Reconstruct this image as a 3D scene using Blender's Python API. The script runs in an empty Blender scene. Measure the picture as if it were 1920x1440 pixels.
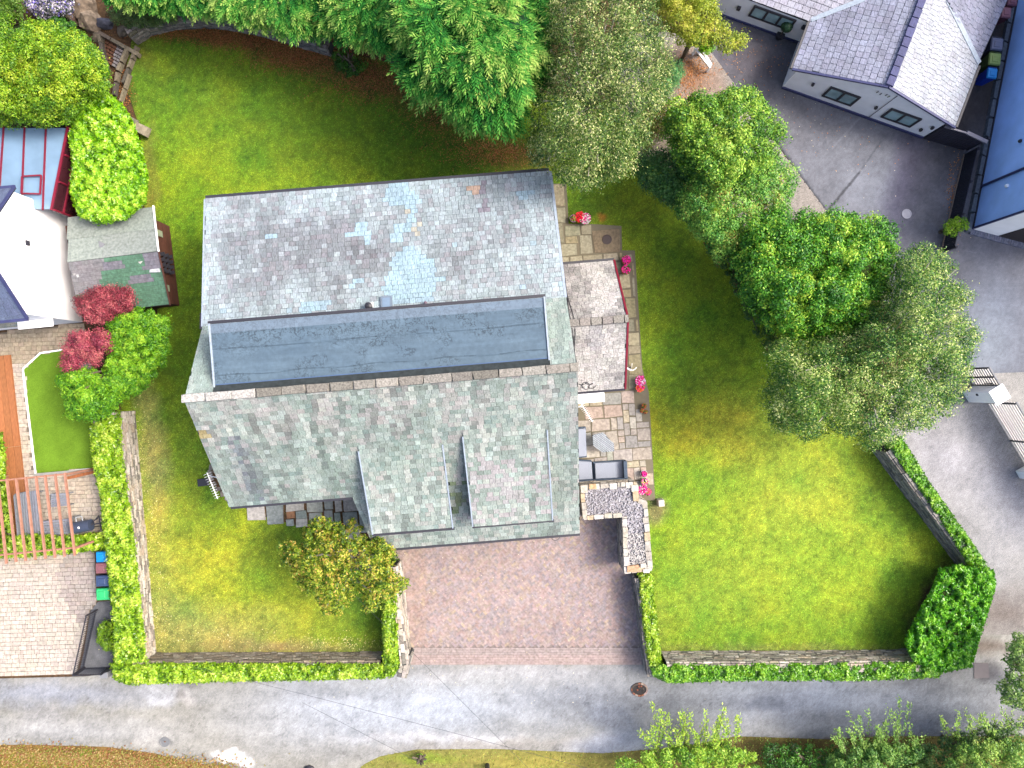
import bpy, math, random
import numpy as np
from mathutils import Vector, Matrix
from bisect import bisect_left

R = random.Random(7)
RG = np.random.default_rng(11)
SC = bpy.context.scene
COL = SC.collection

# ------------------------------------------------------------------ camera, sky, sun, exposure
H = 32.4            # flying height of the camera above the lawn, metres
F = 1297.0          # focal length in pixels of the 1920 wide photograph
cam = bpy.data.cameras.new('camera')
cam.sensor_width = 36.0
cam.lens = 36.0 * F / 1920.0
cam.clip_end = 600
camo = bpy.data.objects.new('camera', cam)
COL.objects.link(camo)
camo.location = (0, 0, H)
SC.camera = camo

AZ, EL = 10.0, 50.0         # direction to the sun: degrees from +X, elevation
world = bpy.data.worlds.new('World')
SC.world = world
world.use_nodes = True
wn = world.node_tree
sky = wn.nodes.new('ShaderNodeTexSky')
sky.sky_type = 'NISHITA'
sky.sun_disc = False
sky.sun_elevation = math.radians(EL)
sky.sun_rotation = math.radians(90 - AZ)
sky.air_density = 0.8
sky.dust_density = 6.0
sky.ozone_density = 1.0
bg = wn.nodes['Background']
bg.inputs['Strength'].default_value = 0.15
wn.links.new(sky.outputs[0], bg.inputs['Color'])
sun = bpy.data.lights.new('sun', 'SUN')
sun.energy = 1.15
sun.angle = math.radians(17.0)
sun.color = (1.0, 0.95, 0.86)
suno = bpy.data.objects.new('sun', sun)
COL.objects.link(suno)
tosun = Vector((math.cos(math.radians(AZ)) * math.cos(math.radians(EL)),
                math.sin(math.radians(AZ)) * math.cos(math.radians(EL)), math.sin(math.radians(EL))))
suno.rotation_euler = tosun.to_track_quat('Z', 'Y').to_euler()
suno.location = (20, 5, 40)
SC.view_settings.view_transform = 'Standard'
SC.view_settings.look = 'None'
SC.view_settings.exposure = 1.82
SC.view_settings.gamma = 1.0
SC.view_settings.use_curve_mapping = False
K = 2.1             # how much brighter than its base colour a sunlit level surface renders

# ------------------------------------------------------------------ colour, projection, noise
def lin(r, g, b, k=None):
    k = K if k is None else k
    o = []
    for c in (r, g, b):
        c /= 255.0
        c = c / 12.92 if c <= 0.04045 else ((c + 0.055) / 1.055) ** 2.4
        o.append(min(0.86, max(0.003, c / k)))
    return tuple(o)

def P(px, py, z=0.0):
    return Vector(((px - 960) / F * (H - z), (720 - py) / F * (H - z), z))

def Pn(px, py, z):
    return np.stack([(px - 960) / F * (H - z), (720 - py) / F * (H - z), z + 0 * px], -1)

def px_of(v):
    return (960 + v[0] * F / (H - v[2]), 720 - v[1] * F / (H - v[2]))

def vnoise(x, y, seed=0):
    xi = np.floor(x).astype(np.int64); yi = np.floor(y).astype(np.int64)
    fx = x - xi; fy = y - yi
    fx = fx * fx * (3 - 2 * fx); fy = fy * fy * (3 - 2 * fy)
    def h(a, b):
        n = (a * 374761393 + b * 668265263 + seed * 1442695041) & 0x7fffffff
        n = ((n ^ (n >> 13)) * 1274126177) & 0x7fffffff
        return ((n ^ (n >> 16)) & 0xffff) / 65535.0
    a = h(xi, yi); b = h(xi + 1, yi); c = h(xi, yi + 1); d = h(xi + 1, yi + 1)
    return (a * (1 - fx) + b * fx) * (1 - fy) + (c * (1 - fx) + d * fx) * fy

def fbm(x, y, seed=0, oct=4):
    s = 0; a = 0.5; t = 0
    for i in range(oct):
        s = s + a * vnoise(x * 2 ** i, y * 2 ** i, seed + i); t += a; a *= 0.5
    return s / t

def inpoly(x, y, poly):
    x = np.asarray(x, float); y = np.asarray(y, float)
    r = np.zeros(x.shape, bool)
    n = len(poly)
    for i in range(n):
        x0, y0 = poly[i][0], poly[i][1]; x1, y1 = poly[(i + 1) % n][0], poly[(i + 1) % n][1]
        if y0 == y1: continue
        c = ((y0 > y) != (y1 > y)) & (x < (x1 - x0) * (y - y0) / (y1 - y0) + x0)
        r ^= c
    return r

def edged(x, y, poly):
    d = np.full(np.shape(x), 1e9)
    n = len(poly)
    for i in range(n):
        ax, ay = poly[i][0], poly[i][1]; bx, by = poly[(i + 1) % n][0], poly[(i + 1) % n][1]
        dx, dy = bx - ax, by - ay
        L = dx * dx + dy * dy + 1e-9
        t = np.clip(((x - ax) * dx + (y - ay) * dy) / L, 0, 1)
        d = np.minimum(d, np.hypot(x - ax - t * dx, y - ay - t * dy))
    return d

# ------------------------------------------------------------------ materials
def mat(name, color=(.5, .5, .5), rough=.8, spec=.25, attr=False, objcol=False, noise=0.0, nscale=6.0,
        bump=0.0, bscale=30.0, metal=0.0, transl=0.0, tint2=None, stretch=(1, 1, 1), n2=0.0, n2scale=1.0, emis=None):
    m = bpy.data.materials.new(name)
    m.use_nodes = True
    nt = m.node_tree; N = nt.nodes; L = nt.links
    b = N['Principled BSDF']; out = N['Material Output']
    b.inputs['Roughness'].default_value = rough
    b.inputs['Specular IOR Level'].default_value = spec
    b.inputs['Metallic'].default_value = metal
    if attr:
        a = N.new('ShaderNodeAttribute'); a.attribute_name = 'Col'; src = a.outputs['Color']
    elif objcol:
        a = N.new('ShaderNodeObjectInfo'); src = a.outputs['Color']
    else:
        a = N.new('ShaderNodeRGB'); a.outputs[0].default_value = (*color, 1); src = a.outputs[0]
    tc = N.new('ShaderNodeNewGeometry')
    mp = N.new('ShaderNodeMapping'); mp.inputs['Scale'].default_value = stretch
    L.new(tc.outputs['Position'], mp.inputs['Vector'])
    def modulate(src, scale, amt, detail=4, t2=None):
        n = N.new('ShaderNodeTexNoise'); n.inputs['Scale'].default_value = scale; n.inputs['Detail'].default_value = detail
        L.new(mp.outputs[0], n.inputs['Vector'])
        r = N.new('ShaderNodeMapRange')
        r.inputs['From Min'].default_value = .3; r.inputs['From Max'].default_value = .7
        L.new(n.outputs['Fac'], r.inputs['Value'])
        if t2 is not None:
            mx = N.new('ShaderNodeMix'); mx.data_type = 'RGBA'
            r.inputs['To Min'].default_value = 0; r.inputs['To Max'].default_value = amt
            L.new(r.outputs[0], mx.inputs[0]); L.new(src, mx.inputs[6]); mx.inputs[7].default_value = (*t2, 1)
            return mx.outputs[2]
        r.inputs['To Min'].default_value = 1 - amt; r.inputs['To Max'].default_value = 1 + amt
        v = N.new('ShaderNodeVectorMath'); v.operation = 'SCALE'
        L.new(src, v.inputs[0]); L.new(r.outputs[0], v.inputs['Scale'])
        return v.outputs[0]
    if noise: src = modulate(src, nscale, noise, 6)
    if n2: src = modulate(src, n2scale, n2, 5, tint2)
    L.new(src, b.inputs['Base Color'])
    if bump:
        n = N.new('ShaderNodeTexNoise'); n.inputs['Scale'].default_value = bscale; n.inputs['Detail'].default_value = 3
        L.new(mp.outputs[0], n.inputs['Vector'])
        bp = N.new('ShaderNodeBump'); bp.inputs['Strength'].default_value = bump; bp.inputs['Distance'].default_value = .02
        L.new(n.outputs['Fac'], bp.inputs['Height']); L.new(bp.outputs[0], b.inputs['Normal'])
    if transl:
        t = N.new('ShaderNodeBsdfTranslucent'); L.new(src, t.inputs['Color'])
        mx = N.new('ShaderNodeMixShader'); mx.inputs[0].default_value = transl
        L.new(b.outputs[0], mx.inputs[1]); L.new(t.outputs[0], mx.inputs[2]); L.new(mx.outputs[0], out.inputs['Surface'])
    return m

M = {}
M['leaf'] = mat('leaf', attr=True, rough=.5, spec=.35, transl=.3)
M['laurel_leaf'] = mat('laurel_leaf', attr=True, rough=.32, spec=.45, transl=.25)
M['conifer'] = mat('conifer', attr=True, rough=.7, spec=.15, transl=.25)
M['core'] = mat('shrub_core', lin(52, 70, 22), rough=1, noise=.5, nscale=9, bump=.8, bscale=12)
M['bark'] = mat('bark', lin(120, 108, 92), rough=.95, noise=.3, nscale=20, bump=.6)
M['pale_bark'] = mat('pale_bark', lin(205, 198, 185), rough=.9, noise=.3, nscale=15, bump=.4)
M['lawn'] = mat('lawn_soil', attr=True, rough=1, spec=.05, noise=.28, nscale=38, bump=.9, bscale=60)
M['blade'] = mat('grass_blade', attr=True, rough=.7, spec=.15, transl=.3)
M['road'] = mat('asphalt', attr=True, rough=.92, spec=.2, noise=.24, nscale=34, bump=.5, bscale=90, n2=.12, n2scale=1.3)
M['gravel'] = mat('gravel', attr=True, rough=.95, spec=.15, noise=.34, nscale=26, bump=1.0, bscale=40)
M['soil'] = mat('soil', lin(96, 74, 52), rough=1, noise=.45, nscale=9, bump=1, bscale=30, n2=.3, n2scale=1.1)
M['slate_obj'] = mat('slate_piece', objcol=True, rough=.7, spec=.25, noise=.3, nscale=24, bump=.35, bscale=45, stretch=(1, .3, 1), n2=.14, n2scale=2.2)
M['slate_att'] = mat('slate_rest', attr=True, rough=.7, spec=.25, noise=.3, nscale=24, bump=.35, bscale=45, stretch=(1, .3, 1), n2=.14, n2scale=2.2)
M['lichen_obj'] = mat('lichen_slate_piece', objcol=True, rough=.9, spec=.15, noise=.4, nscale=16, bump=.5, bscale=30)
M['lichen_att'] = mat('lichen_slate_rest', attr=True, rough=.9, spec=.15, noise=.4, nscale=16, bump=.5, bscale=30)
M['underlay'] = mat('roof_underlay', lin(58, 66, 68), rough=.95, noise=.3)
M['piece_obj'] = mat('stone_piece', objcol=True, rough=.88, spec=.2, noise=.26, nscale=9, bump=.5, bscale=28)
M['piece_att'] = mat('stone_rest', attr=True, rough=.88, spec=.2, noise=.26, nscale=9, bump=.5, bscale=28)
M['wood_obj'] = mat('timber_piece', objcol=True, rough=.8, spec=.2, noise=.2, nscale=5, stretch=(6, 1, 6), bump=.3)
M['flat'] = mat('flat_roof_membrane', attr=True, rough=.7, spec=.2, noise=.12, nscale=7, bump=.15, bscale=9)
M['render_white'] = mat('white_render', (.72, .72, .73), rough=.9, noise=.05, nscale=2, bump=.15, bscale=60)
M['render_grey'] = mat('grey_white_render', (.6, .6, .64), rough=.9, noise=.06, nscale=2, bump=.15, bscale=60)
M['render_sky_shade'] = mat('sky_shade_render', lin(150, 184, 236, 1.0), rough=.9, noise=.1, nscale=1.2, bump=.15, bscale=60)  # blue sky shade on the sunless left wall, put into the colour
M['stucco'] = mat('house_wall', lin(190, 186, 176), rough=.95, noise=.12, nscale=3, bump=.4, bscale=40)
M['black'] = mat('black_plastic', (.018, .018, .024), rough=.5, spec=.4)
M['navy'] = mat('dark_blue_trim', (.03, .034, .09), rough=.55, spec=.3, noise=.15)
M['white'] = mat('white_paint', (.78, .78, .78), rough=.5, noise=.04)
M['lead'] = mat('lead_flashing', lin(176, 190, 205), rough=.6, noise=.15, nscale=9)
M['maroon'] = mat('maroon_paint', lin(126, 30, 52, 1.6), rough=.5, noise=.1)
M['glass'] = mat('window_glass', (.2, .3, .33), rough=.12, spec=.8, noise=.3, nscale=1.5)
M['glassroof'] = mat('conservatory_glass', lin(140, 172, 200), rough=.25, spec=.6, noise=.12, nscale=1.2)
M['metal'] = mat('galvanised_metal', (.5, .52, .54), rough=.4, metal=.7)
M['felt'] = mat('roof_felt', attr=True, rough=.9, noise=.16, nscale=9, bump=.4, stretch=(4, 1, 1))
M['rattan'] = mat('grey_rattan', lin(88, 104, 124), rough=.85, noise=.35, nscale=40, bump=.8, bscale=50)
M['cushion'] = mat('pale_cushion', lin(172, 180, 196), rough=.95, noise=.2, nscale=20, stretch=(1, 9, 1), bump=.3)
M['oldwood'] = mat('weathered_wood', lin(150, 152, 156), rough=.9, noise=.25, nscale=6, stretch=(1, 5, 1), bump=.4)
M['browncon'] = mat('orange_timber', lin(176, 108, 66), rough=.85, noise=.28, nscale=4, stretch=(5, 1, 1), bump=.3)
M['pinkwood'] = mat('pergola_timber', lin(190, 138, 116), rough=.8, noise=.18, nscale=6, bump=.2)
M['darkplank'] = mat('dark_brown_plank', lin(92, 58, 48), rough=.85, noise=.25, nscale=10, bump=.3)
M['terracotta'] = mat('terracotta', lin(168, 88, 58), rough=.85, noise=.15)
M['pot_pink'] = mat('mauve_glazed_pot', lin(176, 140, 160), rough=.5, noise=.12)
M['petal'] = mat('petals', attr=True, rough=.7, transl=.25)
M['darkfence'] = mat('dark_grey_timber', lin(62, 62, 74), rough=.85, noise=.25, nscale=6, bump=.3)

def plain(name, c, rough=.5):
    return mat(name, lin(*c), rough=rough, spec=.35, noise=.07, nscale=5)

# ------------------------------------------------------------------ object helpers
ORG = {}
def prop(o, label=None, cat=None, group=None, kind=None):
    if label: o['label'] = label
    if cat: o['category'] = cat
    if group: o['group'] = group
    if kind: o['kind'] = kind
    return o

def thing(name, label, cat, loc=(0, 0, 0), group=None):
    o = bpy.data.objects.new(name, None)
    o.empty_display_size = .2
    COL.objects.link(o)
    o.location = loc
    ORG[o.name] = Vector(loc)
    return prop(o, label, cat, group)

def npmesh(name, verts, faces, col=None, smooth=False):
    verts = np.asarray(verts, np.float32); faces = np.asarray(faces, np.int32)
    me = bpy.data.meshes.new(name)
    k = faces.shape[1]
    me.vertices.add(len(verts)); me.vertices.foreach_set('co', verts.ravel())
    me.loops.add(faces.size); me.loops.foreach_set('vertex_index', faces.ravel())
    me.polygons.add(len(faces)); me.polygons.foreach_set('loop_start', np.arange(0, faces.size, k, dtype=np.int32))
    me.update(calc_edges=True)
    if not smooth: me.shade_flat()
    if col is not None:
        a = me.color_attributes.new('Col', 'FLOAT_COLOR', 'POINT')
        c = np.ones((len(verts), 4), np.float32); c[:, :3] = col
        a.data.foreach_set('color', c.ravel())
    return me

def link(name, me, m, parent=None, loc=None):
    o = bpy.data.objects.new(name, me)
    COL.objects.link(o)
    if m is not None and len(me.materials) == 0: me.materials.append(m)
    if parent is not None:
        o.parent = parent
        ORG[o.name] = ORG[parent.name]
    else:
        o.location = loc if loc is not None else (0, 0, 0)
        ORG[o.name] = Vector(o.location)
    return o

def np_obj(name, verts, faces, m, parent=None, col=None, smooth=False):
    verts = np.asarray(verts, np.float32)
    if parent is not None: org = np.array(ORG[parent.name])
    else:
        org = verts.mean(0); org[2] = verts[:, 2].min()
    me = npmesh(name, verts - org, faces, col, smooth)
    return link(name, me, m, parent, tuple(float(v) for v in org))

class MB:
    """collects faces in world coordinates, then links them as one mesh"""
    def __init__(s): s.v = []; s.f = []; s.c = []
    def add(s, vs, fs, c=None):
        n = len(s.v)
        s.v += [tuple(v) for v in vs]; s.f += [tuple(i + n for i in f) for f in fs]
        if c is not None: s.c += [c] * len(vs)
        return s
    def hexa(s, b, t, c=None):       # bottom ring and top ring, 4 points each (or more)
        n = len(b)
        fs = [tuple(reversed(range(n))), tuple(range(n, 2 * n))]
        for i in range(n):
            j = (i + 1) % n
            fs.append((i, j, n + j, n + i))
        return s.add(list(b) + list(t), fs, c)
    def box(s, c, sx, sy, sz, rz=0.0, taper=1.0, col=None):   # centre of the base
        cx, cy, cz = c
        ca, sa = math.cos(rz), math.sin(rz)
        def q(x, y, z): return (cx + x * ca - y * sa, cy + x * sa + y * ca, cz + z)
        b = [q(-sx / 2, -sy / 2, 0), q(sx / 2, -sy / 2, 0), q(sx / 2, sy / 2, 0), q(-sx / 2, sy / 2, 0)]
        tx, ty = sx * taper / 2, sy * taper / 2
        t = [q(-tx, -ty, sz), q(tx, -ty, sz), q(tx, ty, sz), q(-tx, ty, sz)]
        return s.hexa(b, t, col)
    def prism(s, poly, z0, z1, c=None):
        A = sum(poly[i][0] * poly[(i + 1) % len(poly)][1] - poly[(i + 1) % len(poly)][0] * poly[i][1] for i in range(len(poly)))
        if A < 0: poly = list(reversed(poly))
        return s.hexa([(p[0], p[1], z0) for p in poly], [(p[0], p[1], z1) for p in poly], c)
    def tube(s, pts, r, n=6, r1=None, c=None):
        pts = [Vector(p) for p in pts]
        r1 = r if r1 is None else r1
        rings = []
        for i, p in enumerate(pts):
            d = (pts[min(i + 1, len(pts) - 1)] - pts[max(i - 1, 0)]).normalized()
            a = d.cross(Vector((0, 0, 1)))
            if a.length < .05: a = d.cross(Vector((1, 0, 0)))
            a.normalize(); b = d.cross(a)
            rr = r + (r1 - r) * i / max(1, len(pts) - 1)
            rings.append([p + a * math.cos(2 * math.pi * k / n) * rr + b * math.sin(2 * math.pi * k / n) * rr for k in range(n)])
        vs = [v for ring in rings for v in ring]
        fs = []
        for i in range(len(rings) - 1):
            for k in range(n):
                fs.append((i * n + k, i * n + (k + 1) % n, (i + 1) * n + (k + 1) % n, (i + 1) * n + k))
        fs.append(tuple(reversed(range(n)))); fs.append(tuple(range((len(rings) - 1) * n, len(rings) * n)))
        return s.add(vs, fs, c)
    def lathe(s, c, prof, n=16, col=None):
        c = Vector(c)
        vs = []; fs = []
        for r, z in prof:
            for k in range(n):
                vs.append((c.x + r * math.cos(2 * math.pi * k / n), c.y + r * math.sin(2 * math.pi * k / n), c.z + z))
        for i in range(len(prof) - 1):
            for k in range(n):
                fs.append((i * n + k, i * n + (k + 1) % n, (i + 1) * n + (k + 1) % n, (i + 1) * n + k))
        fs.append(tuple(reversed(range(n)))); fs.append(tuple(range((len(prof) - 1) * n, len(prof) * n)))
        return s.add(vs, fs, col)
    def build(s, name, m, parent=None, bevel=0.0, smooth=False):
        if parent is not None: org = ORG[parent.name]
        else:
            n = len(s.v)
            org = Vector((sum(v[0] for v in s.v) / n, sum(v[1] for v in s.v) / n, min(v[2] for v in s.v)))
        me = bpy.data.meshes.new(name)
        me.from_pydata([tuple(Vector(v) - org) for v in s.v], [], s.f)
        me.update()
        if s.c:
            a = me.color_attributes.new('Col', 'FLOAT_COLOR', 'POINT')
            for i, c in enumerate(s.c): a.data[i].color = (*c, 1)
        if smooth:
            for p in me.polygons: p.use_smooth = True
        o = link(name, me, m, parent, org)
        if bevel:
            b = o.modifiers.new('bevel', 'BEVEL'); b.width = bevel; b.segments = 2; b.limit_method = 'ANGLE'
        return o

# small building pieces: six slightly different unit blocks that share their meshes
VAR = []
for k in range(8):
    rr = random.Random(100 + k)
    j = 0.0 if k == 0 else .05
    vv = []
    for z in (-.5, .5):
        for x, y in ((-.5, -.5), (.5, -.5), (.5, .5), (-.5, .5)):
            q = 1.0 if z < 0 or k == 0 else .93
            vv.append((x * q + rr.uniform(-j, j), y * q + rr.uniform(-j, j), z + (rr.uniform(-j, j) if z > 0 else 0)))
    VAR.append(np.array(vv, np.float32))
for k in range(6):          # flat, squarer pieces for slates and setts
    rr = random.Random(200 + k)
    vv = []
    for z in (-.5, .5):
        for x, y in ((-.5, -.5), (.5, -.5), (.5, .5), (-.5, .5)):
            vv.append((x + rr.uniform(-.012, .012), y + rr.uniform(-.03, .03), z))
    VAR.append(np.array(vv, np.float32))
BF = [(4, 5, 6, 7), (0, 1, 5, 4), (1, 2, 6, 5), (2, 3, 7, 6), (3, 0, 4, 7), (3, 2, 1, 0)]
SHARED = {}
class Pieces:
    """blocks given by centre and three full edge vectors"""
    def __init__(s): s.p = []
    def add(s, c, ex, ey, ez, col, var=0, key=None):
        c = Vector(c)
        s.p.append((c, Vector(ex), Vector(ey), Vector(ez), col, var, key if key is not None else ex.length * ey.length / (H - c.z) ** 2))
    def emit(s, name, parent, mobj, matt, limit=300, restname=None, restparent=None):
        s.p.sort(key=lambda q: -q[6])
        vis = s.p[:limit]; rest = s.p[limit:]
        org = ORG[parent.name]
        for c, ex, ey, ez, col, var, _ in vis:
            kk = (var, mobj.name)
            if kk not in SHARED:
                me = npmesh(name, VAR[var], BF); me.materials.append(mobj); SHARED[kk] = me
            o = bpy.data.objects.new(name, SHARED[kk]); COL.objects.link(o)
            o.parent = parent
            lx, ly, lz = ex.length, ey.length, ez.length
            mx = Matrix((ex / lx, ey / ly, ez / lz)).transposed()
            o.matrix_local = Matrix.Translation(c - org) @ mx.to_4x4() @ Matrix.Diagonal((lx, ly, lz, 1))
            o.color = (*col, 1)
        if rest:
            n = len(rest)
            V = np.stack([VAR[q[5]] for q in rest])
            C = np.array([tuple(q[0]) for q in rest]); E = np.array([[tuple(q[1]), tuple(q[2]), tuple(q[3])] for q in rest])
            W = C[:, None, :] + np.einsum('nkj,nji->nki', V, E)
            fa = np.array(BF)[None] + (np.arange(n) * 8)[:, None, None]
            cc = np.repeat(np.array([q[4] for q in rest]), 8, axis=0)
            rp = restparent or parent
            o = np_obj(restname or name, W.reshape(-1, 3), fa.reshape(-1, 4), matt, rp, cc)
            o['kind'] = 'stuff'
            return o

def vary(c, amt, r=R):
    k = 1 + r.uniform(-amt, amt)
    return tuple(min(.9, x * k * (1 + r.uniform(-amt, amt) * .25)) for x in c)

def scan(poly, t):
    xs = []
    n = len(poly)
    for i in range(n):
        (x0, y0), (x1, y1) = poly[i], poly[(i + 1) % n]
        if (y0 > t) != (y1 > t): xs.append(x0 + (t - y0) * (x1 - x0) / (y1 - y0))
    xs.sort()
    return [(xs[i], xs[i + 1]) for i in range(0, len(xs) - 1, 2)]

def tile(pc, org, es, et, nrm, poly, w, g, gap, th, colf, wj=.25, lap=0.0, tilt=0.0, var=0, varn=0, rj=0.0, t0=None, key=None, holes=()):
    """courses of blocks over a polygon given in (s, t) coordinates of a plane"""
    org = Vector(org); es = Vector(es).normalized(); et = Vector(et).normalized(); nrm = Vector(nrm).normalized()
    ts = [p[1] for p in poly]
    t = min(ts) if t0 is None else t0
    row = 0
    while t < max(ts) - g * .25:
        tc = t + g / 2
        te = min(t + g, max(ts) + .02)
        for a, b in scan(poly, min(tc, max(ts) - 1e-3)):
            s0 = a - R.random() * w
            while s0 < b:
                s1 = s0 + w * (1 + R.uniform(-wj, wj))
                x0, x1 = max(s0, a), min(s1, b)
                if x1 - x0 > min(w * .18, .1):
                    sc, tcc = (x0 + x1) / 2, (t + te) / 2
                    if not any(inpoly(sc, tcc, h) for h in holes):
                        c = org + es * sc + et * (tcc - lap / 2) + nrm * (th / 2 + R.uniform(0, rj))
                        ex = es * (x1 - x0 - gap)
                        ey = (et * (te - t - gap + lap) + nrm * tilt)
                        ez = ex.cross(ey).normalized()
                        if ez.dot(nrm) < 0: ez = -ez
                        col = colf(px_of(c))
                        pc.add(c, ex, ey, ez * th, col, (R.randint(8, 13) if varn == 9 else R.randint(1, varn)) if varn else var, key)
                s0 = s1
        t += g; row += 1

# ------------------------------------------------------------------ painted ground sheets (colour of turf, litter, patches and some painted shade)
def paint(x, y, base, blobs, seed=1, warp=14.0):
    """x, y in photograph pixels of the ground; returns linear colours"""
    wx = x + (fbm(x / 26, y / 26, seed) - .5) * warp * 2
    wy = y + (fbm(x / 26, y / 26, seed + 9) - .5) * warp * 2
    c = np.ones(x.shape + (3,)) * np.array(base)
    for (bx, by, rx, ry, ang, colr, s, soft) in blobs:
        a = math.radians(ang)
        dx, dy = wx - bx, wy - by
        u = (dx * math.cos(a) + dy * math.sin(a)) / rx; v = (-dx * math.sin(a) + dy * math.cos(a)) / ry
        d = np.sqrt(u * u + v * v)
        k = np.clip((1 + soft - d) / (2 * soft + 1e-6), 0, 1) * s
        k = k * k * (3 - 2 * k) if s >= 1 else k
        c = c * (1 - k[..., None]) + np.array(colr) * k[..., None]
    return c

def sheet(name, poly, z, step, m, colf, kind='structure', parent=None, label=None):
    """a level sheet inside a pixel polygon, gridded so that its colours can vary"""
    W = [P(p[0], p[1], 0) for p in poly]
    xs = [w.x for w in W]; ys = [w.y for w in W]
    nx = int((max(xs) - min(xs)) / step) + 2; ny = int((max(ys) - min(ys)) / step) + 2
    gx = min(xs) + np.arange(nx) * step; gy = min(ys) + np.arange(ny) * step
    X, Y = np.meshgrid(gx, gy)
    PX = 960 + X * F / H; PY = 720 - Y * F / H
    cx = PX[:-1, :-1] + step * .5 * F / H; cy = PY[:-1, :-1] - step * .5 * F / H
    keep = inpoly(cx, cy, poly)
    idx = np.arange(nx * ny).reshape(ny, nx)
    q = np.stack([idx[:-1, :-1], idx[:-1, 1:], idx[1:, 1:], idx[1:, :-1]], -1)[keep]
    used, inv = np.unique(q, return_inverse=True)
    vx, vy = X.ravel()[used], Y.ravel()[used]
    best = np.full(vx.shape, 1e9); bx = vx.copy(); by = vy.copy()
    for i in range(len(W)):
        ax_, ay_ = W[i].x, W[i].y; dx, dy = W[(i + 1) % len(W)].x - ax_, W[(i + 1) % len(W)].y - ay_
        t = np.clip(((vx - ax_) * dx + (vy - ay_) * dy) / (dx * dx + dy * dy + 1e-9), 0, 1)
        qx, qy = ax_ + t * dx, ay_ + t * dy
        d = np.hypot(vx - qx, vy - qy); k = d < best
        best = np.where(k, d, best); bx = np.where(k, qx, bx); by = np.where(k, qy, by)
    near = (best < step * .6) | ~inpoly(960 + vx * F / H, 720 - vy * F / H, poly)
    vx = np.where(near, bx, vx); vy = np.where(near, by, vy)
    V = np.stack([vx, vy, np.full(len(vx), z)], -1)
    C = colf(960 + vx * F / H, 720 - vy * F / H)
    o = np_obj(name, V, inv.reshape(-1, 4), m, parent, C)
    if parent is None and kind: o['kind'] = kind
    if label: o['label'] = label
    return o

# ------------------------------------------------------------------ foliage
def unit(v):
    return v / (np.linalg.norm(v, axis=-1, keepdims=True) + 1e-9)

def leaf_obj(name, Pc, A, B, C, m, parent):
    n = len(Pc)
    C = np.clip(C * np.array([1.45, 1.42, 1.2]), 0, .6)
    V = np.empty((n, 4, 3), np.float32)
    V[:, 0] = Pc - A; V[:, 1] = Pc + B - A * .1; V[:, 2] = Pc + A; V[:, 3] = Pc - B - A * .1
    fa = np.arange(n * 4).reshape(n, 4)
    o = np_obj(name, V.reshape(-1, 3), fa, m, parent, np.repeat(C, 4, axis=0))
    return o

def pal(cols, t):
    cols = np.array(cols); k = len(cols) - 1
    t = np.clip(t, 0, .9999) * k
    i = t.astype(int); f = (t - i)[..., None]
    return cols[i] * (1 - f) + cols[i + 1] * f

def centres(poly, n, margin, tries=30):
    xs = [p[0] for p in poly]; ys = [p[1] for p in poly]
    cx = RG.uniform(min(xs), max(xs), n * tries); cy = RG.uniform(min(ys), max(ys), n * tries)
    k = inpoly(cx, cy, poly)
    cx, cy = cx[k], cy[k]
    d = edged(cx, cy, poly)
    k = d > margin
    cx, cy, d = cx[k], cy[k], d[k]
    # thin out for even spacing
    area = len(cx)
    out = []
    if len(cx) <= n: return cx, cy, d
    cell = math.sqrt((max(xs) - min(xs)) * (max(ys) - min(ys)) * .6 / n) * .72
    grid = {}
    for i in range(len(cx)):
        gx, gy = int(cx[i] / cell), int(cy[i] / cell)
        ok = True
        for a in (-1, 0, 1):
            for b in (-1, 0, 1):
                for j in grid.get((gx + a, gy + b), ()):
                    if (cx[i] - cx[j]) ** 2 + (cy[i] - cy[j]) ** 2 < cell * cell: ok = False
        if ok:
            grid.setdefault((gx, gy), []).append(i); out.append(i)
        if len(out) >= n: break
    out = np.array(out)
    return cx[out], cy[out], d[out]

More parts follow.
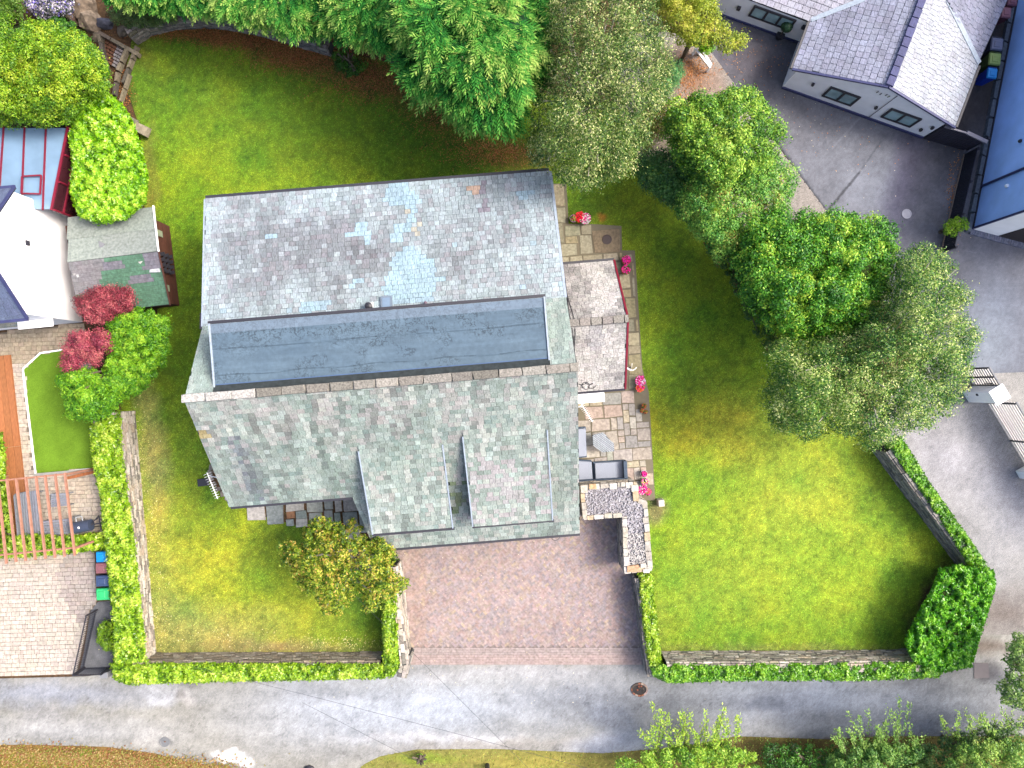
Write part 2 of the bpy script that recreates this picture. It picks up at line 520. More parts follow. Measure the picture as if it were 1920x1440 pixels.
def crown(poly, z0, z1, ncl, rpx, nleaf, ll, lw, cols, m, parent, name='crown', squash=.75, margin=.35,
          droop=0.0, low=.0, tintamp=.5, rnd=.5, hang=0.0, style='leaf', zvar=.2, scatter=.0):
    cx, cy, d = centres(poly, ncl, rpx * margin)
    n = len(cx)
    t = np.clip(d / (np.max(d) * .85), 0, 1)
    zc = z0 + (z1 - z0) * np.sqrt(1 - (1 - t) ** 2) * RG.uniform(1 - zvar * 2, 1 + zvar * .5, n)
    ppm = F / (H - zc)
    rw = rpx / ppm * RG.uniform(.55, 1.35, n)
    C0 = Pn(cx, cy, zc)
    mid = Pn(np.mean(cx), np.mean(cy), (z0 + z1) * .5)
    wgt = rw ** 2; wgt = wgt / wgt.sum()
    ci = RG.choice(n, nleaf, p=wgt)
    dv = unit(RG.normal(size=(nleaf, 3))); dv[:, 2] = np.abs(dv[:, 2]) * 1.0 - RG.random(nleaf) * .5 * (RG.random(nleaf) < .5)
    dv = unit(dv)
    rad = rw[ci] * (0.4 + .62 * RG.random(nleaf) ** .5) * (1 + scatter * RG.normal(size=nleaf) * .3)
    Q = C0[ci] + dv * rad[:, None] * np.array([1, 1, squash])
    far = RG.random(nleaf) < .05
    Q[far] = C0[ci][far] + dv[far] * (rw[ci][far] * RG.uniform(1.1, 1.7, far.sum()))[:, None]
    if low: Q[:, 2] -= RG.random(nleaf) ** 3 * low
    if hang: Q[:, 2] -= RG.exponential(hang, nleaf)
    tint = RG.normal(size=n) * tintamp * .35
    tt = np.clip(.45 + tint[ci] + RG.normal(size=nleaf) * rnd * .4 + (t[ci] - .5) * .15, 0, 1)
    C = pal(cols, tt)
    nv = unit(dv + RG.normal(size=(nleaf, 3)) * .55 + np.array([0, 0, .35]))
    outw = unit(C0[ci] - mid) * np.array([1, 1, 0])
    rv = RG.normal(size=(nleaf, 3)) * (1.0 if not droop else .45)
    if droop: rv = rv + droop * (outw * .8 + dv * .6 + np.array([0, 0, -.7]))
    ax = unit(rv - (rv * nv).sum(-1, keepdims=True) * nv)
    bx = np.cross(nv, ax)
    s = RG.uniform(.65, 1.3, nleaf)[:, None]
    o = leaf_obj(name, Q, ax * ll * .5 * s, bx * lw * .5 * s, C, m, parent)
    return o, C0, rw

def fronds(poly, z0, z1, ncl, rpx, nspray, cols, parent, name='crown', ln=.5, down=(0, -1, 0)):
    """feathery conifer sprays: leaflets set along short drooping stems"""
    cx, cy, d = centres(poly, ncl, rpx * .45)
    n = len(cx)
    t = np.clip(d / (np.max(d) * .8), 0, 1)
    zc = z0 + (z1 - z0) * np.sqrt(1 - (1 - t) ** 2) * RG.uniform(.72, 1.04, n)
    C0 = Pn(cx, cy, zc)
    rw = rpx / (F / (H - zc)) * RG.uniform(.7, 1.2, n)
    ci = RG.choice(n, nspray)
    dv = unit(RG.normal(size=(nspray, 3)) + np.array(down) * .7)
    dv[:, 2] = np.abs(dv[:, 2]) * .9 - .12; dv = unit(dv)
    base = C0[ci] + dv * rw[ci][:, None] * RG.uniform(.25, .8, nspray)[:, None]
    mid = C0.mean(0)
    od = unit((C0[ci] - mid) * np.array([1, 1, 0])) * .35 + np.array(down) * .55
    st = unit(dv * .7 + od + RG.normal(size=(nspray, 3)) * .25 + np.array([0, 0, -.3]))
    nv = unit(np.array([0, 0, 1.0]) + dv * .5 + RG.normal(size=(nspray, 3)) * .25)
    nv = unit(nv - (nv * st).sum(-1, keepdims=True) * st)
    sd = np.cross(st, nv)
    L = ln * RG.uniform(.6, 1.25, nspray)
    k = 11
    Pc = []; A = []; B = []; CC = []
    tint = RG.normal(size=n) * .2; bright = (RG.random(nspray) < .22) * .22
    hgt = t[ci] * .12
    for i in range(k):
        f = i / (k - 1)
        sg = 1 if i % 2 else -1
        if i == k - 1: sg = 0
        ld = unit(st * .85 + sd * sg * .6 + nv * RG.normal(size=(nspray, 1)) * .15)
        l = (L * (.42 - .18 * f))[:, None]
        p0 = base + st * (L * f)[:, None] - nv * (f * f * .12)
        Pc.append(p0 + ld * l * .5); A.append(ld * l * .6); B.append(np.cross(nv, ld) * .026 * RG.uniform(.8, 1.4, (nspray, 1)))
        CC.append(pal(cols, np.clip(.15 + tint[ci] + bright + hgt + f * .5 + RG.normal(size=nspray) * .12, 0, 1)))
    return leaf_obj(name, np.concatenate(Pc), np.concatenate(A), np.concatenate(B), np.concatenate(CC), M['conifer'], parent), C0, rw

def trunk(parent, base, tops, r, m, name='trunk'):
    mb = MB()
    base = Vector(base)
    hub = base + Vector((0, 0, max(.5, (min(t[2] for t in tops) - base.z) * .45)))
    mb.tube([base + Vector((0, 0, -.1)), (base + hub) / 2 + Vector((.05, .03, 0)), hub], r, 8, r * .75)
    for t in tops:
        t = Vector(t)
        md = (hub * .5 + t * .5) + Vector((R.uniform(-.3, .3), R.uniform(-.3, .3), R.uniform(.0, .4)))
        mb.tube([hub - Vector((0, 0, .1)), md, t], r * .5, 5, r * .1)
    return mb.build(name, m, parent)

def limbs_from(C0, rw, n):
    ix = RG.choice(len(C0), min(n, len(C0)), replace=False)
    return [tuple(C0[i] + np.array([0, 0, rw[i] * .75])) for i in ix]

def mound(poly, z0, z1, inset, parent, name='inner_growth', z00=0.0, m=None):
    """solid growth under the leaves of a hedge or shrub"""
    cxm = sum(p[0] for p in poly) / len(poly); cym = sum(p[1] for p in poly) / len(poly)
    step = 6
    xs = [p[0] for p in poly]; ys = [p[1] for p in poly]
    gx = np.arange(min(xs), max(xs) + step, step); gy = np.arange(min(ys), max(ys) + step, step)
    X, Y = np.meshgrid(gx, gy)
    d = edged(X, Y, poly) * np.where(inpoly(X, Y, poly), 1, -1) - inset
    mx = max(3.0, d.max())
    t = np.clip(d / min(mx, 45), 0, 1)
    Z = z0 + (z1 - z0) * np.sqrt(1 - (1 - t) ** 2) + (fbm(X / 30, Y / 30, 5) - .5) * .35 * min(1, z1 * .4)
    Z = np.where(d > -1.0, Z, np.where(d > -7, Z - .7, z00))
    V = Pn(X.astype(float), Y.astype(float), Z)
    keep = ((d[:-1, :-1] > -1) | (d[1:, 1:] > -1) | (d[1:, :-1] > -1) | (d[:-1, 1:] > -1))
    ny, nx = X.shape
    idx = np.arange(nx * ny).reshape(ny, nx)
    q = np.stack([idx[:-1, :-1], idx[1:, :-1], idx[1:, 1:], idx[:-1, 1:]], -1)[keep]
    used, inv = np.unique(q, return_inverse=True)
    return np_obj(name, V.reshape(-1, 3)[used], inv.reshape(-1, 4), m or M['core'], parent, smooth=True)

def hedge(name, label, cat, poly, z1, nleaf, cols, ll=.13, lw=.06, group=None, lump=.16, z0=.1, m=None, core=True, scale=1.0, rnd=.5):
    """clipped growth: leaves over the top and down the sides of a footprint given at height z1"""
    cxm = sum(p[0] for p in poly) / len(poly); cym = sum(p[1] for p in poly) / len(poly)
    b = P(cxm, cym, z1)
    th = thing(name, label, cat, (b.x, b.y, 0), group)
    xs = [p[0] for p in poly]; ys = [p[1] for p in poly]
    nt = int(nleaf * .78)
    X = RG.uniform(min(xs), max(xs), nt * 6); Y = RG.uniform(min(ys), max(ys), nt * 6)
    wob = (fbm(X / 14, Y / 14, 3) - .5) * 9
    k = inpoly(X, Y, poly) & (edged(X, Y, poly) + wob > 1.0)
    X, Y = X[k][:nt], Y[k][:nt]
    d = edged(X, Y, poly)
    rim = np.clip(d / 9.0, 0, 1)
    nz = fbm(X / 11, Y / 11, 21, 3) - .5
    Z = z1 - .28 * (1 - rim) ** 2 + nz * lump * 2.4 - RG.exponential(.05, len(X))
    top = Pn(X, Y, Z)
    g = np.stack([-(fbm((X + 3) / 11, Y / 11, 21, 3) - .5 - nz) * lump * 26, (fbm(X / 11, (Y + 3) / 11, 21, 3) - .5 - nz) * lump * 26, np.ones(len(X))], -1)
    nt = len(X)
    # sides
    W = [P(p[0], p[1], z1) for p in poly]
    A_ = sum(W[i].x * W[(i + 1) % len(W)].y - W[(i + 1) % len(W)].x * W[i].y for i in range(len(W)))
    E = [(W[i], W[(i + 1) % len(W)]) for i in range(len(W))]
    le = np.array([(b_ - a_).length for a_, b_ in E]); ns = nleaf - int(nleaf * .78)
    ei = RG.choice(len(E), ns, p=le / le.sum())
    a_ = np.array([tuple(e[0]) for e in E])[ei]; b_ = np.array([tuple(e[1]) for e in E])[ei]
    f = RG.random((ns, 1))
    sp = a_ * (1 - f) + b_ * f
    nn = np.cross(b_ - a_, np.array([0, 0, 1.0])) * (1 if A_ > 0 else -1)
    nn = unit(nn)
    zz_s = z0 + (z1 - .1 - z0) * RG.random(ns)
    sp[:, :2] *= ((H - zz_s) / (H - z1))[:, None]
    sp[:, 2] = zz_s
    sp += nn * (RG.normal(size=(ns, 1)) * .05 - .06)
    Q = np.concatenate([top, sp]); NV = np.concatenate([unit(g), nn])
    n = len(Q)
    nv = unit(NV + RG.normal(size=(n, 3)) * .5)
    rv = RG.normal(size=(n, 3))
    ax = unit(rv - (rv * nv).sum(-1, keepdims=True) * nv)
    bx = np.cross(nv, ax)
    s = RG.uniform(.6, 1.3, n)[:, None]
    tint = np.concatenate([nz * 1.3, np.full(ns, -.1)])
    C = pal(cols, np.clip(.5 + tint + RG.normal(size=n) * rnd * .45, 0, 1))
    leaf_obj('foliage', Q, ax * ll * .5 * s, bx * lw * .5 * s, C, m or M['laurel_leaf'], th)
    if core:
        c = Vector((sum(w.x for w in W) / len(W), sum(w.y for w in W) / len(W), 0))
        mound(poly, z1 - .4, z1 - .2, 8, th, z00=0)
    return th

# ================================================================== THE GROUND
g = MB(); g.prism([(-90, -80), (90, -80), (90, 80), (-90, 80)], -.5, -.03)
o = g.build('ground', M['soil']); o['kind'] = 'structure'

GR = lin(118, 142, 26); YL = lin(176, 176, 64); DG = lin(90, 122, 16); LT = lin(138, 88, 56); DRY = lin(178, 160, 104)
MID = lin(138, 164, 34)
LAWN = [(232, 150), (248, 72), (300, 50), (400, 48), (520, 68), (640, 96), (760, 125), (900, 160), (1200, 200), (1400, 330), (1440, 500),
        (1500, 600), (1560, 700), (1640, 832), (1700, 925), (1795, 1060), (1760, 1110), (1710, 1235), (1240, 1235), (1200, 1235),
        (1196, 1000), (1100, 900), (900, 900), (760, 1000), (745, 1235), (285, 1235), (262, 1000), (240, 800), (225, 760), (300, 620), (272, 430), (270, 330), (262, 240)]
lawn_blobs = [
    # litter along the top wall and under the conifers
    (430, 68, 190, 18, 4, LT, .95, .5), (560, 100, 95, 34, 10, LT, .95, .5), (700, 150, 110, 30, 25, LT, .98, .5), (820, 215, 70, 30, 35, LT, .7, .6), (930, 285, 90, 30, 15, LT, .98, .5),
    (640, 130, 60, 26, 0, LT, .7, .5), (235, 175, 16, 60, -8, LT, .7, .6), (285, 330, 12, 90, 0, lin(150, 118, 70), .8, .5), (262, 100, 22, 30, 0, LT, .4, .6),
    # greener and yellower turf, with shade of trees, house and hedges painted in
    (620, 180, 330, 90, 5, DG, .75, .9), (830, 290, 160, 60, 10, DG, .9, .7), (520, 250, 130, 60, 0, lin(104, 134, 22), .6, .8), (300, 130, 60, 60, 0, DG, .5, .8),  # dark green also carries the shade left of the conifers
    (330, 330, 80, 80, 0, lin(128, 156, 26), .7, .8), (420, 340, 110, 25, 0, lin(134, 160, 26), .6, .8), (360, 400, 40, 50, 0, lin(140, 168, 24), .7, .6),
    (345, 560, 45, 110, 0, DG, .6, .7), (310, 720, 50, 60, 0, DG, .6, .7),  # shade beside the left gable painted as darker grass
    (290, 900, 22, 170, -5, DRY, .75, .7), (300, 1130, 60, 100, -4, DRY, .7, .8), (330, 960, 50, 120, 0, lin(150, 158, 50), .5, .9),
    (440, 1080, 170, 110, 10, lin(170, 172, 46), .9, .8), (400, 1190, 120, 45, 0, lin(168, 156, 92), .7, .8), (560, 1215, 180, 14, 0, lin(160, 140, 92), .8, .6),
    (450, 980, 60, 40, 0, lin(168, 176, 36), .7, .7), (570, 1000, 60, 50, 0, DG, .8, .8), (640, 1170, 80, 40, 0, lin(146, 158, 44), .7, .7), (400, 920, 40, 80, 15, DG, .6, .8), (500, 1090, 60, 30, 0, lin(120, 148, 24), .5, .8),  # dark green left of the yellowing tree paints its shadow
    (690, 1140, 45, 70, 0, DG, .9, .6),  # drive hedge's shadow painted on the grass
    (1130, 390, 80, 40, 0, lin(96, 120, 18), .8, .8), (1240, 480, 90, 90, 20, lin(118, 138, 24), .8, .9), (1330, 620, 70, 120, -20, lin(120, 150, 26), .6, .8),
    (1290, 800, 120, 70, 10, lin(164, 156, 34), .8, .8), (1420, 800, 120, 60, 20, lin(160, 168, 46), .7, .8), (1500, 960, 150, 120, 40, lin(176, 184, 62), .8, .9),
    (1300, 960, 80, 80, 0, lin(128, 162, 34), .6, .8), (1420, 1060, 120, 90, 0, lin(154, 172, 50), .7, .9), (1600, 1080, 110, 90, 0, lin(140, 172, 40), .7, .9),
    (1300, 1120, 90, 70, 0, lin(140, 164, 50), .6, .8), (1650, 950, 30, 130, -32, DG, .5, .8), (1740, 1130, 22, 80, 25, lin(92, 74, 48), .9, .5), (1450, 1216, 230, 9, 0, lin(150, 140, 80), .6, .7),  # shade by the diagonal wall and the corner bush painted in
    (1430, 1180, 200, 30, 0, lin(132, 160, 40), .5, .9), (1215, 1180, 30, 60, 0, lin(140, 150, 60), .5, .7), (1230, 955, 26, 24, 0, lin(150, 132, 90), .8, .5),
    (1270, 690, 60, 50, 0, lin(100, 132, 20), .6, .8), (1126, 412, 9, 9, 0, lin(170, 120, 44), .9, .4), (390, 182, 9, 8, 0, lin(130, 164, 40), .6, .3), (410, 182, 8, 8, 0, lin(140, 168, 46), .5, .3),
    (1560, 830, 50, 26, 0, lin(150, 166, 44), .6, .7), (1440, 480, 50, 60, 0, DG, .6, .8), (1250, 330, 60, 40, 0, DG, .7, .8)]
def lawn_col(x, y):
    c = paint(x, y, MID, lawn_blobs, 3, 16)
    f = fbm(x / 17, y / 17, 44, 3) - .5
    f2 = fbm(x / 60, y / 60, 47, 3) - .5
    f3 = fbm(x / 2.6, y / 2.6, 50, 2) - .5
    f4 = fbm(x / 7, y / 7, 52, 3) - .5
    stripe = np.sin((x * .5 + y * .87) / 13.0) * .035 * (x > 1150) + np.sin(y / 9.0) * .03 * (x < 760) * (y > 850)
    k = 1.18 + f * .5 + f2 * .25 + f3 * .85 + f4 * .8 + stripe
    c = c * k[..., None]
    c[..., 0] *= .91 + f2 * .45 + f * .2
    c[..., 2] += .008
    return np.clip(c, .003, .8)
lawn = sheet('lawn', LAWN, .0, .09, M['lawn'], lambda x, y: lawn_col(x, y) * .85)

asp = lin(168, 167, 160)
LANE = [(-260, 1262), (0, 1272), (160, 1268), (200, 1264), (230, 1240), (470, 1240), (1215, 1240), (1500, 1235), (1700, 1215), (1800, 1190), (2150, 1190), (2150, 1392), (1900, 1386), (1650, 1386),
        (1560, 1600), (930, 1600), (-260, 1600)]
lane_blobs = [(300, 1300, 40, 18, 10, lin(222, 224, 226), .8, .4), (350, 1310, 22, 14, 20, lin(220, 216, 210), .6, .4), (285, 1385, 34, 20, 0, lin(198, 196, 190), .7, .3),
              (428, 1420, 36, 11, 6, lin(226, 226, 222), .95, .1), (458, 1424, 20, 14, 0, lin(210, 212, 210), .8, .15), (310, 1391, 10, 9, 0, lin(120, 122, 124), .8, .3), (340, 1305, 12, 9, 0, lin(120, 112, 100), .6, .3),
              (90, 1300, 220, 20, 0, lin(160, 168, 186), .6, .7), (120, 1370, 160, 20, 0, lin(196, 198, 200), .6, .8), (80, 1340, 40, 14, 0, lin(190, 190, 192), .5, .6),
              (640, 1330, 160, 60, 0, lin(196, 204, 216), .7, .8), (850, 1330, 190, 50, 0, lin(188, 198, 212), .7, .8), (800, 1385, 150, 8, 0, lin(208, 210, 214), .8, .4), (900, 1398, 170, 10, -2, lin(176, 172, 166), .7, .5),
              (980, 1260, 200, 14, 0, lin(198, 200, 204), .6, .6), (1150, 1395, 90, 24, -8, lin(186, 192, 206), .7, .4), (1150, 1350, 60, 26, 20, lin(148, 156, 172), .6, .4), (1080, 1310, 120, 30, 0, lin(160, 166, 176), .5, .8),
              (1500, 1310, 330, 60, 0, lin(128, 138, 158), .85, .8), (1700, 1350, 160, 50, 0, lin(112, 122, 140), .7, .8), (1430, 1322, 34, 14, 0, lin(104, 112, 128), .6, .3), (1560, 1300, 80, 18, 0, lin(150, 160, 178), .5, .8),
              (1840, 1215, 60, 16, 0, lin(110, 92, 80), .7, .6), (1855, 1260, 24, 22, 0, lin(96, 92, 98), .6, .3), (1400, 1290, 60, 14, 0, lin(160, 168, 180), .5, .8), (1650, 1390, 120, 8, 0, lin(110, 84, 70), .8, .5), (560, 1290, 60, 30, 0, lin(150, 158, 172), .4, .7)]
def lane_col(x, y):
    c = paint(x, y, asp, lane_blobs, 5, 13)
    f = fbm(x / 90, y / 22, 61, 4) - .5; f2 = fbm(x / 9, y / 9, 63, 3) - .5; f3 = fbm(x / 2.6, y / 2.6, 66, 2) - .5
    cr = np.abs(fbm(x / 55, y / 55, 71, 4) - .5)
    c = c * .88 * (1 + f * .55 + f2 * .3 + f3 * .5)[..., None]
    c = c * (1 - .35 * np.clip(1 - cr / .004, 0, 1))[..., None]
    return np.clip(c, .003, .8)
o = sheet('lane', LANE, .008, .075, M['road'], lane_col)

SIDE = [(1610, 800), (1690, 720), (1780, 640), (2150, 640), (2150, 1228), (1780, 1238), (1780, 1070), (1740, 1000), (1660, 870)]
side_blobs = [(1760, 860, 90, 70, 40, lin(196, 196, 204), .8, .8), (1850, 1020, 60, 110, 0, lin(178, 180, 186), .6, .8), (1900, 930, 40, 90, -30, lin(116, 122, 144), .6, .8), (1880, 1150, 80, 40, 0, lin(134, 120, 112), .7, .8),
              (1840, 780, 40, 60, -35, lin(140, 146, 160), .5, .7), (1845, 1215, 30, 14, 0, lin(112, 78, 60), .6, .6)]  # blue grey blobs along the slatted gate paint its shadow
def side_col(x, y):
    c = paint(x, y, lin(174, 173, 170), side_blobs, 8, 13) * .84
    f2 = fbm(x / 9, y / 9, 83, 3) - .5; f = fbm(x / 50, y / 50, 84, 4) - .5; f3 = fbm(x / 2.2, y / 2.2, 86, 2) - .5
    return np.clip(c * (1 + f * .5 + f2 * .3 + f3 * .45)[..., None], .003, .8)
sheet('side_lane', SIDE, -.004, .075, M['gravel'], side_col)

TARM = [(1340, 40), (1345, -120), (2150, -120), (2150, 690), (1855, 700), (1850, 745), (1800, 700), (1650, 560), (1545, 392), (1400, 190), (1335, 100)]
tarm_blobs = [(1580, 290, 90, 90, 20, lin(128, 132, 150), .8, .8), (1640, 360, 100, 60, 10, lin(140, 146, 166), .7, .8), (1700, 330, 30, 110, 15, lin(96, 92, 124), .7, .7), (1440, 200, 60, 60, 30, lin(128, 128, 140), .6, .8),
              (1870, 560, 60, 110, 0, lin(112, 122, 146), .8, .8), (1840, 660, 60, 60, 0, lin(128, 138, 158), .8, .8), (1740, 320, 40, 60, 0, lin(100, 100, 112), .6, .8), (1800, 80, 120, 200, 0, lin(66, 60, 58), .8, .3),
              (1400, 110, 60, 50, 0, lin(84, 80, 92), .8, .8), (1880, 470, 60, 60, 0, lin(96, 100, 120), .7, .8), (1700, 400, 14, 14, 0, lin(130, 136, 156), .0, .5)]  # dark blob left of the bungalow paints its shadow on the tarmac
def tarm_col(x, y):
    c = paint(x, y, lin(112, 114, 130), tarm_blobs, 12, 13)
    f = fbm(x / 60, y / 60, 93, 4) - .5; f2 = fbm(x / 4, y / 4, 95, 3) - .5
    for (x0, y0, x1, y1, w_, k_) in ((1553, 394, 1610, 325, 2.2, .6), (1610, 325, 1650, 268, 1.2, .3), (1560, 278, 1618, 215, 1.4, -.25), (1400, 188, 1548, 394, 2.4, .55), (1812, 470, 1830, 474, 1.4, -.3)):
        L2 = (x1 - x0) ** 2 + (y1 - y0) ** 2
        t_ = np.clip(((x - x0) * (x1 - x0) + (y - y0) * (y1 - y0)) / L2, 0, 1)
        d_ = np.hypot(x - x0 - t_ * (x1 - x0), y - y0 - t_ * (y1 - y0)) + f2 * 2
        c = c * (1 - k_ * np.clip(1.6 - d_ / w_, 0, 1))[..., None]
    return np.clip(c * (1 + f * .6 + f2 * .45)[..., None], .003, .8)
sheet('tarmac_yard', TARM, .002, .06, M['road'], lambda x, y: tarm_col(x, y) * np.array([1.08, 1.06, .94]))
GRV = [(1180, 60), (1260, 60), (1335, 100), (1402, 192), (1470, 290), (1548, 394), (1560, 430), (1400, 430), (1300, 330), (1200, 300), (1150, 180)]
sheet('gravel_strip', GRV, .012, .075, M['gravel'], lambda x, y: np.clip(paint(x, y, lin(166, 160, 154), [(1290, 140, 60, 34, 30, lin(160, 112, 76), .7, .6), (1250, 260, 60, 60, 0, lin(150, 132, 110), .6, .8), (1270, 235, 20, 16, 0, lin(216, 206, 196), .8, .5)], 15, 10)
      * (1 + (fbm(x / 3, y / 3, 99, 3) - .5) * .7)[..., None], .003, .8))

VERGE = [(-260, 1398), (60, 1396), (200, 1400), (290, 1412), (400, 1440), (440, 1600), (-260, 1600)]
verge_blobs = [(60, 1425, 90, 16, 0, lin(150, 150, 50), .8, .6), (190, 1430, 70, 12, 0, lin(146, 156, 44), .7, .6), (150, 1412, 30, 8, 0, lin(110, 150, 40), .8, .5), (330, 1436, 40, 12, 0, lin(140, 140, 50), .6, .6)]
sheet('verge', VERGE, .016, .09, M['lawn'], lambda x, y: np.clip(paint(x, y, lin(142, 112, 68), verge_blobs, 18, 10) * (1 + (fbm(x / 5, y / 5, 101, 3) - .5) * 1.1)[..., None], .003, .8))
VERGE2 = [(640, 1470), (684, 1432), (712, 1418), (780, 1405), (930, 1404), (1130, 1412), (1280, 1400), (1380, 1380), (1560, 1386), (1650, 1380), (2150, 1380), (2150, 1600), (680, 1600)]
sheet('verge', VERGE2, .017, .09, M['lawn'], lambda x, y: np.clip(paint(x, y, lin(146, 142, 78), [(1600, 1420, 420, 50, 0, lin(104, 88, 56), .9, .4), (800, 1424, 60, 8, 0, lin(128, 160, 46), .6, .6), (1000, 1430, 120, 14, 0, lin(176, 164, 84), .7, .6)], 19, 10) * (1 + (fbm(x / 5, y / 5, 103, 3) - .5) * .9)[..., None], .003, .8))

# grass blades over the turf
DRIVE = [(738, 992), (1088, 950), (1166, 944), (1212, 1246), (765, 1246), (745, 1130)]
HOUSE = [(420, 400), (1040, 340), (1100, 930), (700, 1000), (690, 930), (440, 935)]
PATIO = [(1036, 345), (1062, 345), (1066, 420), (1100, 420), (1165, 424), (1166, 470), (1190, 470), (1204, 690), (1216, 735), (1226, 900), (1228, 938), (1085, 938), (1050, 600)]
def blades(name, n, poly, holes, colf, hgt, wid, z):
    xs = [p[0] for p in poly]; ys = [p[1] for p in poly]
    X = RG.uniform(min(xs), max(xs), int(n * 2.2)); Y = RG.uniform(min(ys), max(ys), int(n * 2.2))
    k = inpoly(X, Y, poly)
    for h in holes: k &= ~inpoly(X, Y, h)
    X, Y = X[k][:n], Y[k][:n]
    c = colf(X, Y)
    lit = (c[:, 0] > c[:, 1] * 1.15)
    k = ~(lit & (RG.random(len(X)) < .75))
    X, Y, c = X[k], Y[k], c[k]
    n = len(X)
    B0 = Pn(X, Y, z)
    a = RG.uniform(0, 2 * math.pi, n)
    ln = RG.uniform(.6, 1.4, n) * hgt
    tip = B0 + np.stack([np.cos(a) * ln, np.sin(a) * ln, ln * RG.uniform(.15, .6, n)], -1)
    s = np.stack([-np.sin(a), np.cos(a), 0 * a], -1) * wid * .5
    V = np.stack([B0 - s, B0 + s, tip], 1).reshape(-1, 3)
    c = c * (1 + RG.normal(size=(n, 1)) * .36) * 1.36
    c[:, 0] *= 1 + RG.normal(size=n) * .16
    o = np_obj(name, V, np.arange(n * 3).reshape(n, 3), M['blade'], None, np.repeat(np.clip(c, .004, .7), 3, axis=0))
    o['kind'] = 'stuff'
    return o
o = blades('grass', 300000, LAWN, [DRIVE, HOUSE, PATIO], lawn_col, .05, .022, .0)
prop(o, 'short mown grass covering the garden lawn round the slate house', 'grass')

# ================================================================== THE SLATE HOUSE
EU = Vector((.9968, .0802, 0)); EV = Vector((.0802, -.9968, 0)); UP = Vector((0, 0, 1))
def W(U, V, z): return EU * U + EV * V + UP * z
def UVof(px, py, z):
    p = P(px, py, z)
    return p.x * EU.x + p.y * EU.y, p.x * EV.x + p.y * EV.y

house = thing('house', 'large slate roofed house with a long blue grey flat roof beside its ridge', 'house', W(-4.8, -1, 0))
ZR = 7.4
SL = .703
def zS(V): return ZR - SL * (V + .37)
def zN(V): return ZR - .707 * (-.37 - V) if V > -3.2 else 5.4 - .2247 * (-3.2 - V)

def prof_prism(mb, prof, u0, u1):
    n = len(prof)
    a = [W(u0, V, z) for V, z in prof]; b = [W(u1, V, z) for V, z in prof]
    mb.hexa(a, b)
mb = MB()
prof_prism(mb, [(-8.3, 0), (-8.3, 3.95), (-3.2, 5.1), (-.37, 7.05), (3.8, 4.12), (3.8, 0)], -11.6, -6.5)
prof_prism(mb, [(-8.3, 0), (-8.3, 3.95), (-3.2, 5.1), (-.37, 7.05), (6.4, 2.3), (6.4, 0)], -6.498, 2.12)
mb.build('wall', M['stucco'], house)

def slab(name, pts, th, m, parent):
    """roof board: polygon pts on a plane, thickness downwards"""
    mb = MB()
    mb.hexa([Vector(p) - UP * th for p in pts], [Vector(p) for p in pts])
    return mb.build(name, m, parent)

# roof slopes: north (low pitch), the upper strips, south
S_POLY = [(-11.86, -.37), (2.41, -.37), (2.41, 6.67), (-6.5, 6.67), (-6.84, 4.04), (-11.86, 4.04)]
sS = slab('roof_slope', [W(U, V, zS(V)) for U, V in reversed(S_POLY)], .12, M['underlay'], house)
sN = slab('roof_slope', [W(U, V, zN(V)) for U, V in [(-11.85, -8.54), (-11.86, -3.2), (2.33, -3.2), (2.22, -8.54)]], .12, M['underlay'], house)
sM = slab('roof_slope', [W(U, V, zN(V)) for U, V in [(-11.86, -3.202), (-11.86, -.372), (2.41, -.372), (2.33, -3.202)]], .12, M['underlay'], house)

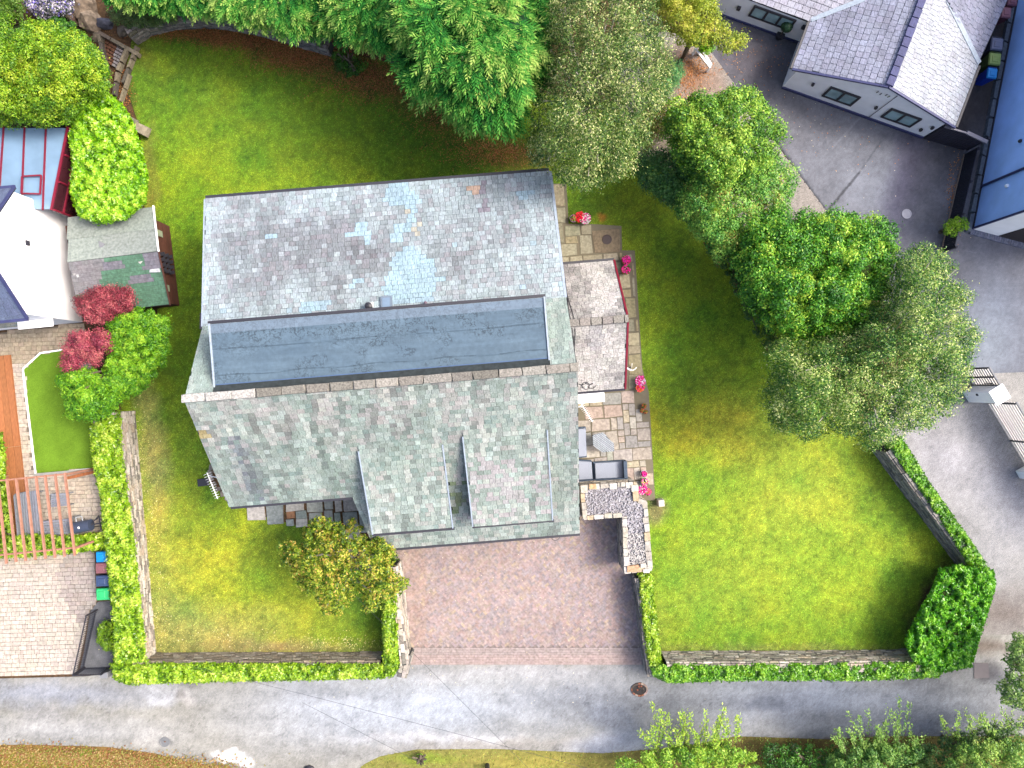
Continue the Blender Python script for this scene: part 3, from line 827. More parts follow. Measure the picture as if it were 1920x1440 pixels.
PATCH = [[(652, 436), (668, 430), (668, 416), (684, 416), (686, 430), (698, 440), (698, 462), (680, 462), (680, 446), (652, 448)],
         [(732, 440), (744, 420), (766, 418), (770, 424), (748, 456), (736, 456)],
         [(716, 378), (720, 364), (735, 345), (760, 342), (790, 372), (784, 390), (776, 420), (762, 418), (770, 392), (738, 384)],
         [(718, 520), (734, 500), (742, 470), (776, 462), (812, 488), (818, 520), (838, 524), (820, 532), (812, 560), (770, 572), (740, 575), (716, 548)],
         [(960, 362), (990, 356), (1000, 360), (992, 370), (988, 378), (978, 380), (972, 368)],
         [(656, 534), (676, 516), (678, 526), (664, 540)], [(560, 570), (620, 566), (616, 584), (566, 590)], [(505, 440), (516, 442), (512, 450), (502, 446)]]
LB = lin(176, 208, 226)
def slateN(p):
    x, y = p
    a = np.array([float(x)]); b = np.array([float(y)])
    if any(inpoly(a, b, q)[0] for q in PATCH):
        return vary(lin(164, 192, 206), .06)
    edge = max(0, 1 - (x - 380) / 60) if x < 440 else max(0, 1 - (1045 - x) / 90)
    low = max(0, 1 - (600 - y) / 60)
    d = float(fbm(a / 70, b / 55, 201, 4)[0])
    dk = math.exp(-((x - 560) / 170) ** 2 - ((y - 470) / 80) ** 2) * .6 + math.exp(-((x - 690) / 60) ** 2 - ((y - 470) / 60) ** 2) * .5 + math.exp(-((x - 880) / 80) ** 2 - ((y - 500) / 70) ** 2) * .4
    k = min(1, max(0, .2 + dk * 1.0 + (d - .5) * 1.6 - edge * .8 - low * .7 + R.uniform(-.22, .22)))
    lt = Vector(lin(168, 184, 190)); dkc = Vector(lin(134, 140, 146))
    c = lt.lerp(dkc, k)
    sk = float(fbm(np.array([(x - y * .06) / 7.0]), np.array([y / 60.0]), 271, 3)[0]) - .5
    c = c * (1 + sk * .6)
    if R.random() < .22: c = c.lerp(Vector(lin(152, 146, 154)), .4)
    if R.random() < .1: c = c.lerp(Vector(lin(184, 198, 204)), .5)
    if R.random() < .008: c = Vector(lin(164, 188, 200))
    if math.hypot(x - 886, y - 355) < 9 and R.random() < .6: c = Vector(lin(184, 160, 144))
    if abs(x - 943) < 7 and 480 < y < 520 and R.random() < .25: c = Vector(lin(186, 180, 166))
    if abs(x - 908) < 8 and 335 < y < 395 and R.random() < .7: c = c.lerp(Vector(lin(132, 122, 136)), .7)
    if abs(x - 776) < 12 and 385 < y < 440 and R.random() < .3: c = Vector(lin(184, 182, 170))
    return vary(c, .06)
SG = [lin(136, 150, 142), lin(156, 171, 163), lin(178, 188, 180), lin(190, 194, 190), lin(128, 152, 150), lin(150, 156, 162)]
def slateS(p):
    x, y = p
    a = np.array([float(x)]); b = np.array([float(y)])
    d = float(fbm(a / 60, b / 70, 231, 4)[0]) + R.uniform(-.2, .2)
    c = Vector(pal(SG[:3], np.array([min(.999, max(0, d * 1.1))]))[0])
    r = R.random()
    # streaks of grime and pale lichen running down the slope
    st = math.exp(-((x - (450 + (y - 850) * .42)) / 22) ** 2) * (1 if 820 < y < 960 else 0)
    st2 = math.exp(-((x - (600 + (y - 800) * .28)) / 18) ** 2) * (1 if 740 < y < 950 else 0)
    st3 = math.exp(-((x - (660 + (y - 850) * .16)) / 16) ** 2) * (.8 if 760 < y < 930 else .0)
    c = c.lerp(Vector(lin(112, 118, 130)), min(.85, st * (.45 + R.random() * .5)))
    c = c.lerp(Vector(lin(116, 136, 126)), min(.8, st2 * (.35 + R.random() * .5)))
    c = c.lerp(Vector(lin(124, 142, 134)), st3 * .5)
    n2 = float(fbm(a / 24, b / 60, 241, 3)[0])
    if n2 > .56 and y < 830: c = c.lerp(Vector(lin(172, 168, 166)), .3 + R.random() * .4)
    su = (x - 960) / (1 - (y - 720) * .0006)
    sk = float(fbm(np.array([su / 9.0]), np.array([y / 90.0]), 251, 3)[0]) - .5
    c = c * (.93 + sk * .8)
    if sk > .14: c = c.lerp(Vector(lin(190, 186, 180)), .35)
    if sk < -.14: c = c.lerp(Vector(lin(112, 118, 116)), .35)
    if r < .07: c = c.lerp(Vector(lin(176, 170, 168)), .55)
    elif r < .16: c = c.lerp(Vector(lin(182, 198, 192)), .5)
    elif r < .24: c = c.lerp(Vector(lin(124, 146, 140)), .6)
    if 880 < x < 1030 and 860 < y < 980 and R.random() < .4: c = c.lerp(Vector(lin(182, 172, 176)), .6)
    if 846 < x < 872 and 900 < y < 960 and R.random() < .5: c = c.lerp(Vector(lin(110, 132, 70)), .6)
    if 372 < x < 392 and 800 < y < 820 and R.random() < .5: c = c.lerp(Vector(lin(170, 150, 90)), .7)
    return vary(c, .07)
pc = Pieces()
th = math.atan(SL); eS = (EV * math.cos(th) - UP * math.sin(th)); nS = (EV * math.sin(th) + UP * math.cos(th)); cs = math.cos(th)
oS = W(0, -.37, ZR)
polyS = [(U, (V + .37) / cs) for U, V in S_POLY]
# dormer footprints are left free of slates
def dorm(U0, U1, V0, V1, z0, z1): return (U0, U1, V0, V1, z0, z1)
DORM = [(-6.08, -2.87, 1.85, 5.61, zS(1.85), 4.4), (-2.02, 1.18, 1.6, 5.61, zS(1.6), 4.4)]
holes = [[(d[0] + .1, (d[2] + .5) / cs), (d[1] - .1, (d[2] + .5) / cs), (d[1] - .1, (d[3] + .25) / cs), (d[0] + .1, (d[3] + .25) / cs)] for d in DORM]
tile(pc, oS, EU, eS, nS, polyS, .25, .2, .011, .018, slateS, wj=.22, lap=.0, tilt=.014, varn=9, rj=.005, holes=holes)
th2 = math.atan(.2247); eN = (EV * math.cos(th2) + UP * math.sin(th2)); nN = (-EV * math.sin(th2) + UP * math.cos(th2)); c2 = math.cos(th2)
oN = W(0, -8.54, 4.2)
tile(pc, oN, EU, eN, nN, [(-11.85, 0), (2.22, 0), (2.33, 5.34 / c2), (-11.86, 5.34 / c2)], .245, .2, .012, .018, slateN, wj=.2, lap=-.0, tilt=-.01, varn=9, rj=.004)
th3 = math.atan(.707); eM = (EV * math.cos(th3) + UP * math.sin(th3)); nM = (-EV * math.sin(th3) + UP * math.cos(th3)); c3 = math.cos(th3)
oM = W(0, -3.2, 5.4)
def slateM(p):
    c = slateS((p[0], 700)); return vary(Vector(c).lerp(Vector(lin(176, 196, 190)), .4), .05)
for a, b in ((-11.86, -10.87), (1.44, 2.38)):
    tile(pc, oM, EU, eM, nM, [(a, 0), (b, 0), (b, 2.83 / c3), (a, 2.83 / c3)], .25, .2, .010, .018, slateM, wj=.22, tilt=-.012, varn=9, rj=.006)
pc.emit('slate', house, M['slate_obj'], M['slate_att'], 300)

# flat roofed box on the north side of the ridge
mb = MB()
U0, U1, V0, V1, zf = -10.86, 1.43, -3.06, -.62, 7.08
mb.hexa([W(U0 + .05, V0 + .05, 5.3), W(U1 - .05, V0 + .05, 5.3), W(U1 - .05, V1, 5.3), W(U0 + .05, V1, 5.3)], [W(U0 + .05, V0 + .05, zf - .06), W(U1 - .05, V0 + .05, zf - .06), W(U1 - .05, V1, zf - .06), W(U0 + .05, V1, zf - .06)])
mb.build('dormer_box', M['underlay'], house)
nx, ny = 560, 118
uu = np.linspace(U0, U1, nx); vv = np.linspace(V0, V1, ny)
Ug, Vg = np.meshgrid(uu, vv)
zz = np.full(Ug.shape, zf)
seam = np.minimum(np.abs(Vg + 2.12 + .02 * np.sin(Ug)), np.abs(Vg + 1.15 + .03 * np.sin(Ug * 2.3))) < .016
crin = fbm(Ug * 6.5, Vg * 6.5, 301, 3)
n1 = fbm(Ug * 1.0, Vg * 1.6, 303, 4)
zz = zz + seam * .012 + np.clip(Vg - (V1 - .2), 0, 1) * .35
Vt = np.stack([EU.x * Ug + EV.x * Vg, EU.y * Ug + EV.y * Vg, zz], -1).reshape(-1, 3)
c0 = np.array(lin(88, 110, 128)); c1 = np.array(lin(108, 130, 146)); 
wet = np.clip((n1 - .3) * 5, 0, 1) * np.clip(1.5 - (Vg - V0) * .95, .0, 1) + np.clip((fbm(Ug * 1.3, Vg * 2, 307, 3) - .55) * 8, 0, .8)
wet = np.clip(wet, 0, 1)
sp = (np.abs(crin - .5) < .045) | (np.abs(fbm(Ug * 8 + 40, Vg * 8, 317, 3) - .5) < .03)
cc = c0[None, None] * (1 - (n1[..., None] * .9)) + c1[None, None] * (n1[..., None] * .9)
dkk = (wet * sp)[..., None]
strk = np.clip((fbm(Ug * .5, Vg * 9, 311, 3) - .5) * 5, -1, 1)[..., None]
cc = cc * (1 - .46 * dkk) * (1 + .07 * strk) * (1 - .3 * (seam * (fbm(Ug * 2, Vg, 313, 2) > .42))[..., None])
edgeb = (Vg - V0 < .35)[..., None]
cc = np.where(edgeb, cc * .5 + np.array(lin(132, 148, 166)) * .5, cc)
cc = np.where((Vg > V1 - .24)[..., None], np.array(lin(84, 110, 148)), cc)
idx = np.arange(nx * ny).reshape(ny, nx)
q = np.stack([idx[:-1, :-1], idx[1:, :-1], idx[1:, 1:], idx[:-1, 1:]], -1).reshape(-1, 4)
np_obj('flat_roof', Vt, q, M['flat'], house, cc.reshape(-1, 3))
mb = MB()
def bar(mb, a, b, w, h, up=UP, c=None):
    a, b = Vector(a), Vector(b); d = (b - a).normalized(); s = d.cross(up).normalized() * w / 2; u = s.cross(d).normalized() * h
    mb.hexa([a - s, b - s, b + s, a + s] if (b - a).cross(s).dot(u) > 0 else [a - s, a + s, b + s, b - s], [a - s + u, b - s + u, b + s + u, a + s + u] if (b - a).cross(s).dot(u) > 0 else [a - s + u, a + s + u, b + s + u, b - s + u], c)
bar(mb, W(U0 - .0, V0 - .03, zf), W(U0, V1 + .02, zf), .06, .05); bar(mb, W(U1, V0 - .03, zf), W(U1, V1 + .02, zf), .06, .05)
bar(mb, W(U0, V1 + .03, zf + .06), W(U1, V1 + .03, zf + .06), .05, .03)
mb.build('roof_edge_trim', M['lead'], house)
mb = MB()
bar(mb, W(U0 - .05, V0 - .07, zf - .06), W(U1 + .05, V0 - .07, zf - .06), .11, .08)
mb.build('gutter', M['black'], house)

# ridge tiles
rc = Pieces()
u = -11.93
while u < 2.4:
    w = min(.9 * R.uniform(.85, 1.15), 2.44 - u)
    nz = float(fbm(np.array([u * 1.3]), np.array([1.0]), 333, 3)[0])
    col = vary(Vector(lin(162, 158, 150)).lerp(Vector(lin(118, 114, 106)), min(1, max(0, nz * 2 - .6))), .05)
    if u < -9.7: col = vary(lin(190, 188, 182), .06)
    rc.add(W(u + w / 2, -.42, ZR + .03 + R.uniform(-.006, .006)), EU * (w - .008), EV * .32, UP * .1, col, R.randint(1, 7))
    u += w
rc.emit('ridge_tile', house, M['lichen_obj'], M['lichen_att'], 300)

# dormers with their own slates
for k, (U0, U1, V0, V1, z0, z1) in enumerate(DORM):
    mb = MB()
    a = [W(U0 + .06, V0, z0 - .3), W(U1 - .06, V0, z0 - .3), W(U1 - .06, V1 - .12, zS(V1) - .05), W(U0 + .06, V1 - .12, zS(V1) - .05)]
    b = [W(U0 + .06, V0, z0 - .02), W(U1 - .06, V0, z0 - .02), W(U1 - .06, V1 - .12, z1 - .06), W(U0 + .06, V1 - .12, z1 - .06)]
    mb.hexa(list(reversed(a)), list(reversed(b)))
    d = mb.build('dormer', M['underlay'], house)
    tl = (z0 - z1) / (V1 - V0); t4 = math.atan(tl)
    e4 = EV * math.cos(t4) - UP * math.sin(t4); n4 = EV * math.sin(t4) + UP * math.cos(t4)
    dc = Pieces()
    tile(dc, W(0, V0, z0 + .005), EU, e4, n4, [(U0, 0), (U1, 0), (U1, (V1 - V0) / math.cos(t4)), (U0, (V1 - V0) / math.cos(t4))], .26, .2, .011, .018, slateS, wj=.22, lap=.0, tilt=.014, varn=9, rj=.005)
    dc.emit('slate', d, M['slate_obj'], M['slate_att'], 300)
    mb = MB()
    bar(mb, W(U0 - .02, V0 + .25, z0 - .08), W(U0 - .02, V1, z1 + .0), .05, .045)
    bar(mb, W(U1 + .02, V0 + .25, z0 - .08), W(U1 + .02, V1, z1 + .0), .05, .045)
    mb.build('verge_trim', M['lead'], d)
    mb = MB()
    bar(mb, W(U0 - .05, V1 + .04, z1 - .1), W(U1 + .08, V1 + .04, z1 - .1), .1, .09)
    mb.build('gutter', M['black'], d)

# gutters, verges, soil pipe, roof window, vents
mb = MB()
bar(mb, W(-11.8, 4.1, zS(4.04) - .1), W(-6.84, 4.1, zS(4.04) - .1), .11, .09)
mb.build('gutter', M['black'], house)
mb = MB(); bar(mb, W(-6.5, 6.73, zS(6.67) - .1), W(2.41, 6.73, zS(6.67) - .1), .11, .09); mb.build('gutter', M['black'], house)
mb = MB(); bar(mb, W(-11.85, -8.6, 4.12), W(2.2, -8.6, 4.12), .12, .09); mb.build('gutter', M['black'], house)
mb = MB()
bar(mb, W(-11.88, -8.5, 4.21), W(-11.88, -3.2, 5.4), .05, .03); mb.build('verge_trim', M['lead'], house)
mb = MB(); bar(mb, W(2.26, -8.5, 4.21), W(2.36, -3.2, 5.4), .1, .03)
mb.build('verge_trim', M['lead'], house)
mb = MB(); bar(mb, W(-11.93, -3.75, 5.18), W(-11.93, -3.1, 5.33), .09, .09); mb.build('downpipe_head', M['darkfence'], house)
# roof window near the flat roof edge
def onN(px, py):
    # meeting of a pixel ray with the north slope
    V = -4.0
    for _ in range(20):
        z = zN(V); U, V = UVof(px, py, z)
    return U, V, zN(V)
U, V, z = onN(725, 566)
rw = MB(); rw.hexa([W(U - .24, V - .24, zN(V - .24) - .03), W(U - .24, V + .3, zN(V + .3) - .03), W(U + .24, V + .3, zN(V + .3) - .03), W(U + .24, V - .24, zN(V - .24) - .03)],
                   [W(U - .22, V - .22, zN(V - .22) + .13), W(U - .22, V + .3, zN(V + .3) + .13), W(U + .22, V + .3, zN(V + .3) + .13), W(U + .22, V - .22, zN(V - .22) + .13)])
rwo = rw.build('roof_window', plain('roof_window_frame', (126, 142, 160)), house)
mb = MB(); mb.hexa([W(U - .15, V - .15, zN(V - .15) + .128), W(U - .15, V + .28, zN(V + .28) + .128), W(U + .15, V + .28, zN(V + .28) + .128), W(U + .15, V - .15, zN(V - .15) + .128)],
                   [W(U - .15, V - .15, zN(V - .15) + .14), W(U - .15, V + .28, zN(V + .28) + .14), W(U + .15, V + .28, zN(V + .28) + .14), W(U + .15, V - .15, zN(V - .15) + .14)])
mb.build('pane', plain('roof_window_glass', (140, 164, 190), .15), rwo)
U, V, z = onN(694, 575)
mb = MB(); mb.box(tuple(W(U + .02, V - .04, z - .02)), .26, .26, .05, .08); mb.build('lead_collar', plain('collar_white', (222, 224, 226)), house)
mb = MB(); mb.lathe(W(U, V, z), [(.1, 0), (.1, .28), (.14, .3), (.14, .36), (.05, .4)], 14); mb.build('vent_pipe', M['black'], house)
U, V, z = onN(800, 572)
mb = MB(); mb.tube([W(U - .03, V - .1, z), W(U - .03, V - .1, z + .16), W(U + .03, V + .12, z + .2)], .055, 8); mb.build('vent_pipe', plain('vent_purple', (128, 108, 124)), house)
# lower side wing with lichen-white slates
EXT = [(-4.99, 2.3), (-2.25, 4.6), (.55, 2.56)]
mb = MB()
prof_prism(mb, [(-4.7, 0), (-4.7, 2.35), (-2.25, 4.35), (.3, 2.5), (.3, 0)], 2.13, 4.62)
mb.build('wing_wall', M['stucco'], house)
def slateE(p):
    x, y = p
    n = float(fbm(np.array([x / 22.0]), np.array([y / 22.0]), 261, 4)[0])
    lt = Vector(lin(204, 202, 199)); dk = Vector(lin(146, 144, 144))
    up = y < 600
    k = max(0, min(1, (n - .36) * (2.6 if up else 1.7) + R.uniform(-.25, .25)))
    c = lt.lerp(dk, k)
    if 612 < y < 660 and abs(x - 1118) < 14: c = c.lerp(Vector(lin(168, 168, 172)), .6)
    return vary(c, .07)
wing = Pieces()
a1 = math.atan(2.3 / 2.74); e5 = EV * math.cos(a1) + UP * math.sin(a1); n5 = -EV * math.sin(a1) + UP * math.cos(a1)
L1 = 2.74 / math.cos(a1)
slab('wing_roof', [W(2.3, -4.99, 2.3), W(2.3, -2.25, 4.6), W(4.82, -2.25, 4.6), W(4.82, -4.99, 2.3)], .1, M['underlay'], house)
tile(wing, W(0, -4.99, 2.3), EU, e5, n5, [(2.3, 0), (4.82, 0), (4.82, L1), (2.3, L1)], .26, .2, .012, .018, slateE, wj=.25, tilt=-.012, varn=9, rj=.008)
a2 = math.atan(2.04 / 2.8); e6 = EV * math.cos(a2) - UP * math.sin(a2); n6 = EV * math.sin(a2) + UP * math.cos(a2)
slab('wing_roof', [W(2.3, -2.248, 4.6), W(2.3, .55, 2.56), W(4.82, .55, 2.56), W(4.82, -2.248, 4.6)], .1, M['underlay'], house)
tile(wing, W(0, -2.25, 4.6), EU, e6, n6, [(2.3, 0), (4.82, 0), (4.82, 2.8 / math.cos(a2)), (2.3, 2.8 / math.cos(a2))], .26, .2, .012, .018, slateE, wj=.25, tilt=.012, varn=9, rj=.008)
wing.emit('wing_slate', house, M['lichen_obj'], M['lichen_att'], 300)
rc = Pieces(); u = 2.45
while u < 4.85:
    w = min(.45, 4.88 - u)
    rc.add(W(u + w / 2, -2.25, 4.64), EU * (w - .012), EV * .32, UP * .09, vary(lin(150, 146, 140), .1), R.randint(1, 7)); u += w
rc.emit('wing_ridge_tile', house, M['lichen_obj'], M['lichen_att'], 300)
for (V0, z0, V1, z1) in ((-5.0, 2.27, -2.3, 4.55), (-2.2, 4.55, .58, 2.52)):
    mb = MB(); bar(mb, W(4.86, V0, z0), W(4.86, V1, z1), .08, .06); o = mb.build('bargeboard', M['maroon'], house)
mb = MB(); bar(mb, W(2.5, -5.06, 2.2), W(4.86, -5.06, 2.2), .11, .09); mb.build('gutter', M['black'], house)
mb = MB(); bar(mb, W(2.6, .62, 2.44), W(4.86, .62, 2.44), .1, .08); mb.build('gutter', M['darkfence'], house)
# cables slung down the abutment and over the wing's lower slope
for k in range(3):
    pts = []
    for i in range(14):
        f = i / 13; V = -4.3 + f * 5.0
        zz_ = (2.3 + (V + 4.99) * .839) if V < -2.25 else 4.6 - (V + 2.25) * .7286
        pts.append(W(2.52 + .05 * k + .06 * math.sin(f * 9 + k * 2) + (.1 * f if k else 0), V, zz_ + .06))
    mb = MB(); mb.tube(pts, .013, 5); mb.build('cable', M['black'], house)
mb = MB(); pts = []
for i in range(40):
    f = i / 39; px = 1087 + 26 * f + 5 * math.cos(f * 25); py = 728 - 10 * abs(math.sin(f * 7)) - 3 * math.sin(f * 25)
    z = 2.75
    for _ in range(6):
        U, V = UVof(px, py, z); z = 4.6 - (V + 2.25) * .7286 + .05
    pts.append(W(U, V, z))
mb.tube(pts, .013, 5); mb.build('cable', M['black'], house)
# white porch canopy below the wing
mb = MB(); a = [P(1080, 738, 2.25), P(1133, 733, 2.25), P(1133.5, 753, 2.2), P(1080, 757, 2.2)]
mb.hexa([p - UP * .1 for p in reversed(a)], list(reversed(a)))
mb.build('canopy', M['white'], house, bevel=.01)
mb = MB()
for p in (P(1129, 751, 2.1),): mb.box((p.x - .1, p.y + .1, 0), .07, .07, 2.1)
mb.build('canopy_post', M['white'], house)

def aerial(name, label, p0, p1, z, n, mast_to, el=.3):
    b = Vector(mast_to)
    t = thing(name, label, 'aerial', tuple(b))
    a, c = P(*p0, z), P(*p1, z)
    mb = MB(); mb.tube([a, c], .016, 6); mb.build('boom', M['white'], t)
    d = (c - a).normalized(); s = d.cross(UP)
    mb = MB()
    for i in range(n):
        q = a.lerp(c, (i + .5) / n); l = el * (1 - .4 * i / n)
        mb.tube([q - s * l / 2, q + s * l / 2], .005, 5)
    mb.build('elements', M['white'], t)
    mb = MB(); m = a.lerp(c, .12)
    mb.tube([b, Vector((b.x, b.y, m.z - .02)), m - UP * .02], .02, 6); mb.build('mast', M['metal'], t)
    return t
gw = W(-11.62, 2.95, 3.2)
aerial('television_aerial', 'white television aerial sticking out from the left gable of the slate house', (388, 886), (408, 935), 4.6, 11, gw, .34)
aerial('television_aerial', 'white television aerial on the wall above the flagged patio, beside the white canopy', (1090, 758), (1111, 791), 3.0, 11, W(2.14, 1.25, 2.2), .26)
# wire loop hanging under the front gutter
mb = MB(); q = [W(1.35 + .17 * math.cos(a_ * .55), 6.8 + .14 * math.sin(a_ * .55), 2.3) for a_ in range(7)]
mb.tube(q, .012, 5); mb.build('cable', M['black'], house)

# phone wires from the front eaves over the lane
POLE = P(1180, 1700, 7.5)
for i, (a, c, lab) in enumerate(((P(640, 1092, 3.4), P(931, 1385, 5.5), 'thin phone wire crossing the lane in front of the block paved drive'),
                                 (P(480, 1282, 5.0), P(869, 1384, 5.4), 'thin phone wire crossing the lane and running to the drive verge'),
                                 (P(600, 1335, 5.0), P(778, 1430, 5.4), 'thin phone wire over the grass verge nearest the bottom edge'))):
    c2_ = c + (c - a).normalized() * 14
    if i: a = a - (c - a).normalized() * 4 * (1 if i == 1 else .2)
    mid = (a + c2_) / 2 - UP * .2
    mb = MB(); mb.tube([a, (a * .5 + mid * .5) - UP * .05, mid, (c2_ * .5 + mid * .5) - UP * .05, c2_], .006, 4)
    prop(mb.build('overhead_wire', M['black']), lab, 'wire')

# ================================================================== PAVING
def patio_cols(p):
    c = R.choice([lin(176, 168, 150), lin(160, 156, 146), lin(186, 170, 140), lin(150, 148, 140), lin(190, 172, 152), lin(168, 158, 138), lin(196, 186, 160)])
    return vary(c, .1)
patio = thing('patio', 'flagstone patio and path along the right hand side of the slate house', 'patio', P(1150, 800, 0))
def px_slab(pc, quad, col, z=.035, th=.07):
    """one flag from four corner pixels"""
    a, b, c, d = [P(x, y, z) for x, y in quad]
    ce = (a + b + c + d) / 4; ex = ((b - a) + (c - d)) / 2; ey = ((d - a) + (c - b)) / 2
    ey = ey - ex.normalized() * (ey.dot(ex.normalized())) * 1.0
    gp = .022
    ex = ex - ex.normalized() * gp; ey = ey - ey.normalized() * gp
    pc.add(ce, ex, -ey if ex.cross(ey).z < 0 else ey, UP * th, col, R.randint(1, 7))
def uvq(x0, y0, x1, y1):   # rectangle in the tilted frame given by two opposite corner pixels
    e = Vector((.9968, -.0802)); f = Vector((.0802, .9968))
    a = Vector((x0, y0)); b = Vector((x1, y1)); d = b - a
    u, v = d.dot(e), d.dot(f)
    q = [a, a + e * u, b, a + f * v]
    return [(p.x, p.y) for p in q]
pp = Pieces()
olive = [(176, 164, 130), (168, 158, 128), (182, 172, 142), (162, 158, 134), (172, 166, 142)]
for q in [(1036, 343, 1060, 386), (1043, 388, 1062, 418), (1045, 418, 1058, 456), (1057, 424, 1089, 442), (1059, 444, 1084, 456), (1050, 458, 1084, 480), (1089, 422, 1110, 440), (1085, 442, 1112, 476),
          (1052, 482, 1068, 494), (1068, 481, 1093, 493), (1093, 479, 1130, 489), (1130, 476, 1160, 488), (1161, 474, 1168, 488),
          (1154, 492, 1166, 513), (1160, 514, 1183, 541), (1184, 520, 1192, 557), (1166, 543, 1184, 558), (1171, 559, 1194, 597), (1176, 599, 1190, 622), (1191, 598, 1198, 622), (1176, 623, 1200, 648), (1177, 649, 1202, 663), (1177, 665, 1205, 702), (1177, 703, 1207, 728),
          (1167, 478, 1186, 490), (1184, 492, 1190, 518)]:
    px_slab(pp, uvq(*q), vary(lin(*R.choice(olive)), .12))
# inspection cover flag
px_slab(pp, [(1110, 430), (1160, 425), (1166, 472), (1113, 477)], lin(150, 134, 110))
# random rectangular flags of the sitting area
PAT = [(1084, 740), (1208, 730), (1214, 790), (1226, 905), (1228, 936), (1084, 940)]
UVc = [UVof(x, y, 0) for x, y in PAT]
u0 = min(q[0] for q in UVc); u1 = max(q[0] for q in UVc); v0 = min(q[1] for q in UVc); v1 = max(q[1] for q in UVc)
cs_ = .3; nu = int((u1 - u0) / cs_) + 1; nv_ = int((v1 - v0) / cs_) + 1
occ = np.zeros((nu, nv_), bool)
fl = [lin(190, 180, 166), lin(180, 174, 166), lin(200, 188, 162), lin(170, 168, 162), lin(194, 178, 164), lin(188, 170, 156), lin(208, 202, 188), lin(182, 184, 174), lin(194, 188, 176), lin(186, 178, 166)]
for j in range(nv_):
    for i in range(nu):
        if occ[i, j]: continue
        for _ in range(12):
            a, b = R.choice([(1, 2), (2, 1), (2, 2), (3, 2), (2, 3), (1, 1), (3, 2)])
            if i + a <= nu and j + b <= nv_ and not occ[i:i + a, j:j + b].any(): break
        else: a = b = 1
        occ[i:i + a, j:j + b] = True
        c = W(u0 + (i + a / 2) * cs_, v0 + (j + b / 2) * cs_, .035)
        q = px_of(c)
        q2 = px_of(c + EU * (a * cs_ * .36))
        if inpoly(np.array([q[0], q2[0]]), np.array([q[1], q2[1]]), PAT).all():
            pp.add(c, EU * (a * cs_ - .018), -EV * (b * cs_ - .018), UP * .07, vary(R.choice(fl), .08), R.randint(1, 7))
pp.emit('paving_slab', patio, M['piece_obj'], M['piece_att'], 300)
mb = MB(); mb.prism([tuple(P(x, y, 0))[:2] for x, y in PATIO], -.02, .045); mb.build('paving_bed', plain('patio_joint', (132, 124, 104), 1), patio)
c = P(1138, 449, .07)
mb = MB(); mb.lathe(c, [(.23, 0), (.23, .012), (.2, .015), (.19, .006), (.02, .008)], 20)
prop(mb.build('manhole_cover', plain('iron', (70, 52, 50))), 'round dark iron cover in the large square flag beside the lawn', 'manhole cover')
for (x, y, col, lab, rr_) in ((1700, 401, (168, 170, 184), 'pale round manhole cover in the tarmac yard', .23), (309, 1391, (128, 130, 132), 'round grey drain cover in the lane beside the bottom verge', .24)):
    mb = MB(); mb.lathe(P(x, y, .014), [(rr_, 0), (rr_, .012), (rr_ * .85, .015), (rr_ * .8, .006), (.02, .008)], 20)
    prop(mb.build('manhole_cover', plain('cover', col)), lab, 'manhole cover')
# broken hole with brick rim in the lane
t = thing('broken_drain', 'dark hole ringed with broken brick in the lane below the drive', 'drain', P(1199, 1293, 0))
mb = MB(); mb.lathe(P(1199, 1293, .012), [(.36, 0), (.33, .01), (.02, .012)], 9); mb.build('hole', plain('dark_hole', (44, 38, 38)), t)
hp = Pieces()
for k in range(16):
    a = k / 16 * 6.283; q = P(1199, 1293, .03) + Vector((math.cos(a) * .36, math.sin(a) * .28, 0))
    tv = Vector((-math.sin(a), math.cos(a), 0))
    hp.add(q, tv * .13, tv.cross(UP) * -.08, UP * .05, vary(lin(*R.choice([(150, 100, 80), (90, 80, 76), (170, 150, 140)])), .2), R.randint(1, 7))
for k in range(12):
    a = R.random() * 6.283; r_ = R.random() * .22; q = P(1199, 1293, .03) + Vector((math.cos(a) * r_, math.sin(a) * r_, 0))
    hp.add(q, Vector((.07, .02, 0)), Vector((-.02, .06, 0)), UP * .04, vary(lin(*R.choice([(150, 90, 70), (90, 80, 76), (60, 56, 56)])), .2), R.randint(1, 7))
hp.emit('brick', t, M['piece_obj'], M['piece_att'], 300)
mb = MB(); mb.box(tuple(P(1090, 1269, .012)), .14, .14, .012); prop(mb.build('stopcock_cover', plain('cover2', (150, 150, 152))), 'tiny square stopcock cover in the lane below the drive', 'cover')
mb = MB(); a = [P(1826, 1243, .012), P(1852, 1243, .012), P(1855, 1270, .012), P(1826, 1272, .012)]; mb.hexa(list(reversed(a)), [p + UP * .02 for p in reversed(a)])
prop(mb.build('drain_cover', plain('cover3', (104, 96, 98))), 'square sunken drain cover in the lane near the big corner bush', 'cover')

# small paved corner by the south gable
p2 = thing('patio', 'irregular flagstone path tucked under the front left eave of the slate house', 'patio', P(580, 960, 0))
pp = Pieces()
gy = [(186, 190, 180), (170, 176, 170), (192, 186, 178), (156, 166, 160), (196, 194, 184)]
for q in [(462, 948, 498, 975), (498, 940, 534, 984), (535, 940, 572, 958), (536, 958, 554, 972), (554, 958, 576, 972), (536, 973, 552, 986), (554, 973, 578, 988), (574, 936, 606, 960), (578, 962, 606, 984),
          (607, 932, 626, 956), (607, 957, 626, 982), (626, 930, 642, 960), (626, 961, 640, 985), (642, 930, 672, 958), (642, 959, 672, 985), (672, 955, 700, 1000), (640, 986, 676, 1010)]:
    cc_ = lin(*R.choice(gy)) if q[:2] != (536, 958) else lin(172, 128, 96)
    px_slab(pp, uvq(*q), vary(cc_, .12))
pp.emit('paving_slab', p2, M['piece_obj'], M['piece_att'], 300)
mb = MB(); mb.prism([tuple(P(x, y, 0))[:2] for x, y in [(450, 940), (660, 915), (704, 1000), (690, 1014), (560, 986), (470, 962)]], -.02, .02); mb.build('paving_bed', M['soil'], p2)
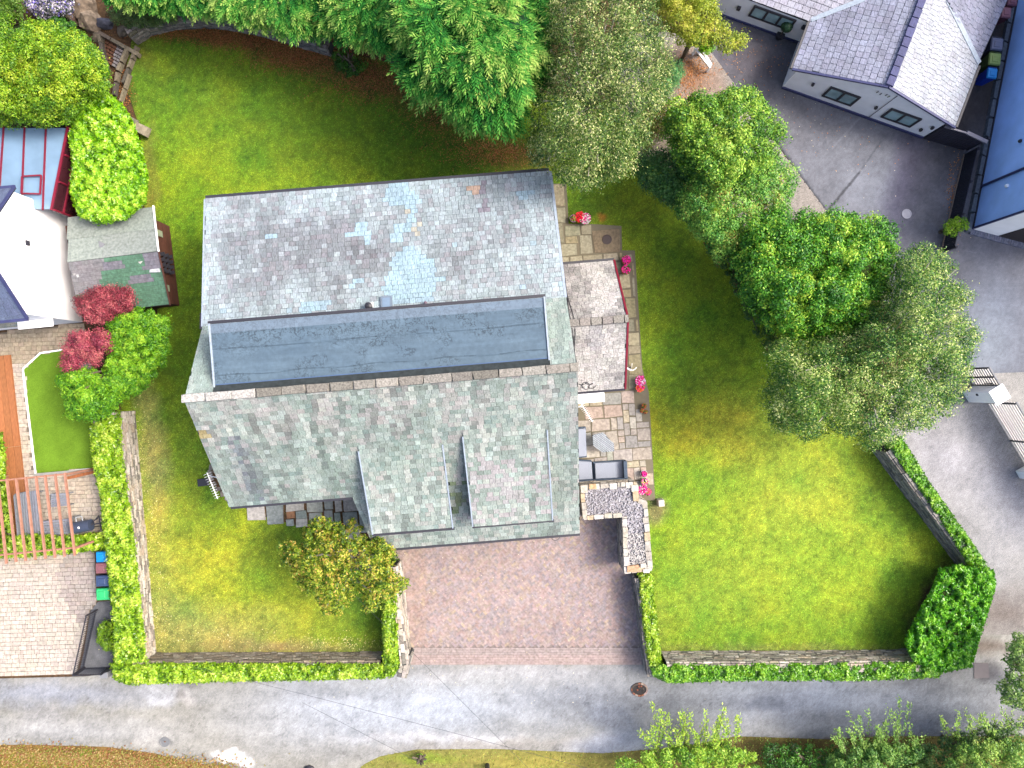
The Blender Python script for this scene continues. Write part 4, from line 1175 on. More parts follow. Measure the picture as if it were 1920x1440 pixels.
p3 = thing('flower_bed', 'stone edged planting patch and slate chips below the left gable aerial', 'flower bed', P(405, 905, 0))
mb = MB(); mb.prism([tuple(P(x, y, 0))[:2] for x, y in [(396, 872), (420, 880), (440, 925), (425, 935), (405, 912), (392, 900)]], -.02, .03); mb.build('bed_soil', M['soil'], p3)
pp = Pieces()
for (x, y) in [(396, 876), (394, 886), (395, 897), (401, 908), (409, 917), (417, 926), (426, 934), (410, 893), (418, 905), (404, 884)]:
    q = P(x, y, .05); a = R.random() * 3
    pp.add(q, Vector((math.cos(a), math.sin(a), 0)) * .26, Vector((-math.sin(a), math.cos(a), 0)) * .17, UP * .1, vary(lin(150, 142, 130), .2), R.randint(1, 7))
pp.emit('edging_stone', p3, M['piece_obj'], M['piece_att'], 300)
mb = MB(); mb.box(tuple(P(382, 904, .01)), .5, .34, .1, .1); o = prop(mb.build('drain_grate', M['black'], bevel=.01), 'flat black drain grate on the grass beside the left gable', 'grate')

# block paved drive
drive = thing('driveway', 'red and grey herringbone block paved driveway in front of the slate house', 'driveway', P(970, 1130, 0))
mb = MB(); mb.prism([tuple(P(x, y, 0))[:2] for x, y in DRIVE], -.02, .022); mb.build('paving_bed', plain('jointing_sand', (150, 138, 134), 1), drive)
dp = Pieces()
bw = .115
bc = [(168, 150, 148), (160, 146, 148), (174, 153, 148), (154, 146, 152), (164, 150, 148), (174, 158, 146), (174, 150, 144), (150, 142, 148)]
def blockcol(p):
    n = float(fbm(np.array([p[0] / 26]), np.array([p[1] / 26]), 411, 3)[0]); n3 = float(fbm(np.array([p[0] / 90]), np.array([p[1] / 70]), 413, 2)[0])
    if R.random() < .05: return vary(lin(188, 170, 150), .06)
    c = Vector(lin(*R.choice(bc))).lerp(Vector(lin(168, 152, 147)), .4) * (1.0 + n * .2 + (n3 - .5) * .2)
    if p[0] < 800: c = c.lerp(Vector(lin(180, 152, 134)), .3)
    return vary(tuple(c), .1)
w0 = P(970, 1110, .04); ce = Vector((math.cos(.7), math.sin(.7), 0)); se = Vector((-math.sin(.7), math.cos(.7), 0))
DR2 = [(740, 994), (1088, 952), (1164, 946), (1205, 1212), (764, 1212), (747, 1130)]
rng = int(9 / bw)
pts = []
for i in range(-rng, rng):
    for j in range(-rng, rng):
        m4 = (i - j) % 4
        if m4 == 0: pts.append((i + 1, j + .5, 1))
        elif m4 == 3: pts.append((i + .5, j + 1, 0))
pts = np.array(pts)
wx = w0.x + (pts[:, 0] * ce.x + pts[:, 1] * se.x) * bw; wy = w0.y + (pts[:, 0] * ce.y + pts[:, 1] * se.y) * bw
qx = 960 + wx * F / (H - .04); qy = 720 - wy * F / (H - .04)
k = inpoly(qx, qy, DR2)
for (a, b, hz), x, y, px_, py_ in zip(pts[k], wx[k], wy[k], qx[k], qy[k]):
    l, w_ = bw * 2 - .005, bw - .005
    ex = ce * (l if hz else w_); ey = se * (w_ if hz else l)
    dp.add((x, y, .038 + R.uniform(-.002, .002)), ex, ey, UP * .05, blockcol((px_, py_)), 0)
def ground_tile(pc, quadorg, ex, poly, w, g, gap, colf, z=.03, th=.05, wj=.0, rj=.004, varn=0, key=None, holes=()):
    ex = Vector(ex).normalized(); ey = Vector((ex.y, -ex.x, 0))
    o = P(*quadorg, 0)
    st = []
    for x, y in poly:
        d = P(x, y, 0) - o; st.append((d.dot(ex), d.dot(ey)))
    hs = []
    for h in holes:
        hs.append([((P(x, y, 0) - o).dot(ex), (P(x, y, 0) - o).dot(ey)) for x, y in h])
    tile(pc, o + UP * (z - th / 2), ex, ey, UP, st, w, g, gap, th, colf, wj=wj, rj=rj, varn=varn, key=key, holes=hs)
ground_tile(dp, (760, 1212), (1, 0, 0), [(764, 1213), (1207, 1213), (1211, 1245), (766, 1245)], bw * 2, bw * 1.0, .006, lambda p: vary(lin(178, 160, 155) if p[1] > 1228 else lin(172, 158, 154), .05), z=.04)
dp.emit('brick', drive, M['piece_obj'], M['piece_att'], 300)

# neighbour's cobbled drive and terrace
terr = thing('cobbled_yard', 'buff cobbled drive and terrace of the neighbouring property on the left', 'paving', P(80, 1150, 0))
CB = [(-200, 622), (0, 624), (158, 606), (176, 700), (190, 900), (215, 1040), (178, 1030), (182, 1128), (168, 1147), (158, 1200), (144, 1264), (-200, 1268)]
LAW2 = [(44, 692), (77, 662), (118, 656), (160, 700), (176, 790), (178, 878), (68, 890)]
mb = MB(); mb.prism([tuple(P(x, y, 0))[:2] for x, y in CB], -.025, .012); mb.build('paving_bed', plain('grout', (128, 118, 104), 1), terr)
cp = Pieces()
def cobcol(p):
    n = float(fbm(np.array([p[0] / 40]), np.array([p[1] / 40]), 431, 3)[0])
    c = Vector(lin(208, 192, 168)).lerp(Vector(lin(200, 190, 178)), n)
    if p[1] < 680: c = c.lerp(Vector(lin(176, 160, 136)), .8)
    if p[1] > 1060: c = c.lerp(Vector(lin(204, 194, 184)), .6)
    if math.hypot(p[0] - 180, (p[1] - 1085) * .8) < 70: c = c.lerp(Vector(lin(160, 150, 148)), .6)
    return vary(tuple(c), .08)
ground_tile(cp, (-200, 640), (.999, .03, 0), CB, .31, .2, .018, cobcol, z=.03, wj=.3, varn=9, key=None, holes=[LAW2])
cp.p = [q[:6] + (-(px_of(q[0])[0] < -15) * 1.0 + q[3].length * .001,) for q in cp.p]
cp.emit('cobble', terr, M['piece_obj'], M['piece_att'], 300)
mb = MB()
ring = LAW2
for i in range(len(ring)):
    if i in (2, 3, 4): continue
    bar(mb, P(*ring[i], .02), P(*ring[(i + 1) % len(ring)], .02), .07, .06)
mb.build('edging', M['white'], terr)
o = sheet('artificial_lawn', LAW2, .045, .09, M['lawn'], lambda x, y: np.clip(np.array(lin(120, 158, 48))[None] * (1 + (fbm(x / 30, y / 30, 441, 3) - .5) * .5 + (fbm(x / 3, y / 3, 443, 2) - .5) * .2)[..., None], 0, 1))
# yard strip by the railings
sheet('yard_corner', [(170, 1146), (184, 1128), (212, 1126), (214, 1262), (148, 1264), (158, 1220)], .02, .09, M['road'], lambda x, y: np.clip(np.array(lin(112, 114, 118))[None] * (1 + (fbm(x / 8, y / 8, 451, 3) - .5) * .6)[..., None], 0, 1))

# ================================================================== STONE WALLS
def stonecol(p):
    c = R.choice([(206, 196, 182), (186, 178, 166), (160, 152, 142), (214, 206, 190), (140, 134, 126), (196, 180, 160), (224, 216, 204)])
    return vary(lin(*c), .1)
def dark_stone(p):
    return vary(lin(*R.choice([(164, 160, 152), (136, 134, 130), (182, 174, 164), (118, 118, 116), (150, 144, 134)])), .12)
def stone_wall(label, a, b, h, thick, side, colf=stonecol, w=.38, g=.11, z0=0.0):
    """dry stone wall from pixel a to b (foot of the face seen); side = world-space sign of the visible face"""
    A, B = P(*a, z0), P(*b, z0); d = (B - A); L = d.length; d.normalize()
    n = Vector((-d.y, d.x, 0)) * side
    t = thing('stone_wall', label, 'wall', (A + B) / 2)
    mb = MB(); q = [A, B, B - n * thick, A - n * thick]
    q = [p - n * .03 for p in q]
    if (q[1] - q[0]).cross(q[2] - q[1]).z < 0: q.reverse()
    mb.hexa(q, [p + UP * (h - .05) for p in q]); mb.build('wall_core', M['underlay'], t)
    pc = Pieces()
    if d.cross(UP).dot(n) < 0: pass
    tile(pc, A - n * .06, d, UP, n, [(0, 0), (L, 0), (L, h - .06), (0, h - .06)], w, g, .012, .09, colf, wj=.5, varn=7, rj=.035)
    tile(pc, A - n * .02 + UP * (h - .08), d, -n, UP, [(0, 0), (L, 0), (L, thick), (0, thick)], w, .19, .014, .07, colf, wj=.4, varn=7, rj=.03)
    for i, q in enumerate(pc.p):
        pc.p[i] = q[:6] + (q[0].z + R.random() * .01,)
    pc.emit('stone', t, M['piece_obj'], M['piece_att'], 300)
    return t
stone_wall('long pale dry stone wall down the left edge of the lawn, along the bright hedge', (252, 770), (292, 1226), 1.3, .4, 1)
stone_wall('dry stone wall along the bottom of the lawn left of the block paved drive', (292, 1225), (722, 1223), 1.15, .4, 1, colf=lambda p: vary(Vector(stonecol(p)).lerp(Vector(lin(150, 136, 110)), .45), .05))
stone_wall('pale stone wall closing the bottom of the right hand lawn', (1238, 1222), (1712, 1220), 1.4, .4, 1)
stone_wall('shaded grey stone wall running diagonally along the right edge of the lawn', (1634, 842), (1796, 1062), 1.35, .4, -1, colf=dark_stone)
stone_wall('stone wall under the hedge on the left side of the block paved drive', (752, 1048), (771, 1226), 1.35, .25, 1)
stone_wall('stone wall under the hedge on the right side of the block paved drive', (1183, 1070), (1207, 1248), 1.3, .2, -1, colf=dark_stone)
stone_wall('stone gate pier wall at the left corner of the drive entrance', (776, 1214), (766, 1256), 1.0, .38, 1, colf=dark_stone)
# curved wall at the top of the lawn
cw = [(258, 84), (286, 66), (330, 56), (385, 52), (430, 56), (480, 66), (540, 82), (600, 100), (622, 106)]
t = thing('stone_wall', 'old curved stone wall along the top edge of the lawn beneath the conifers', 'wall', P(430, 58, 0))
pc = Pieces(); mb = MB()
for i in range(len(cw) - 1):
    A, B = P(*cw[i]), P(*cw[i + 1]); d = B - A; L = d.length; d.normalize(); n = Vector((d.y, -d.x, 0))
    q = [A - n * .04, A - n * .45, B - n * .45, B - n * .04]
    if (q[1] - q[0]).cross(q[2] - q[1]).z < 0: q.reverse()
    mb.hexa(q, [p + UP * .62 for p in q])
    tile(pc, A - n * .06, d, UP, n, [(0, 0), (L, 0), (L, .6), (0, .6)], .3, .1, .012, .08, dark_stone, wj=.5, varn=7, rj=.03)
    tile(pc, A + UP * .62, d, -n, UP, [(0, 0), (L, 0), (L, .45), (0, .45)], .3, .16, .016, .07, lambda p: vary(lin(*R.choice([(158, 146, 138), (128, 120, 112), (176, 168, 160), (120, 116, 96)])), .12), wj=.5, varn=7, rj=.05)
mb.build('wall_core', M['underlay'], t)
pc.emit('stone', t, M['piece_obj'], M['piece_att'], 300)

# raised L-shaped stone block beside the drive
HT = 1.85
LB_ = [(1088, 910), (1193, 904), (1197, 935), (1212, 940), (1223, 1068), (1171, 1075), (1167, 968), (1094, 974)]
t = thing('stone_wall', 'thick L shaped stone block topped with gravel and rough coping between patio and drive', 'wall', P(1160, 980, 0))
W3 = [P(x, y, HT) for x, y in LB_]
mb = MB()
def footprint(px, z): return [(p.x, p.y) for p in (P(x, y, z) for x, y in px)]
fp = footprint(LB_, HT)
mb.prism([footprint([(1090, 912), (1192, 906), (1196, 966), (1096, 972)], HT)[i] for i in range(4)], -.05, HT - .05)
mb.prism([footprint([(1169, 940), (1210, 942), (1221, 1066), (1173, 1072)], HT)[i] for i in range(4)], -.05, HT - .052)
mb.build('wall_core', plain('mortar', (176, 172, 178), 1), t)
pc = Pieces()
n_ = len(fp)
for i in range(n_):
    A = Vector((*fp[i], 0)); B = Vector((*fp[(i + 1) % n_], 0)); d = B - A; L = d.length; d.normalize()
    n = Vector((d.y, -d.x, 0))
    mid = (A + B) / 2 + n * .1
    q = px_of((mid.x, mid.y, HT))
    if inpoly(np.array([q[0]]), np.array([q[1]]), LB_)[0]: n = -n
    tile(pc, A - n * .1, d, UP, n, [(0, 0), (L, 0), (L, HT - .08), (0, HT - .08)], .4, .16, .012, .09, stonecol, wj=.5, varn=7, rj=.04)
    s = 0
    while s < L - .06:
        w = min(R.uniform(.26, .5), L - s)
        dp_ = R.uniform(.18, .3)
        pc.add(A + d * (s + w / 2) - n * (dp_ / 2 - .03) + UP * (HT + .0 + R.uniform(-.01, .03)), d * (w - .02), n * dp_, UP * .14, vary(lin(*R.choice([(206, 202, 192), (194, 188, 174), (196, 178, 150), (214, 210, 202), (186, 180, 170)])), .06), R.randint(1, 7), key=99)
        s += w
# big flat coping at the foot of the L
for (x, y, w, d_, c_) in [(1187, 1066, .55, .3, (206, 166, 132)), (1206, 1060, .25, .2, (216, 208, 196)), (1212, 1070, .3, .18, (222, 216, 208)), (1190, 915, .34, .3, (214, 208, 196)), (1168, 908, .2, .2, (206, 202, 190)), (1095, 917, .3, .36, (200, 194, 182)), (1111, 912, .34, .24, (200, 172, 134)), (1192, 930, .26, .5, (196, 176, 146))]:
    pc.add(P(x, y, HT + .08), EU * w, -EV * d_, UP * .12, lin(*c_), R.randint(1, 7), key=100)
pc.emit('stone', t, M['piece_obj'], M['piece_att'], 300)
mbg = []
gp = Pieces()
for k in range(5200):
    x, y = RG.uniform(1090, 1222), RG.uniform(904, 1072)
    a = np.array([x]); b = np.array([y])
    if inpoly(a, b, LB_)[0]:
        an = R.random() * 3.1; s = R.uniform(.03, .065)
        gp.add(P(x, y, HT - .01 + R.random() * .03), Vector((math.cos(an), math.sin(an), 0)) * s, Vector((-math.sin(an), math.cos(an), 0)) * s * .8, UP * s * .7, vary(lin(*R.choice([(190, 189, 196), (180, 178, 186), (204, 202, 208), (194, 190, 192), (168, 167, 174)] if y < 1000 else [(206, 202, 198), (202, 199, 196), (222, 218, 212), (186, 184, 184)])), .1), R.randint(1, 7))
gp.emit('gravel', t, M['piece_obj'], M['piece_att'], 0)
mb = MB(); a = P(1240, 941, .0); mb.box((a.x - .08, a.y, 0), .3, .34, .42, .1, .9); prop(mb.build('stone_post', plain('stub', (222, 214, 206)), bevel=.02), 'short pale stone stub on the grass at the end of the patio', 'stone post')

# ================================================================== POTS AND GARDEN FURNITURE
def pot(label, px, py, r, h, pm, flowers, nf=60, spread=1.0, group='flower pots round the patio'):
    b = P(px, py, h)
    t = thing('flower_pot', label, 'flower pot', (b.x, b.y, .07), group)
    c = Vector((b.x, b.y, .07))
    mb = MB(); mb.lathe(c, [(r * .68, 0), (r * .95, h * .82), (r * 1.05, h * .83), (r * 1.05, h), (r * .9, h), (r * .86, h * .86)], 18); mb.build('pot', pm, t, smooth=False)
    mb = MB(); mb.lathe(c + UP * (h * .84), [(r * .86, 0), (r * .8, .02), (.01, .03)], 14); mb.build('compost', M['soil'], t)
    n = nf
    a = RG.uniform(0, 6.283, n); q = np.sqrt(RG.random(n)) * r * spread
    Q = np.stack([c.x + np.cos(a) * q, c.y + np.sin(a) * q, c.z + h + .03 + RG.random(n) * .1 * (1 - q / (r * spread + .01)) + .03], -1)
    nv = unit(RG.normal(size=(n, 3)) * .5 + np.array([0, 0, 1.0])); rv = RG.normal(size=(n, 3)); ax = unit(rv - (rv * nv).sum(-1, keepdims=True) * nv); bx = np.cross(nv, ax)
    cols = np.array([flowers[i] for i in RG.integers(0, len(flowers), n)])
    leaf_obj('flowers', Q, ax * .035, bx * .035, cols, M['petal'], t)
    n2 = n; a = RG.uniform(0, 6.283, n2); q = np.sqrt(RG.random(n2)) * r * spread
    Q = np.stack([c.x + np.cos(a) * q, c.y + np.sin(a) * q, c.z + h + RG.random(n2) * .06], -1)
    rv = RG.normal(size=(n2, 3)); ax = unit(rv - (rv * nv).sum(-1, keepdims=True) * nv); bx = np.cross(nv, ax)
    leaf_obj('leaves', Q, ax * .05, bx * .03, pal([lin(50, 80, 30), lin(90, 130, 50)], RG.random(n2)), M['leaf'], t)
    return t
red = [lin(220, 20, 50, 1.5), lin(230, 40, 60, 1.5), lin(245, 235, 240, 1.5), lin(240, 200, 215, 1.5)]
mag = [lin(225, 30, 150, 1.5), lin(235, 70, 170, 1.5), lin(200, 20, 120, 1.5)]
pot('mauve pot of sparse pink flowers left of the red blooms near the house corner', 1075, 410, .17, .3, M['pot_pink'], [lin(210, 90, 110), lin(150, 170, 80)], 24, .8)
pot('pot overflowing with red blooms beside the mauve pot near the back corner of the house', 1088, 408, .17, .3, M['terracotta'], red[:2], 150, 1.5)
pot('pot of white and pink striped blooms, furthest right of the three near the back corner', 1097, 411, .17, .3, M['terracotta'], [red[2], red[3], mag[0]], 150, 1.5)
pot('dark pot of magenta flowers next to the wing roof, upper one of the pair', 1174, 488, .21, .36, M['terracotta'], mag, 80, .95)
pot('dark pot of magenta flowers next to the wing roof, lower one of the pair', 1173, 506, .21, .36, M['terracotta'], mag, 55, .95)
pot('pot crammed with magenta and red flowers beside the white canopy end of the path', 1200, 714, .17, .3, M['terracotta'], mag + [lin(250, 190, 220, 1.5)], 190, 1.4)
pot('pot trailing red flowers just below the magenta one on the path edge', 1199, 727, .15, .26, M['terracotta'], mag[:1] + red[:1] + [lin(240, 110, 60, 1.4)], 130, 1.3)
pot('small terracotta pot at the lawn edge, top of a cluster of three', 1207, 761, .12, .2, M['terracotta'], [lin(190, 90, 60), lin(120, 120, 50)], 26, .8)
pot('small terracotta pot at the lawn edge, lower left of a cluster of three', 1203, 770, .1, .18, M['terracotta'], [lin(190, 90, 60), lin(120, 120, 50)], 20, .8)
pot('small terracotta pot at the lawn edge, lower right of a cluster of three', 1210, 772, .1, .18, M['terracotta'], [lin(200, 110, 80), lin(120, 120, 50)], 20, .8)
pot('white rimmed pot of deep pink flowers, topmost in the row by the stone block', 1207, 888, .16, .3, plain('pot_white', (214, 200, 208)), mag, 70, .8)
pot('white rimmed pot of mixed purple and yellow flowers, middle of the row of three', 1209, 903, .18, .3, plain('pot_white2', (220, 208, 214)), mag + [lin(230, 220, 110), lin(240, 210, 230)], 80, .9)
pot('pot of spreading pink and white flowers beside the stone block coping', 1204, 918, .17, .3, M['terracotta'], mag + [red[3]], 150, 1.3)
pot('dark terracotta pot of pink flowers at the end of the row by the stone block', 1214, 922, .15, .28, M['terracotta'], mag[:1] + [lin(220, 120, 90)], 70, 1.1)

# rattan corner sofa
def seat_unit(label, quad, backs, h=.42):
    """quad = px corners (z=h) clockwise; backs = edges carrying a raised back"""
    q = [P(x, y, h) for x, y in quad]
    c = sum(q, Vector()) / 4
    t = thing('garden_sofa', label, 'sofa', (c.x, c.y, .07), 'rattan corner sofa on the patio')
    fp_ = [(p.x, p.y) for p in q]
    mb = MB(); mb.prism(fp_, .07, h - .12); mb.build('base', M['rattan'], t, bevel=.02)
    fi = [((p.x - c.x) * .9 + c.x, (p.y - c.y) * .9 + c.y) for p in q]
    mb = MB(); mb.prism(fi, h - .118, h + .03); mb.build('cushion', M['cushion'], t, bevel=.03)
    for i in backs:
        A, B = q[i], q[(i + 1) % 4]
        d = (B - A).normalized(); n = Vector((-d.y, d.x, 0))
        if (c - A).dot(n) < 0: n = -n
        A = Vector((A.x, A.y, 0)); B = Vector((B.x, B.y, 0))
        z = h + .035
        mb = MB(); mb.prism([tuple(v)[:2] for v in (A - n * .03, B - n * .03, B + n * .14, A + n * .14)], z, h + .36)
        mb.prism([tuple(v)[:2] for v in (A - n * .045, B - n * .045, B - n * .0, A - n * .0)], .07, z - .002)
        mb.build('backrest' if i == backs[0] else 'armrest', M['rattan'], t, bevel=.03)
    return t
seat_unit('grey rattan sofa end with pale cushion and raised arm on its right side', [(1112, 867), (1172, 863), (1174, 900), (1114, 903)], [2, 1])
seat_unit('grey rattan corner seat half hidden under the eave between the two sofa ends', [(1082, 862), (1110, 864), (1113, 903), (1084, 905)], [2])
seat_unit('grey rattan sofa section lying along the house wall beside the slatted table', [(1080, 802), (1099, 800), (1101, 858), (1080, 860)], [])
t = thing('garden_table', 'pale grey slatted table with clipped corners on the patio', 'table', P(1131, 832, 0) + UP * .07)
TP = [(1111, 816), (1130, 811), (1151, 832), (1152, 846), (1130, 848), (1112, 834)]
ft = footprint(TP, .72)
mb = MB(); mb.prism(ft, .66, .69); mb.build('tabletop', M['rattan'], t)
sp = Pieces()
dA = (Vector((*ft[3], 0)) - Vector((*ft[0], 0))).normalized()
o_ = Vector((*ft[0], .69)); nn_ = Vector((dA.y, -dA.x, 0))
st = [((Vector((*p, .69)) - o_).dot(dA), (Vector((*p, .69)) - o_).dot(nn_)) for p in ft]
tile(sp, o_, dA, nn_, UP, st, 9, .075, .014, .03, lambda p: vary(lin(176, 184, 192), .06), wj=0)
sp.emit('slat', t, M['wood_obj'], M['piece_att'], 300)
for x, y in ((1117, 822), (1129, 817), (1146, 843), (1130, 843)):
    q = P(x, y, .66); mb = MB(); mb.box((q.x, q.y, .07), .05, .05, .59); mb.build('leg', M['rattan'], t)
# little curved bracket by the wing's bargeboard
t = thing('satellite_dish', 'small white satellite dish on the wing wall above the path', 'satellite dish', W(4.62, -.6, 1.9))
mb = MB()
cen = P(1184, 690, 2.0)
pts = [cen + Vector((math.sin(-1.1 + .28 * i) * .24, math.cos(-1.1 + .28 * i) * .0 - .1 + .22 * (1 - math.cos(-1.1 + .28 * i)), -.0)) for i in range(9)]
mb.tube(pts, .018, 5); mb.build('dish_rim', M['white'], t)
mb = MB(); mb.tube([W(4.63, -.62, 1.95), cen + Vector((0, -.08, 0)), cen + Vector((.02, .2, .05))], .014, 5); mb.build('dish_arm', M['white'], t)
mb = MB(); mb.lathe(cen + Vector((-.06, .02, -.03)), [(.03, 0), (.05, .03), (.05, .07), (.02, .09)], 10); mb.build('receiver', M['black'], t)

# ================================================================== NEIGHBOUR ON THE LEFT
nh = thing('house', 'white rendered house with a dark slate roof corner at the left edge', 'house', P(60, 500, 0))
e0 = Vector((P(155, 603) - P(135, 402))); e0.normalize()          # along the gable wall, downwards in the picture
bN, bS = P(135, 402), P(155, 604)
eW = Vector((-e0.y, e0.x, 0)); eW = -eW if eW.x > 0 else eW        # away from the garden
dep = 9.0
ze, za = 3.85, 6.0
mdp = (bN + bS) / 2
mb = MB()
a = [bS, bN, bN + UP * ze, mdp + UP * za, bS + UP * ze]; b = [p + eW * dep for p in a]
mb.hexa(a, b); mb.build('wall', M['render_white'], nh)
for (B0, nm) in ((bN, 0), (bS, 1)):
    out = (B0 - mdp).normalized() * .18 - UP * .15
    top = mdp + UP * (za + .08); ev_ = B0 + out + UP * (ze + .08)
    fw = -eW * .06
    q = [top + fw, ev_ + fw, ev_ + eW * dep, top + eW * dep]
    mb = MB(); mb.hexa([p - UP * .1 for p in q], q); mb.build('roof_slope', M['underlay'], nh)
    d1 = (ev_ - top); L = d1.length; d1.normalize(); nr = eW.cross(d1); nr = -nr if nr.z < 0 else nr; nr.normalize()
    pc = Pieces()
    tile(pc, top + fw, eW, d1, nr, [(.1, 0), (dep, 0), (dep, L), (.1, L)], .3, .28, .014, .02, lambda p: vary(lin(106, 118, 146), .1), lap=.03, tilt=.014, varn=9)
    pc.emit('slate', nh, M['slate_obj'], M['slate_att'], 300)
    mb = MB(); bar(mb, top + fw + UP * .02, ev_ + fw + UP * .02, .14, .05); mb.build('verge_trim', M['navy'], nh)
    mb = MB(); bar(mb, ev_ + fw + (B0 - mdp).normalized() * .05 - UP * .05, ev_ + (B0 - mdp).normalized() * .05 + eW * dep - UP * .05, .11, .09); mb.build('gutter', M['navy'], nh)
c = bS + UP * .9 + eW * 1.6; sn = (bS - bN).normalized()
mb = MB(); q = [c + sn * .02, c + eW * 1.8 + sn * .02]
mb.hexa([q[0], q[1], q[1] + sn * .03, q[0] + sn * .03], [p + UP * 1.5 for p in (q[0], q[1], q[1] + sn * .03, q[0] + sn * .03)]); mb.build('window', M['glass'], nh)
mb = MB(); A = bS + sn * .02 + UP * 2.1; mb.hexa([A, A + eW * 1.5, A + eW * 1.5 + sn * .35, A + sn * .35], [p + UP * .1 for p in (A, A + eW * 1.5, A + eW * 1.5 + sn * .35, A + sn * .35)]); mb.build('porch_hood', M['white'], nh)
cv = P(40, 481, 2.9)
mb = MB(); A = (bN * .62 + bS * .38) + UP * 3.2 - eW * .01; mb.hexa([A, A + e0 * .2, A + e0 * .2 - eW * .06, A - eW * .06], [p + UP * .2 for p in (A, A + e0 * .2, A + e0 * .2 - eW * .06, A - eW * .06)]); mb.build('vent', M['darkfence'], nh)

# conservatory
cs2 = thing('conservatory', 'conservatory with pale blue glass roof panes and maroon frame at the left edge', 'conservatory', P(60, 310, 0))
ZC = 2.75
RC = [(-90, 236), (128, 240), (97, 392), (-110, 330)]
qc = [P(x, y, ZC + (.35 if y < 260 else 0) * 0) for x, y in RC]
mb = MB(); fpc = [(p.x, p.y) for p in qc]
mb.prism([((x - 0) * .985, y) for x, y in fpc], 0, .5); mb.build('dwarf_wall', M['render_white'], cs2)
bars = [(-90, -110), (-45, -68), (8, -3), (47, 41), (87, 81), (128, 97)]
for i in range(len(bars) - 1):
    (x0, x0b), (x1, x1b) = bars[i], bars[i + 1]
    ya, yb = 240, 392
    q = [P(x0 + 1, ya, ZC), P(x1 - 1, ya, ZC), P(x1b - 1, yb, ZC - .12), P(x0b + 1, yb, ZC - .12)]
    mb = MB(); mb.hexa([p - UP * .03 for p in reversed(q)], list(reversed(q))); mb.build('pane', M['glassroof'], cs2)
for i, (x0, x1) in enumerate(bars):
    mb = MB(); bar(mb, P(x0, 238, ZC), P(x1, 394, ZC - .12), .055 if i < 5 else .09, .06); mb.build('glazing_bar', M['maroon'], cs2)
mb = MB(); a, b, c_, d_ = P(42, 331, ZC + .02), P(78, 329, ZC + .02), P(76, 364, ZC), P(41, 363, ZC)
for u_, v_ in ((a, b), (b, c_), (c_, d_), (d_, a)): bar(mb, u_, v_, .06, .05)
mb.build('roof_vent_frame', M['maroon'], cs2)
# glazed side facing the garden
A, B = P(128, 240, ZC), P(97, 394, ZC); Ag, Bg = P(137, 247, 0), P(140, 398, 0)
Ag = Vector((A.x, A.y, 0)) + Vector((.12, 0, 0)) * 0; Bg = Vector((B.x, B.y, 0))
mb = MB(); mb.hexa([Ag, Bg, Bg - Vector((.05, 0, 0)), Ag - Vector((.05, 0, 0))], [p + UP * (ZC - .1) for p in (Ag, Bg, Bg - Vector((.05, 0, 0)), Ag - Vector((.05, 0, 0)))]); mb.build('side_glass', plain('dark_glass', (80, 40, 50), .2), cs2)
for f in (0, .33, .66, 1):
    p = Ag.lerp(Bg, f) + Vector((.03, 0, 0)); mb = MB(); bar(mb, p, p + UP * (ZC - .08), .09, .07, up=Vector((0, 1, 0))); mb.build('frame_post', M['maroon'], cs2)
for z in (.9, 2.0):
    mb = MB(); bar(mb, Ag + UP * z + Vector((.03, 0, 0)), Bg + UP * z + Vector((.03, 0, 0)), .07, .07); mb.build('frame_rail', M['maroon'], cs2)

# felt roofed shed
sh = thing('shed', 'dark brown timber shed with patched green and grey felt roof', 'shed', P(235, 485, 0))
SN0, SN1, SM0, SM1, SS0, SS1 = (126, 408), (289, 388), (128, 492), (297, 472), (150, 590), (319, 571)
zn_, zm_ = 1.95, 2.5
def rp(p, z): return P(p[0], p[1], z)
feltp = [(620, 0)]
def felt(o4, col_fn, name, rows, colsn):
    A, B, C, D = o4
    pcs = Pieces()
    n = ((B - A).cross(D - A)).normalized(); n = -n if n.z < 0 else n
    es = (B - A).normalized(); et = (D - A); et = et - es * et.dot(es); Lt = et.length; et.normalize()
    poly = [((p - A).dot(es), (p - A).dot(et)) for p in (A, B, C, D)]
    mb = MB(); q = [A, B, C, D]
    if (B - A).cross(D - A).z < 0: q = [D, C, B, A]
    mb.hexa([p - UP * .06 for p in q], q); mb.build('roof_board', M['underlay'], sh)
    tile(pcs, A, es, et, n, poly, (B - A).length / colsn, Lt / rows, .006, .02, col_fn, wj=.2, tilt=.006, varn=0)
    pcs.emit(name, sh, M['piece_obj'], M['piece_att'], 300)
felt((rp(SN0, zn_), rp(SN1, zn_), rp(SM1, zm_), rp(SM0, zm_)), lambda p: vary(lin(152, 162, 156) if p[1] > 396 + (p[0] - 130) * .0 else lin(100, 128, 112), .05), 'felt_strip', 2, 3)
def fc(p):
    x, y = p
    if x < 190 and y < 555: return vary(lin(134, 132, 136), .08)
    if (270 < x and y < 505) or (240 < x < 285 and 515 < y < 530) or (195 < x < 235 and 488 < y < 505): return vary(lin(124, 122, 132), .08)
    return vary(lin(92, 130, 108), .09)
felt((rp(SM0, zm_), rp(SM1, zm_), rp(SS1, zn_), rp(SS0, zn_)), fc, 'felt_shingle', 13, 17)
sc = Pieces()
